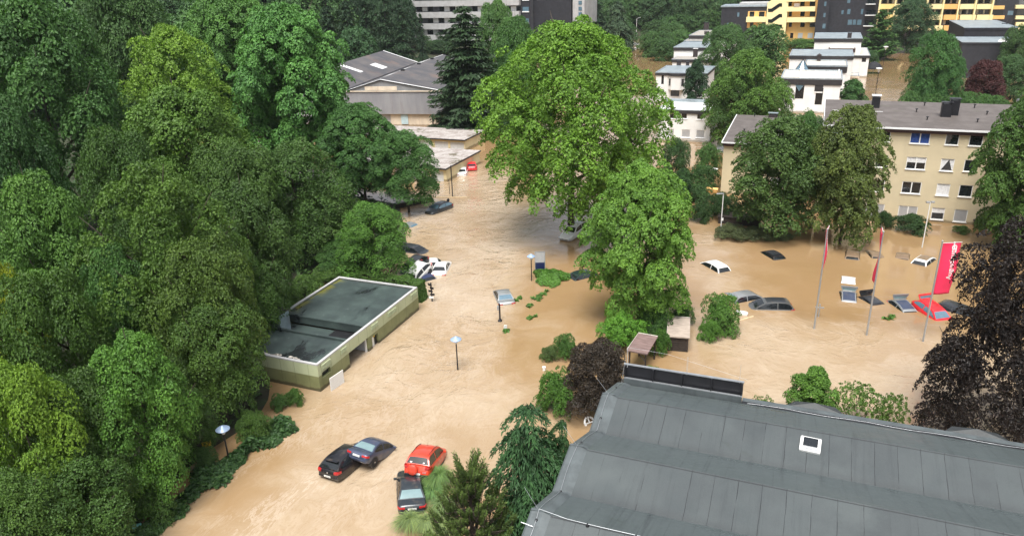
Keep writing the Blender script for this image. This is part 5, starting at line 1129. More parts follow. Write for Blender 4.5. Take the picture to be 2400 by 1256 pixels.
# ------------------------------------------------------------------ street furniture
mk('hat_blue', (.30, .40, .56), .35, .2, var=.1)
def lamp(label, px, top, basepx, group='street lamps with conical hats', r=.42):
    b = W(*basepx); h = zabove(px, top, b); e = empty('street_lamp', b, 0, label, 'street lamp', group)
    m = MB(); m.tube([(0, 0, -1.5), (0, 0, h-.55)], [.06, .045], 10); m.build('post', M['metal_dark'], e, smooth=True)
    m = MB(); m.lathe([(.10, h-.55), (.13, h-.45), (.13, h-.22), (.10, h-.2)], n=14); m.build('lantern', M['lamp_clear'], e)
    m = MB(); m.lathe([(r, h-.24), (r, h-.20), (r*.55, h-.07), (r*.12, h+.02), (.02, h+.05)], n=24); m.build('hat', M['hat_blue'], e, smooth=True); return e
lamp('street lamp with conical hat standing in midstream, water boiling round its foot', 1067, 789, (1073, 866))
lamp('street lamp with conical hat half swallowed by the left bushes', 521, 998, (537, 1079))
lamp('street lamp with conical hat beside the grey and navy sign', 1244, 596, (1246, 658), r=.40)
def pole(name, label, px, top, basepx, r, mat, cat, group=None):
    b = W(*basepx); h = zabove(px, top, b); e = empty(name, b, 0, label, cat, group); m = MB(); m.tube([(0, 0, -1.5), (0, 0, h)], r, 8); m.build('post', M[mat], e, smooth=True); return e, h
e, h = pole('parking_post', 'short black post with a small box near its top, in midstream above the lamp', 1172, 712, (1172, 752), .08, 'metal_dark', 'post')
m = MB(); m.b2((-.22, -.12, h-.55), (-.06, .1, h-.2)); m.build('meter_box', M['metal_grey'], e, bevel=.02); m = MB(); m.lathe([(.22, -.05), (.18, .06), (.09, .2)], n=12); m.build('foot', M['metal_dark'], e)
e, h = pole('lamp_mast', 'thin dark mast in the water in front of the nearer garages', 1057, 388, (1061, 462), .07, 'metal_dark', 'mast'); 
e, h = pole('lamp_mast', 'thinner stake left of the dark mast by the garages', 1052, 420, (1054, 455), .035, 'metal_dark', 'stake')
e, h = pole('street_lamp', 'tall pale lamp post with a flat head by the clipped bushes', 1692, 454, (1688, 552), .05, 'metal_white', 'street lamp')
m = MB(); m.b2((-.75, -.10, h-.05), (.05, .10, h+.06)); m.build('head', M['metal_grey'], e, bevel=.03); m = MB(); m.box((.10, -.08, 1.9), (.16, .06, .3)); m.build('label_plate', M['plastic_white'], e)
e, h = pole('street_lamp', 'tall pale lamp post with a double head in front of the beige house', 2179, 474, (2161, 580), .05, 'metal_white', 'street lamp')
m = MB(); m.b2((-.42, -.12, h-.08), (-.06, .12, h+.10)); m.b2((.06, -.12, h-.08), (.42, .12, h+.10)); m.b2((-.06, -.04, h-.1), (.06, .04, h+.02)); m.build('head', M['metal_grey'], e, bevel=.04)
for lb, px, top, bp in (('white cup shaped lamp at the head of the flooded side street', 2075, 116, (2068, 166)), ('white cup shaped lamp in the flooded side street above the beige roof', 2057, 168, (2050, 232)), ('white cup shaped lamp between the plum tree and its neighbours', 2297, 157, (2293, 205)), ('white cup shaped lamp in front of the low black block', 2281, 103, (2279, 140)), ('white cup shaped lamp at the corner of the white house with the black door', 1964, 226, (1963, 256))):
    e, h = pole('street_lamp', lb, px, top, bp, .06, 'metal_dark', 'street lamp', 'white cup lamps'); m = MB(); m.lathe([(.12, h-.2), (.30, h+.45), (.62, h+.55), (.62, h+.72), (.1, h+.8)], n=14); m.build('lantern', M['plastic_white'], e)
e, h = pole('street_lamp', 'tall lamp with a curved arm at the far street', 1492, 45, (1491, 92), .10, 'metal_white', 'street lamp'); m = MB(); m.tube([(0, 0, h-.1), (.5, 0, h+.3), (1.6, 0, h+.4)], [.08, .07, .12], 6); m.build('arm', M['metal_grey'], e)
# sign board
b = W(1266, 636); h = zabove(1266, 591, b); e = empty('sign_board', b, -.05, 'tall sign board, grey above and navy below, on the ivy mound', 'sign')
m = MB(); m.b2((-.46, -.05, h*.47), (.46, .05, h)); m.build('upper_panel', M['sign_grey'], e, bevel=.01); m = MB(); m.b2((-.46, -.05, .1), (.46, .05, h*.47-.003)); m.build('lower_panel', M['sign_navy'], e, bevel=.01); m = MB(); m.b2((-.48, -.06, h+.002), (.48, .06, h+.06)); m.b2((-.52, -.06, -1), (-.463, .06, h)); m.b2((.463, -.06, -1), (.52, .06, h)); m.build('frame', M['metal_grey'], e)
# finger post behind the hedge
b = W(1013, 706); h = zabove(1010, 662, b); e = empty('finger_post', b, GA, 'dark post stacked with small direction boards at the end of the clipped hedge', 'signpost')
m = MB(); m.tube([(0, 0, -1.5), (0, 0, h)], .06, 8); m.build('post', M['metal_dark'], e)
for i in range(5): m = MB(); m.box(((-.12, .1, -.05, .12, 0)[i], -.08, h-.2-i*.31), (.42, .05, .2), rz=.2*(i-2)); m.build('board', M['metal_dark'] if i < 4 else M['plastic_white'], e, bevel=.01)
# cross shaped post
b = W(1918, 742); h = zabove(1917, 712, b); e = empty('cross_post', b, GA, 'small dark post with a crossbar beside the left flagpole', 'post'); m = MB(); m.tube([(0, 0, -1), (0, 0, h)], .06, 6); m.build('post', M['metal_grey'], e); m = MB(); m.b2((-.35, -.04, h-.35), (.35, .04, h-.25)); m.build('crossbar', M['metal_grey'], e)
# flags
def text_mesh(name, s, size, mat, par, M4, ext=.004):
    cu = bpy.data.curves.new(name, 'FONT'); cu.body = s; cu.size = size; cu.align_x = 'CENTER'; cu.align_y = 'CENTER'; cu.offset = size*.012
    o = bpy.data.objects.new(name, cu); COL.objects.link(o); dg = bpy.context.evaluated_depsgraph_get(); me = bpy.data.meshes.new_from_object(o.evaluated_get(dg)); bpy.data.objects.remove(o); bpy.data.curves.remove(cu)
    me.transform(M4); me.materials.clear(); me.materials.append(mat); t = bpy.data.objects.new(name, me); COL.objects.link(t); t.parent = par; return t
FG = 'red flags on tall poles'
def flag(label, px, top, basepx, yaw, ln, wd, ripple, text=True):
    b = W(*basepx); h = zabove(px, top, b); e = empty('flagpole', b, yaw, label, 'flag', FG)
    m = MB(); m.tube([(0, 0, -1.5), (0, 0, h*.5), (0, 0, h)], [.075, .065, .045], 10); m.lathe([(.07, h), (.07, h+.06), (.02, h+.10)], n=10); m.build('pole', M['metal_grey'], e, smooth=True)
    m = MB(); m.tube([(0, 0, h-.12), (wd+.12, 0, h-.12)], .018, 6); m.build('arm', M['metal_white'], e)
    wave = lambda x, z: ripple*math.sin(z*1.7+1)*(.3+x/wd*.7)+ripple*.5*math.sin(x*4+z*.6)
    m = MB(); nx, nz = 8, 26; vs = [(.10+wd*i/nx*(1-.10*(j/nz)**2), wave(wd*i/nx, ln*j/nz), h-.14-ln*j/nz) for j in range(nz+1) for i in range(nx+1)]
    m.add(vs, [(j*(nx+1)+i, (j+1)*(nx+1)+i, (j+1)*(nx+1)+i+1, j*(nx+1)+i+1) for j in range(nz) for i in range(nx)]); bn = m.build('banner', M['flag_red'], e)
    for p_ in bn.data.polygons: p_.use_smooth = True
    sd_ = bn.modifiers.new('cloth thickness', 'SOLIDIFY'); sd_.thickness = .008; sd_.offset = 0
    for side in (1, -1):
        # the name runs up the cloth along its outer edge, with the emblem above it
        T0 = Matrix.Translation((.10+wd*.62, -.02*side, h-.14-ln*.40)) @ Matrix.Rotation(R(90), 4, 'X') @ Matrix.Rotation(R(90), 4, 'Z')
        if side < 0: T0 = Matrix.Translation((.10+wd*.62, .02, h-.14-ln*.40)) @ Matrix.Rotation(R(180), 4, 'Z') @ Matrix.Rotation(R(90), 4, 'X') @ Matrix.Rotation(R(90), 4, 'Z')
        t = text_mesh('lettering', 'Augustinum', .52, M['text_white'], bn, T0)
        m = MB(); m.lathe([(.13, -.003), (.20, -.003), (.20, .003), (.13, .003)], (0, 0, 0), n=24, axis='y') if False else None
        ring = []
        for i in range(24): a = 2*math.pi*i/24; ring += [(.19*math.cos(a), 0, .19*math.sin(a)), (.12*math.cos(a), 0, .12*math.sin(a))]
        m.add(ring, [(2*i, 2*i+1, (2*i+3) % 48, (2*i+2) % 48) for i in range(24)])
        for xx, z0, z1 in ((-.06, -.02, .42), (.14, -.42, .02), (.0, -.12, .12)): m.quad((xx-.04, 0, z0), (xx+.04, 0, z0), (xx+.04, 0, z1), (xx-.04, 0, z1))
        m.quad((-.2, 0, .30), (.02, 0, .30), (.02, 0, .36), (-.2, 0, .36)); lg = m.build('emblem', M['text_white'], bn, loc=(.10+wd*.66, -.02*side, h-.14-ln*.085))
        for me_ in (t.data, lg.data):
            off = lg.location if me_ is lg.data else Vector((0, 0, 0))
            for v in me_.vertices: x = v.co.x+off.x-.10; z = h-.14-(v.co.z+off.z); v.co.y += wave(x, z)*1.0
    return e
flag('open red flag with white lettering and emblem, on the rightmost pole', 2208, 566, (2163, 800), R(2), 4.15, 1.40, .075)
flag('red flag seen edge-on on the leftmost pole', 1933, 538, (1908, 770), heading((0, 0), W(1908, 770))-R(4), 4.3, 1.40, .11)
flag('narrow red flag seen almost edge-on on the middle pole', 2071, 544, (2031, 785), heading((0, 0), W(2031, 785))+R(5), 4.3, 1.40, .10)
# timber shelters
def shelter(label, c4, zt, roofmat, name, wall):
    """c4: roof corners in pixels: front left, front right, back right, back left (all at height zt at the back, lower in front)"""
    P = [W(*p, zt) for p in c4]; O_ = P[0]; dx = (P[1]-P[0]); a = math.atan2(dx.y, dx.x); e = empty(name, (O_.x, O_.y, 0), a, label, 'shelter', 'timber shelters in the garden')
    Rt = Matrix.Rotation(-a, 3, 'Z'); q = [Rt @ (p-O_) for p in P]; w_ = (q[1].x+q[2].x-q[3].x)/2; w_ = q[1].x; d_ = (q[2].y+q[3].y)/2; sk_ = (q[2].x-q[1].x+q[3].x)/2
    m = MB(); vs = [(0, 0, zt-.04), (w_, 0, zt-.04), (w_+sk_*0, d_, zt+.10), (0, d_, zt+.10)]; m.add([*vs]+[(x, y, z+.09) for x, y, z in vs], [(3, 2, 1, 0), (4, 5, 6, 7), (0, 1, 5, 4), (1, 2, 6, 5), (2, 3, 7, 6), (3, 0, 4, 7)]); rf = m.build('roof', M[roofmat], e)
    m = MB(); m.b2((0, d_-.08, zt+.20), (w_, d_, zt+.25)); m.b2((-.03, 0, zt+.0), (0, d_, zt+.17)); m.build('roof_edge', M['gravel_pale'], rf)
    for x in (.15, w_-.15):
        for y in (.15, d_-.15): m = MB(); m.b2((x-.05, y-.05, -1.5), (x+.05, y+.05, zt-.05)); m.build('post', M['wood_dark'], e)
    if wall:
        m = MB()
        for i in range(8): z = -.6+i*(zt+.5)/8; m.b2((.2, .12, z), (w_-.2, .16, z+(zt+.5)/8-.025))
        m.build('slatted_wall', M['wood_dark'], e)
    else:
        m = MB(); m.tube([(w_-.15, .15, zt-.7), (w_-.75, .15, zt-.06)], .04, 5); m.tube([(.15, d_-.15, zt-.7), (.75, d_-.15, zt-.06)], .04, 5); m.build('brace', M['wood_dark'], e)
    return e
shelter('timber shelter with a weathered grey flat roof and slatted wall, next to the round bush', ((1563, 789), (1617, 793), (1640, 751), (1588, 748)), 1.25, 'wood_grey', 'garden_shelter', True)
shelter('timber shelter with a reddish roof on posts, behind the small purple tree', ((1470, 822), (1517, 831), (1540, 790), (1476, 785)), 1.7, 'wood_red', 'garden_shelter', False)
# odds and ends
def debris(name, label, cat, px, py, boxes, mat, rz=0, z=0, rot=None):
    e = empty(name, W(px, py, z), rz, label, cat, rot=rot); m = MB()
    for b_ in boxes: m.b2(*b_)
    m.build('body', M[mat], e, bevel=.02); return e
debris('yellow_crate', 'small yellow box caught in the bushes left of the bushes lamp', 'box', 486, 1049, [((-.25, -.2, 0), (.25, .2, .32)), ((-.28, -.23, .32), (.28, .23, .36))], 'box_yellow', .5, .1)
debris('teal_bin', 'small teal box on the water at the lower left edge', 'box', 323, 1243, [((-.2, -.2, -.1), (.2, .2, .25)), ((-.23, -.23, .25), (.23, .23, .30))], 'box_teal', .4)
debris('white_post', 'white bollard in the water left of the small purple tree', 'bollard', 1275, 867, [((-.10, -.10, -1), (.10, .10, .22)), ((-.12, -.12, .22), (.12, .12, .28))], 'plastic_white')
debris('plank', 'pale plank drifting right of the round bush', 'plank', 1738, 750, [((-1.35, -.07, -.02), (1.35, .07, .06))], 'wood_pale', R(28)); debris('floating_log', 'short dark log beside the drifting plank', 'log', 1713, 758, [((-.22, -.06, -.02), (.22, .06, .10))], 'wood_dark', .1)
debris('roof_box', 'white roof box upside down against the round bush', 'box', 1738, 736, [((-.5, -.22, -.05), (.5, .22, .18)), ((-.4, -.15, .18), (.4, .15, .26))], 'plastic_white', -.5)
debris('drift_pole', 'pale pole lying in the water in front of the dark mast', 'pole', 1050, 463, [((-2.6, -.05, 0), (2.6, .05, .1))], 'wood_pale', R(-8))
debris('sheet_panel', 'white panel caught in the shrubs beside the house wing', 'panel', 1662, 397, [((-1.2, -.5, 0), (1.2, .5, .12)), ((-1.1, -.4, .12), (1.1, .4, .16))], 'plastic_white', -.5, .2)
debris('orange_crate', 'orange crate on the clipped bushes by the house wing', 'crate', 1668, 452, [((-.7, -.4, 0), (.7, .4, .5)), ((-.75, -.45, .5), (.75, .45, .58))], 'plaster_orange', -.4, .8)
debris('white_crate', 'white and blue box wedged beside the clipped bushes', 'box', 1641, 470, [((-.35, -.3, 0), (.35, .3, .5)), ((-.4, -.34, .5), (.4, .34, .56))], 'plastic_white', .4, .1)
debris('garden_shed', 'low dark shed with a pale cluttered top under the left lime tree', 'shed', 1735, 522, [((-2.4, -1.0, -1), (2.2, 1.0, .8)), ((-2.5, -1.1, .8), (2.3, 1.1, .9))], 'wood_dark', GA)
debris('submerged_sign_post', 'white stump with a notice in midstream below the parking post', 'post', 1184, 772, [((-.06, -.05, -1), (.06, .05, .4)), ((-.16, -.07, .1), (.16, -.052, .42))], 'plastic_white', .5)
# white play ring by the roof
e = empty('play_ring', W(1382, 990, .05), .6, 'white ring with spokes half hidden by the big roof corner', 'ring', rot=(R(48), 0, .5)); m = MB(); m.tube([(.36*math.cos(a), .36*math.sin(a), 0) for a in np.linspace(0, 2*math.pi, 25)], .07, 8); m.build('rim', M['plastic_white'], e, smooth=True); m = MB(); m.tube([(-.34, 0, 0), (.34, 0, 0)], .05, 6); m.tube([(0, 0, 0), (0, .34, 0)], .05, 6); m.build('spokes', M['plastic_white'], e)
# dark parasol by the annex
b = W(2046, 172); e = empty('parasol', b, 0, 'big dark parasol in the flood beside the white annex', 'parasol'); m = MB(); pr = [(2.2, 1.2), (2.1, 1.6), (1.5, 2.4), (.6, 2.9), (.05, 3.0)]; m.lathe(pr, n=10); m.build('canopy', M['tyre_cloth'], e); m = MB(); m.tube([(0, 0, -1), (0, 0, 3.15)], .05, 6); m.build('pole', M['metal_grey'], e)
# ------------------------------------------------------------------ trees and shrubs
DK = (.034, .074, .021); DK2 = (.042, .086, .022); MD = (.050, .112, .030); MB_ = (.046, .108, .040); BR = (.075, .160, .030); YL = (.125, .170, .028); OL = (.066, .100, .028); PU = (.0095, .0065, .0075)
def auto(cx, top, by): return (cx+(1340-cx)*(by-top)*.55/(5000-top), by)
def T(kind, cx, top, width, by, col, label, group=None, zb=0.0, **kw):
    b = auto(cx, top, by); kw.setdefault('cb', .15)
    return tree(kind, cx, top, width, b, col, label, zb=zb, group=group, **kw)
# --- wood on the left, front to back
LW = [
 ('oak_b', 78, 852, 250, 1310, (.092, .165, .028), 'yellow green tree in the bottom left corner of the picture'),
 ('maple', 335, 790, 260, 1150, (.056, .130, .030), 'bright mid green maple low in the left wood, left of the bushes lamp'),
 ('oak', 165, 1085, 290, 1330, DK, 'dark bushy tree below the bright mid green maple'),
 ('oak_b', 60, 1110, 260, 1400, DK2, 'dark tree under the yellow green corner tree'),
 ('oak', 505, 690, 225, 985, (.044, .088, .024), 'dark leafy tree directly left of the green building'),
 ('ash', 395, 383, 350, 915, (.050, .098, .024), 'tall feathery ash in the middle of the left wood'),
 ('maple', 290, 575, 175, 960, (.042, .100, .034), 'narrow mid green tree in front of the tall feathery ash'),
 ('maple', 115, 408, 235, 880, (.060, .128, .036), 'light green maple left of the tall feathery ash'),
 ('oak_b', 38, 606, 135, 990, (.165, .205, .026), 'small yellow tree at the left picture edge'),
 ('oak', 120, 640, 280, 1080, DK2, 'dark tree between the small yellow tree and the narrow mid green tree'),
 ('oak', 690, 335, 230, 625, DK, 'dark blue green tree behind the green building'),
 ('maple', 590, 430, 200, 790, (.034, .070, .022), 'dark tree squeezed between the tall ash and the green building'),
 ('oak_b', 878, 478, 185, 655, (.050, .118, .026), 'rounded green tree at the water edge above the clipped hedge'),
 ('oak_b', 765, 440, 180, 620, (.042, .084, .026), 'dark round tree behind the rounded water edge tree'),
 ('chestnut', 845, 243, 190, 480, (.038, .098, .032), 'tree in front of the grey warehouse, its crown over the garages'),
 ('maple', 950, 308, 150, 492, (.040, .100, .034), 'smaller tree between the garages and the street'),
 ('chestnut', 685, 12, 320, 440, (.060, .150, .050), 'big fresh green tree left of the warehouse'),
 ('ash', 425, 62, 280, 480, (.100, .180, .034), 'tall light yellow green tree in the upper left'),
 ('maple', 440, 205, 300, 600, (.062, .122, .030), 'broad green tree below the tall light yellow green one'),
 ('maple', 110, -10, 330, 560, (.038, .092, .032), 'huge dark maple in the top left corner'),
 ('oak', 320, -60, 240, 430, (.036, .078, .030), 'dark tree at the top edge right of the huge dark maple'),
 ('chestnut', 560, -25, 230, 390, (.060, .138, .042), 'light green tree at the top edge left of the big fresh green tree'),
 ('oak', 300, 300, 210, 700, DK, 'shaded dark tree below the huge dark maple'),
 ('oak_b', 50, 230, 240, 730, (.028, .070, .028), 'dark blue green tree at the left edge above the light green maple'),
 ('oak', 560, 330, 210, 660, (.044, .088, .026), 'dark tree in front of the hidden white house'),
 ('oak', 490, 560, 240, 960, (.048, .086, .022), 'olive dark tree below the tall feathery ash'),
 ('oak_b', 455, 915, 100, 1060, DK, 'dark tree right of the bright mid green maple'),
 ('oak', 180, 880, 230, 1230, (.040, .080, .024), 'dark tree between the corner tree and the bright mid green maple'),
 ('oak', 572, 600, 150, 830, DK, 'dark tree hanging over the far left corner of the green building'),
 ('oak_b', 800, 560, 120, 640, (.036, .086, .028), 'small dark tree behind the hedge end of the green building'),
]
for kd, cx, tp, wd_, by, co, lb in LW: T(kd, cx, tp, wd_, by, co, lb, zb=.3, cb=.06 if by > 1000 else .13, wob=True)
# --- free standing trees in the middle and right
T('plane', 1340, 48, 462, 552, (.082, .165, .028), 'giant yellow green plane tree in the centre', cb=.15)
T('chestnut', 1503, 384, 270, 762, (.078, .160, .034), 'bright green chestnut tree in front of the giant plane tree', cb=.10)
T('lime', 1828, 274, 225, 552, (.040, .078, .026), 'left one of the two lime trees before the beige house, broad and dark', cb=.08, )
T('lime', 1992, 248, 190, 572, (.062, .090, .030), 'right one of the two lime trees before the beige house, taller with a yellowish top', cb=.07)
T('oak_b', 1885, 262, 110, 470, MB_, 'small tree between the two lime trees, behind them')
T('chestnut', 2436, 190, 250, 585, (.042, .090, .024), 'large green tree at the right picture edge above the copper beech', cb=.05)
T('beech', 2425, 498, 420, 990, PU, 'large copper beech with almost black leaves at the right edge', mat=None) if False else T('beech', 2458, 500, 470, 1055, PU, 'large copper beech with almost black leaves at the right edge', cb=.02)
T('beech_small', 1402, 806, 175, 965, (.021, .016, .016), 'small purple leaved tree left of the reddish timber shelter', cb=.04)
T('ash', 1750, 116, 200, 352, (.062, .125, .034), 'loose crowned green tree between the two rows of white houses', cb=.06)
T('oak', 1728, 170, 150, 345, (.044, .092, .030), 'darker tree at the foot of the loose crowned one, by the nearest white house', cb=.06)
T('oak', 1815, 190, 90, 330, (.044, .090, .030), 'green tree in front of the white house with the black fascia', cb=.06)
T('oak', 1700, 58, 120, 205, (.040, .090, .036), 'dark green tree left of the stair tower', cb=.06)
T('farleaf', 1790, 56, 140, 185, (.042, .092, .036), 'dark green tree under the orange balconies', cb=.04)
T('young', 1631, 140, 62, 252, (.016, .042, .026), 'narrow dark evergreen in front of the white house with the bay', cb=.02)
T('oak_b', 2188, 72, 125, 258, (.036, .098, .036), 'big dark green tree between the two flooded side streets', cb=.04)
T('oak', 2222, 130, 74, 262, (.036, .100, .038), 'right companion of the big dark tree between the side streets', cb=.04)
T('oak_b', 2172, 160, 80, 258, (.034, .095, .036), 'left lower companion of the big dark tree between the side streets', cb=.04)
T('maple', 2135, -2, 115, 122, (.026, .060, .034), 'grey green tree in front of the yellow balconies', cb=.05)
T('thuja', 2063, 22, 95, 140, (.034, .082, .030), 'pointed cypress at the right side of the black tower', cb=.02, name='conifer')
T('beech_small', 2308, 142, 95, 258, (.040, .012, .018), 'dark red plum tree in the flooded garden on the right', cb=.04)
T('oak_b', 2370, 128, 110, 250, (.036, .080, .040), 'blue green tree right of the dark red plum tree', cb=.04)
T('oak', 2392, 60, 90, 190, (.034, .076, .030), 'dark tree at the right edge by the black flats', cb=.04)
T('young', 1998, 186, 70, 262, (.034, .088, .034), 'small tree at the corner of the white house with the black door', cb=.03)
T('oak', 1585, 325, 75, 440, (.030, .070, .030), 'dark tree peeping out between the plane tree and the nearest white house', cb=.05)
T('young', 1600, 395, 55, 480, (.026, .064, .028), 'small dark tree right of the giant plane tree trunk', cb=.05)
T('maple', 1210, 40, 130, 300, (.040, .098, .034), 'green tree between the fir and the giant plane tree', cb=.05)
T('maple', 1165, 0, 110, 270, (.056, .120, .048), 'pale green tree in front of the high-rise, behind the fir', cb=.05)
T('oak', 1180, 150, 110, 312, (.026, .066, .026), 'dark tree at the right foot of the fir', cb=.04)
T('farleaf_b', 1352, 38, 80, 125, (.150, .200, .030), 'lime yellow tree top right of the high-rise', cb=.03)
T('fir', 1092, 2, 200, 312, (.017, .038, .022), 'big dark fir at the right corner of the warehouse', cb=.01, name='conifer')
T('farleaf', 835, 62, 110, 200, (.030, .074, .040), 'rounded tree in front of the conifer row, behind the warehouse', cb=.03)
G1 = 'dark conifers in a row behind the warehouse'
for cx, tp, w_ in ((770, -30, 110), (815, -45, 105), (860, -10, 100), (905, -30, 100), (945, 10, 85), (1345, 20, 60), (1268, 50, 40)):
    if cx < 1000: T('spruce', cx, tp, w_, 190, (.016, .038, .024), 'dark spruce in the row behind the warehouse', group=G1, cb=.01, name='conifer')
for cx, tp, w_, by in ((1172, 40, 34, 150), (988, 25, 44, 175)): T('spruce', cx, tp, w_, by, (.014, .034, .022), 'slender dark spruce in front of the high-rise balconies', group='slender spruces before the high-rise', cb=.01, name='conifer')
T('cedar_cone', 1445, 0, 90, 120, (.036, .066, .050), 'blue grey cedar right of the high-rise', cb=.02, name='conifer')
T('spruce', 1400, -20, 70, 100, (.016, .040, .026), 'dark spruce between the high-rise and the blue grey cedar', cb=.01, name='conifer')
T('farleaf', 1460, 48, 85, 116, (.030, .072, .032), 'dark round tree over the parked cars at the far street', cb=.03)
T('farleaf_b', 1215, 70, 70, 135, (.040, .082, .040), 'small grey green tree in front of the lower floors of the high-rise', cb=.03)
# --- far belts of trees
rf_ = random.Random(12)
def Wt(px, py):
    d = ray(px, py).normalized(); t = 40.0
    while t < 1500:
        p = CAM+d*t
        if p.z <= max(0, gz(p)): return Vector((p.x, p.y, max(0, gz(p))))
        t += 6.0
    return CAM+d*600
def belt(n, x0, x1, y0, y1, hpx, wpx, cols, label, group, kinds=('farleaf', 'farleaf_b')):
    for i in range(n):
        cx = lerp(x0, x1, (i+rf_.random())/n); by = rf_.uniform(y0, y1); b = Wt(*auto(cx, by-hpx, by))
        z = b.z; co = rf_.choice(cols); f = rf_.uniform(.85, 1.15); d = (b-CAM).length; sc_ = FPX/d
        plant(rf_.choice(kinds), Vector((b.x, b.y, z-.3)), wpx/2/sc_*rf_.uniform(.8, 1.25), hpx/sc_*rf_.uniform(.8, 1.2), [c*f for c in co], label, group, crown_base=.4)
belt(16, 20, 560, 215, 330, 210, 200, ((.034, .080, .034), (.044, .100, .036), (.028, .066, .032)), 'tree of the dense wood filling the upper left background', 'trees of the upper left background wood')
belt(34, -30, 780, 130, 190, 150, 130, ((.030, .072, .036), (.040, .090, .038)), 'distant tree along the top edge over the left wood', 'distant trees over the left wood')
belt(42, 690, 945, 60, 135, 120, 80, ((.018, .044, .028), (.022, .052, .030)), 'distant dark tree behind the spruce row', 'distant dark trees behind the spruce row')
belt(44, 1365, 1700, 12, 52, 75, 75, ((.026, .064, .036), (.032, .074, .036), (.022, .054, .030)), 'distant tree on the slope between the high-rise and the yellow block', 'distant trees between high-rise and yellow block')
belt(9, 1545, 1690, 62, 90, 42, 62, ((.036, .084, .034), (.05, .112, .036)), 'tree beside the far street behind the left row of white houses', 'trees beside the far street')
belt(8, 1520, 1600, 92, 150, 48, 62, ((.040, .090, .034), (.034, .078, .032)), 'garden tree left of the left row of white houses', 'garden trees left of the white houses')
belt(30, 1355, 1700, 48, 78, 70, 70, ((.030, .070, .034), (.036, .080, .034)), 'leafy tree in the belt behind the far street', 'belt of trees behind the far street')
belt(10, 985, 1060, 104, 135, 26, 40, ((.022, .052, .028), (.028, .062, .03)), 'low dark tree at the foot of the high-rise', 'low trees at the foot of the high-rise')
belt(14, 1690, 2400, -6, 8, 60, 90, ((.026, .064, .036),), 'distant tree above the roofs of the yellow block', 'distant trees above the yellow block')
# --- shrubs
def S(kind, cx, top, width, by, col, label, group=None, zb=0.0, cb=0.0, name='shrub', **kw):
    return T(kind, cx, top, width, by, col, label, group, zb=zb, cb=cb, name=name, cat='shrub', **kw)
S('shrub', 1690, 690, 104, 775, (.052, .120, .028), 'rounded bush in the water between the timber shelters and the silver estate car')
S('shrub_b', 1665, 752, 56, 796, (.060, .140, .030), 'small bright bush at the foot of the rounded bush')
S('shrub', 1455, 735, 120, 812, (.066, .165, .026), 'fresh bright green bush behind the reddish timber shelter')
S('shrub_b', 1540, 728, 90, 790, (.040, .095, .030), 'dark bush under the bright green chestnut tree')
S('shrub', 1600, 712, 60, 762, (.040, .095, .032), 'dark bush between the chestnut tree and the rounded bush')
S('shrub_b', 1548, 772, 50, 829, (.046, .110, .026), 'leafy bush squeezed between the two timber shelters')
S('shrub', 1325, 783, 62, 838, (.042, .098, .028), 'small bush in the flood left of the small purple tree')
S('shrub_b', 1288, 812, 48, 842, (.054, .090, .036), 'grassy tuft beside the small bush in the flood', name='grass_tuft')
S('shrub', 1302, 868, 100, 962, (.046, .110, .026), 'green bush between the small purple tree and the drooping cedar')
S('young', 1908, 862, 125, 985, (.060, .130, .030), 'tall bush rising behind the ridge of the bitumen roof')
S('lace', 2010, 905, 150, 1000, (.064, .120, .036), 'airy shrub behind the bitumen roof, left of the copper beech')
S('lace', 2092, 925, 90, 1020, (.060, .115, .034), 'thin shrub behind the bitumen roof, next to the copper beech')
S('lace', 1790, 935, 90, 990, (.060, .110, .034), 'sprays of leaves just over the ridge right of the louvred parapet')
S('shrub_b', 1528, 862, 60, 892, (.090, .130, .030), 'small yellow green bush at the foot of the reddish timber shelter')
S('shrub_b', 690, 912, 44, 946, (.050, .110, .030), 'small bush at the front corner of the green building')
S('shrub', 655, 925, 50, 955, (.040, .090, .028), 'low bush left of the small corner bush of the green building')
for cx, tp, w_, by, lb in ((722, 642, 90, 690, 'dark shrub against the far left edge of the green building roof'), (675, 668, 80, 722, 'dark shrub left of the green building chimney'), (775, 622, 90, 656, 'dark shrub at the back corner of the green building')): S('shrub', cx, tp, w_, by, DK2, lb, zb=.4)
S('shrub', 480, 1050, 70, 1100, (.036, .076, .026), 'bush at the flooded path left of the bushes lamp')
S('shrub_b', 592, 968, 90, 1028, DK2, 'dark shrub right of the bushes lamp under the trees')
S('shrub', 350, 1130, 120, 1210, DK, 'dark shrub at the flooded path below the maple')
S('shrub', 1660, 336, 62, 395, (.042, .098, .032), 'bush between the nearest white house and the beige house wing')
S('shrub_b', 1645, 388, 90, 440, (.034, .078, .030), 'shrub with a white panel caught in it')
S('shrub', 1640, 432, 70, 475, (.030, .070, .028), 'shrub behind the clipped bush left of the beige house wing')
S('shrub', 1930, 90, 120, 108, (.050, .110, .034), 'hedge like shrub at the foot of the orange wall', name='shrub') if False else None
S('shrub_b', 1890, 92, 130, 112, (.046, .100, .034), 'low shrub row under the orange wall of the stair tower block')
S('shrub', 2275, 118, 60, 150, (.060, .105, .040), 'grey green shrub in front of the low black block')
S('shrub', 2040, 118, 44, 150, (.030, .070, .034), 'shrub by the head of the flooded side street')
G2 = 'shrubs behind the ridge of the beige house'
for i, cx in enumerate((2135, 2180, 2225, 2262, 2300, 2335)): S('shrub', cx, 214+(i % 3)*5, 56, 268, (.042, .100, .036), 'leafy shrub directly behind the ridge of the beige house', group=G2)
for cx, tp, w_, by, lb in ((1642, 478, 56, 518, 'clipped round bush left of the pale lamp post'), (1690, 455, 90, 508, 'larger clipped bush behind the pale lamp post'), (2073, 496, 44, 533, 'small clipped bush at the foot of the right lime tree'), (2137, 504, 86, 541, 'wide clipped bush in front of the ground floor shutters')):
    S('shrub_b', cx, tp, w_, by, (.022, .052, .020), lb)
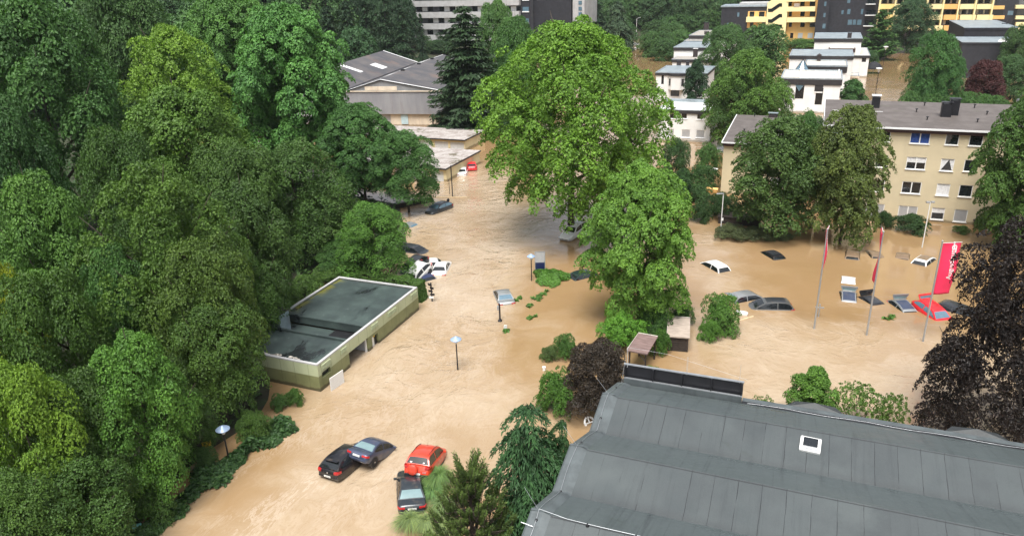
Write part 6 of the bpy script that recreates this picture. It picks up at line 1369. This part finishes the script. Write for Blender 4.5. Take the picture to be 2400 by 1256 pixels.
for i, (cx, tp, w_, by, lb) in enumerate(((1715, 528, 90, 556, 'grey leaved drift weed right of the pale lamp post'), (1775, 534, 80, 558, 'grey leaved drift weed under the left lime tree'), (1835, 545, 46, 562, 'last clump of grey leaved drift weed, right of the left lime tree trunk'), (2255, 530, 40, 545, 'small weed clump in front of the beige house balcony'))): S('shrub_b', cx, tp, w_, by, (.060, .078, .048) if i < 3 else (.05, .10, .03), lb, name='weed_clump')
# pointed and drooping conifers by the big roof
T('cedar', 1238, 936, 290, 1300, (.024, .062, .034), 'drooping dark cedar at the left corner of the bitumen roof', cb=.0, name='conifer')
T('cedar', 1318, 975, 150, 1260, (.026, .064, .034), 'second drooping cedar right behind the first, against the bitumen roof', cb=.0, name='conifer')
T('pine', 1105, 1082, 290, 1360, (.045, .075, .026), 'pine with upright candle shoots at the bottom centre', cb=.0, name='conifer')
# lime coloured clipped bush
for cx, tp, w_, by, lb in ((630, 360, 46, 384, 'clipped lime yellow ball in the left wood, upper one'), (626, 378, 56, 404, 'clipped lime yellow cushion in the left wood, lower one')): S('shrub_b', cx, tp, w_, by, (.190, .290, .020), lb, zb=3.0, name='clipped_bush')

def leaf_patch(name, label, cat, pts_fn, n, size, col, kind=None, seed=1, mat='leaf', group=None):
    rng = np.random.default_rng(seed); P, N = pts_fn(rng, n); S_ = size*rng.uniform(.6, 1.3, len(P)); T_ = np.clip(rng.normal(.5, .22, len(P)), 0, 1)
    o = P.mean(0); o[2] = 0; me = leaf_mesh(name, P-o, N, S_, T_, M[mat], rng); ob = bpy.data.objects.new(name, me); COL.objects.link(ob); ob.location = o; ob.color = (*col, 1)
    return tag(ob, label, cat, group, kind)
def along(path, wid, hgt, rag=.35):
    pts = [W(*p) for p in path]
    def fn(rng, n):
        seg = [(b-a).length for a, b in zip(pts, pts[1:])]; cs = np.cumsum([0]+seg); P = []; N = []
        for i in range(n):
            d = rng.uniform(0, cs[-1]); j = min(len(seg)-1, int(np.searchsorted(cs, d, side='right')-1)); a, b = pts[j], pts[j+1]; t = (b-a).normalized(); s = Vector((-t.y, t.x, 0))
            ww = wid*(.75+rag*math.sin(d*1.3)+rag*.6*math.sin(d*3.1+1)); u = rng.uniform(-1, 1); h = hgt*(.7+.3*math.sin(d*1.9+2))*math.sqrt(max(0, 1-u*u))*rng.uniform(.75, 1.1)
            p = a+t*(d-cs[j])+s*(u*ww); P.append((p.x+rng.normal()*.08, p.y+rng.normal()*.08, h*rng.uniform(.75, 1.25))); N.append((s.x*u*.8+rng.normal()*.6, s.y*u*.8+rng.normal()*.6, 1))
        return np.array(P), np.array(N)
    return fn
leaf_patch('ivy_strip', 'long strip of dark ivy along the flooded path at the lower left', 'ivy', along([(672, 998), (600, 1048), (535, 1092), (480, 1135), (434, 1172)], .85, .75, .5), 6500, .33, (.024, .058, .024), seed=3)
leaf_patch('ivy_strip', 'short end of the ivy strip at the bottom edge, separated by a gap', 'ivy', along([(428, 1190), (395, 1210), (355, 1240), (320, 1268)], .50, .5, .6), 2300, .31, (.028, .064, .024), seed=4)
def mound(px, py, rx, ry, h):
    c = W(px, py); s = ppm(c)
    def fn(rng, n):
        a = rng.uniform(0, 2*math.pi, n); r = np.sqrt(rng.uniform(0, 1, n)); lob = 1+.16*np.sin(3*a+1)+.10*np.sin(5*a+2)+.06*np.sin(11*a); x = c.x+np.cos(a)*r*lob*rx/s; y = c.y+np.sin(a)*r*lob*ry
        return np.stack([x, y, h*np.sqrt(np.clip(1-r**2, 0, 1))*rng.uniform(.8, 1.05, n)+.02], 1), np.stack([np.cos(a)*r*.5+rng.normal(0, .35, n), np.sin(a)*r*.5+rng.normal(0, .35, n), np.ones(n)], 1)
    return fn
leaf_patch('ivy_mound', 'round mound of bright ivy at the foot of the grey and navy sign', 'ivy', mound(1291, 652, 40, 2.1, .55), 3800, .20, (.052, .125, .026), seed=5)
for i, (px, py, rx, ry, lb) in enumerate(((1275, 690, 14, .7, 'drift of ivy leaves just below the ivy mound'), (1240, 717, 9, .4, 'small drift of leaves between the silver car and the ivy mound'), (1245, 747, 9, .35, 'small drift of leaves right of the parking post'), (1258, 700, 6, .3, 'scattered leaves left of the drift below the mound'), (1186, 776, 7, .4, 'green weed hanging on the white stump in midstream'), (2087, 743, 14, .4, 'torn off green branch floating in the car park'), (1215, 702, 8, .3, 'few floating leaves right of the silver car'))):
    def scat(rng, n, px=px, py=py, rx=rx, ry=ry):
        c = W(px, py); s = ppm(c); k_ = rng.integers(0, 5, n); cx_ = rng.normal(0, .7, 5)*rx/s; cy_ = cx_*.9+rng.normal(0, .5, 5)*ry; rr = rng.uniform(.12, .45, 5)[k_]
        return np.stack([c.x+cx_[k_]+rng.normal(0, 1, n)*rr*rx/s*.8, c.y+cy_[k_]+rng.normal(0, 1, n)*rr*ry*.8, rng.uniform(.01, .16, n)], 1), np.stack([rng.normal(0, .5, n), rng.normal(0, .5, n), np.ones(n)], 1)
    leaf_patch('leaf_drift', lb, 'leaves', scat, 130, .24, (.05, .115, .03), seed=20+i)
def hedge_fn(p0, p1, wid, hgt):
    a, b = W(*p0), W(*p1); t = (b-a).normalized(); s = Vector((-t.y, t.x, 0)); L = (b-a).length
    def fn(rng, n):
        P = []; N = []
        for i in range(n):
            f = rng.choice(5, p=(.34, .26, .2, .1, .1)); u, v, w_ = rng.uniform(0, L), rng.uniform(-wid, wid), rng.uniform(-.3, hgt); nn = Vector((0, 0, 1))
            if f == 0: w_ = hgt
            elif f == 1: v = -wid; nn = -s
            elif f == 2: v = wid; nn = s
            elif f == 3: u = L; nn = t
            else: u = 0; nn = -t
            p = a+t*u+s*v; wob = .10*math.sin(u*1.7+w_*2)+.08*math.sin(u*4+v*3); p = p+nn*(wob+rng.normal()*.05); P.append((p.x, p.y, w_+nn.z*wob+rng.normal()*.04)); N.append((nn.x+rng.normal()*.4, nn.y+rng.normal()*.4, nn.z+.3+rng.normal()*.4))
        return np.array(P), np.array(N)
    return fn
hd = leaf_patch('hedge', 'clipped green hedge behind the far end of the green building', 'hedge', hedge_fn((820, 672), (992, 703), .65, 1.75), 15000, .17, (.040, .085, .022), seed=7)
leaf_patch('hedge', 'long low hedge before the orange wall of the stair tower block', 'hedge', hedge_fn((1845, 104), (1918, 106), 1.2, 2.2), 5000, .45, (.040, .088, .030), seed=8) if False else None
# dark core of the hedge so that nothing shines through
a_, b_ = W(822, 672), W(990, 703); m = MB(); L_ = (b_-a_).length; m.b2((.1, -.5, -1), (L_-.1, .5, 1.6)); hc = m.build('dark_core', M['bark'], hd); hc.location = Vector((a_.x, a_.y, 0))-hd.location; hc.rotation_euler = (0, 0, heading(a_, b_))
# pampas grass around the stranded cars
def pampas(label, px, py, r, h, col, seed, lean=(0, 0), n=900):
    rng = np.random.default_rng(seed); c = W(px, py); V = []; F = []; Tn = []
    for i in range(int(n*.6)):
        a = rng.uniform(0, 6.283); rr = rng.uniform(.3, 1.0)**.7*r*1.2; hh = h*rng.uniform(.65, 1.1); d = np.array((math.cos(a), math.sin(a), 0)); w_ = .024; s = np.array((-d[1], d[0], 0))*w_; b0 = len(V); tw = rng.normal(size=2)*.15
        for j, t in enumerate((0, .3, .6, .85, 1.0)):
            p = d*rr*(t**1.6)+np.array((lean[0]+tw[0], lean[1]+tw[1], 0))*t**1.5+np.array((0, 0, hh*(1.75*t-1.25*t*t))); V += [p-s*(1-t*.85), p+s*(1-t*.85)]
        for j in range(4): F.append((b0+2*j, b0+2*j+1, b0+2*j+3, b0+2*j+2)); Tn.append(np.clip(.35+rng.normal()*.3, 0, 1))
    me = bpy.data.meshes.new('pampas_grass'); me.from_pydata(np.array(V).tolist(), [], F); me.materials.append(M['leaf']); at = me.attributes.new('tint', 'FLOAT', 'FACE'); at.data.foreach_set('value', np.array(Tn, dtype=np.float32)); o = bpy.data.objects.new('pampas_grass', me); COL.objects.link(o); o.location = c; o.color = (*col, 1)
    return tag(o, label, 'grass clump', 'pampas grass around the stranded cars')
pampas('pampas grass clump at the right side of the red off-road car', 1030, 1130, 1.0, 1.35, (.10, .17, .075), 1, (-.1, -.3), 1500)
pampas('pampas grass clump between the red off-road car and the black saloon', 1012, 1158, .8, .9, (.09, .165, .075), 2, (.1, -.2), 900)
pampas('pampas grass clump swept flat right of the black saloon', 1030, 1182, .9, .7, (.13, .19, .11), 3, (.3, -.5), 900)
pampas('pampas grass clump at the lower left corner of the black saloon', 962, 1222, .9, .85, (.14, .19, .10), 4, (0, -.5), 1000)
pampas('pampas grass clump below the black saloon', 998, 1226, .9, .85, (.15, .20, .11), 5, (.2, -.5), 1000)
pampas('pampas grass clump left of the candle pine', 1035, 1236, .9, .8, (.16, .21, .12), 6, (.2, -.3), 1000)
# undergrowth on the floor of the left wood
def floor_fn(rng, n):
    P = []
    x = rng.uniform(-75, -6, n*3); y = rng.uniform(22, 150, n*3); z = ground_z(x, y); k_ = z > .12; P = np.stack([x, y, z+rng.uniform(0, .7, n*3)], 1)[k_][:n]
    return P, np.stack([rng.normal(0, .5, len(P)), rng.normal(0, .5, len(P)), np.ones(len(P))], 1)
leaf_patch('undergrowth', 'dark undergrowth covering the floor of the left wood', 'undergrowth', floor_fn, 26000, .55, (.024, .054, .022), kind='stuff', seed=9)
# flood water: flow coordinates (along, across) and how ruffled the surface is
FLOWC = [(p[0], p[1]) for p in (W(1150, 250), W(1105, 420), W(1090, 520), W(1075, 640), W(1020, 760), W(940, 900), W(790, 1100), W(600, 1290), W(420, 1500))]
def blob(x, y, px, py, rx, ry=None, soft=1.0):
    c = W(px, py); ry = ry or rx; return np.exp(-((x-c.x)/rx)**2-((y-c.y)/ry)**2)
wx = np.concatenate([np.linspace(-90, -32, 30), np.linspace(-31, 46, 155), np.linspace(47, 330, 130)]); wy = np.concatenate([np.linspace(-15, 24, 20), np.linspace(25, 100, 150), np.linspace(101, 350, 150)])
k = NT('brown flood water')
fl = k.attr('flow', 'Vector'); ru = k.attr('ruffle'); foam_a = k.attr('foam')
wxy = k.obj()
wp = k.noise(.16, 3, .5, vec=wxy, out=1); wv = k.n('ShaderNodeVectorMath', operation='MULTIPLY_ADD'); k.set(wv.inputs[0], wp); wv.inputs[1].default_value = (5, 5, 0); k.set(wv.inputs[2], wxy); wq = wv.outputs[0]
n_big = k.noise(.10, 4, .55, vec=wq); n_mid = k.noise(.45, 4, .55, vec=wq, dist=.7); n_fine = k.noise(1.1, 5, .6, vec=wq, dist=1.1); n_rip = k.noise(3.4, 2, .5, vec=wq)
calm = k.mix(k.maprange(n_big, .3, .7), (.260, .165, .078), (.298, .193, .098)); froth = k.mix(k.maprange(n_big, .35, .65), (.338, .244, .148), (.402, .314, .216))
base = k.mix(k.maprange(k.math('ADD', ru, k.math('MULTIPLY', k.math('SUBTRACT', n_mid, .5), .55)), .10, .90), calm, froth)
vein = lambda n, w: k.maprange(k.math('ABSOLUTE', k.math('SUBTRACT', n, .5)), w, .0)
crest = k.math('MULTIPLY', vein(n_fine, .09), k.math('MULTIPLY', ru, k.maprange(n_mid, .42, .62)))
fl_n = k.noise(1.1, 6, .68, vec=fl, stretch=(.42, 1.5, 1), dist=1.6); gate = k.maprange(k.noise(.30, 4, .6, vec=fl, stretch=(.5, 1.6, 1)), .46, .60)
fm = k.math('MULTIPLY', k.math('MULTIPLY', vein(fl_n, .055), gate), foam_a)
dark = k.math('MULTIPLY', vein(k.noise(.8, 5, .65, vec=fl, stretch=(.5, 1.3, 1), dist=1.5), .03), k.math('MULTIPLY', ru, .30))
base = k.mix(dark, base, (.27, .17, .085))
base = k.mix(k.math('MULTIPLY', crest, .16), base, (.62, .52, .41)); base = k.mix(k.math('MULTIPLY', fm, .5), base, (.60, .52, .44))
hgt = k.math('ADD', k.math('MULTIPLY', n_mid, 1.0), k.math('ADD', k.math('MULTIPLY', n_fine, .40), k.math('MULTIPLY', n_rip, .10)))
amp = k.math('MULTIPLY_ADD', k.math('MULTIPLY', ru, k.maprange(k.noise(.13, 3, .5, vec=wq), .34, .62, .40, 1.0)), 1.0, .0)
bp = k.n('ShaderNodeBump', Distance=.31); k.set(bp.inputs['Height'], hgt); k.set(bp.inputs['Strength'], amp)
df = k.n('ShaderNodeBsdfDiffuse'); k.set(df.inputs[0], base)
gl = k.n('ShaderNodeBsdfGlossy'); gl.inputs['Color'].default_value = (1, 1, 1, 1); k.set(gl.inputs['Roughness'], k.math('MULTIPLY_ADD', ru, .08, .04)); k.set(gl.inputs['Normal'], bp.outputs[0])
fr_ = k.n('ShaderNodeFresnel', IOR=1.42); k.set(fr_.inputs['Normal'], bp.outputs[0])
mx = k.n('ShaderNodeMixShader'); k.set(mx.inputs[0], k.math('MULTIPLY', fr_.outputs[0], 1.25, clamp=True)); k.t.links.new(df.outputs[0], mx.inputs[1]); k.t.links.new(gl.outputs[0], mx.inputs[2]); k.t.links.new(mx.outputs[0], k.out.inputs[0])
M['water'] = k.m
def wz(X, Y): return 0*X
wobj, X, Y = grid_mesh('flood_water', wx, wy, wz, M['water']); tag(wobj, 'muddy brown flood water covering streets, gardens and car park', 'water', kind='structure')
d, s, a = poly_dist(X, Y, FLOWC); dl = d*s                   # left of the flow is positive
ex = np.clip((X-16)/14, 0, 1)                                  # towards the car park and lawn the flow runs along the big roof
az_r = (.926, -.378); ua = X*az_r[0]+Y*az_r[1]; ub = -X*az_r[1]+Y*az_r[0]
lot = (X > 12)
F3 = np.stack([np.where(lot, ua, a), np.where(lot, ub, dl), 0*a], -1).reshape(-1, 3)
me = wobj.data
at = me.attributes.new('flow', 'FLOAT_VECTOR', 'POINT'); at.data.foreach_set('vector', F3.astype(np.float32).ravel())
street = np.exp(-((np.clip(np.abs(dl+.5)-4.0, 0, 99))/3.2)**2)*np.clip((122-Y)/15, 0, 1)
ruf = street*.95
ruf = np.maximum(ruf, .75*blob(X, Y, 1120, 990, 7, 8)); ruf = np.maximum(ruf, .9*blob(X, Y, 1040, 530, 6, 12)); ruf = np.maximum(ruf, .85*blob(X, Y, 1200, 520, 6, 12))
front = np.clip((59.5-.36*(X-20)-Y)/4, 0, 1)*np.clip((X-10)/6, 0, 1); ruf = np.maximum(ruf, .70*front)
ruf = np.maximum(ruf, .55*blob(X, Y, 1690, 650, 3.5, 9)); ruf = np.maximum(ruf, .5*blob(X, Y, 1660, 560, 3.5, 8))
ruf = np.maximum(ruf, .30*blob(X, Y, 1250, 800, 6, 6)); ruf = np.maximum(ruf, .30*blob(X, Y, 2060, 200, 16, 40)); ruf = np.maximum(ruf, .30*blob(X, Y, 2300, 200, 16, 30)); ruf = np.clip(ruf*(1-.8*blob(X, Y, 560, 1110, 4, 9))+.07*np.clip((120-Y)/50, .08, 1), 0, 1)
at = me.attributes.new('ruffle', 'FLOAT', 'POINT'); at.data.foreach_set('value', ruf.astype(np.float32).ravel())
foam = np.zeros_like(X)
for px, py, r, v in ((600, 1190, 4.0, .8), (720, 1150, 3.0, .8), (850, 1010, 2.2, .7), (700, 1040, 3.0, .5), (1075, 880, 1.3, .9), (900, 1000, 3, .5), (1110, 450, 4, .5), (1090, 540, 5, .5), (1060, 700, 4, .6), (1960, 745, 3, .6), (2040, 742, 3, .7), (2140, 735, 3, .6), (890, 1035, 1.6, .9), (820, 1130, 2.2, .7), (640, 1150, 3, .7)):
    foam = np.maximum(foam, v*blob(X, Y, px, py, r))
foam = np.maximum(foam, .35*street)
at = me.attributes.new('foam', 'FLOAT', 'POINT'); at.data.foreach_set('value', foam.astype(np.float32).ravel())
# ------------------------------------------------------------------ sky and sun: bright overcast
wd = bpy.data.worlds.new('World'); SC.world = wd; wd.use_nodes = True; t = wd.node_tree
bg = t.nodes['Background']; sky = t.nodes.new('ShaderNodeTexSky'); sky.sky_type = 'NISHITA'; sky.sun_disc = False
SUN_EL, SUN_AZ = R(67), R(195)          # azimuth measured from +Y towards +X
sky.sun_elevation = SUN_EL; sky.sun_rotation = SUN_AZ; sky.dust_density = 4.0; sky.air_density = 1.0; sky.ozone_density = 1.0
hs = t.nodes.new('ShaderNodeHueSaturation'); hs.inputs['Saturation'].default_value = .35
t.links.new(sky.outputs[0], hs.inputs['Color']); t.links.new(hs.outputs[0], bg.inputs[0]); bg.inputs[1].default_value = .096
sd = bpy.data.lights.new('sun', 'SUN'); sd.energy = 2.35; sd.angle = R(30); sd.color = (1, .97, .92); so = bpy.data.objects.new('sun', sd); COL.objects.link(so)
dirv = Vector((math.sin(SUN_AZ)*math.cos(SUN_EL), math.cos(SUN_AZ)*math.cos(SUN_EL), math.sin(SUN_EL)))
so.rotation_euler = dirv.to_track_quat('Z', 'Y').to_euler(); so.location = (0, 60, 120)
SC.view_settings.view_transform = 'Standard'; SC.view_settings.look = 'None'; SC.view_settings.exposure = 1.10; SC.view_settings.gamma = 1
SC.render.engine = 'CYCLES'; SC.cycles.use_denoising = True; SC.cycles.max_bounces = 6; SC.cycles.diffuse_bounces = 3; SC.cycles.glossy_bounces = 3; SC.cycles.transmission_bounces = 3; SC.cycles.caustics_reflective = False; SC.cycles.caustics_refractive = False
# ------------------------------------------------------------------ thin moist air
m = MB(); m.b2((-480, -60, -4), (820, 860, 95)); hz = m.build('haze', []); tag(hz, 'thin pale haze over the whole valley', 'haze', kind='stuff')
hm = bpy.data.materials.new('moist air'); hm.use_nodes = True; hn = hm.node_tree; hn.nodes.remove(hn.nodes['Principled BSDF']); pv = hn.nodes.new('ShaderNodeVolumePrincipled')
pv.inputs['Color'].default_value = (.80, .88, .95, 1); pv.inputs['Density'].default_value = .00007; hn.links.new(pv.outputs[0], hn.nodes['Material Output'].inputs['Volume']); hz.data.materials.append(hm)
SC.cycles.volume_bounces = 1
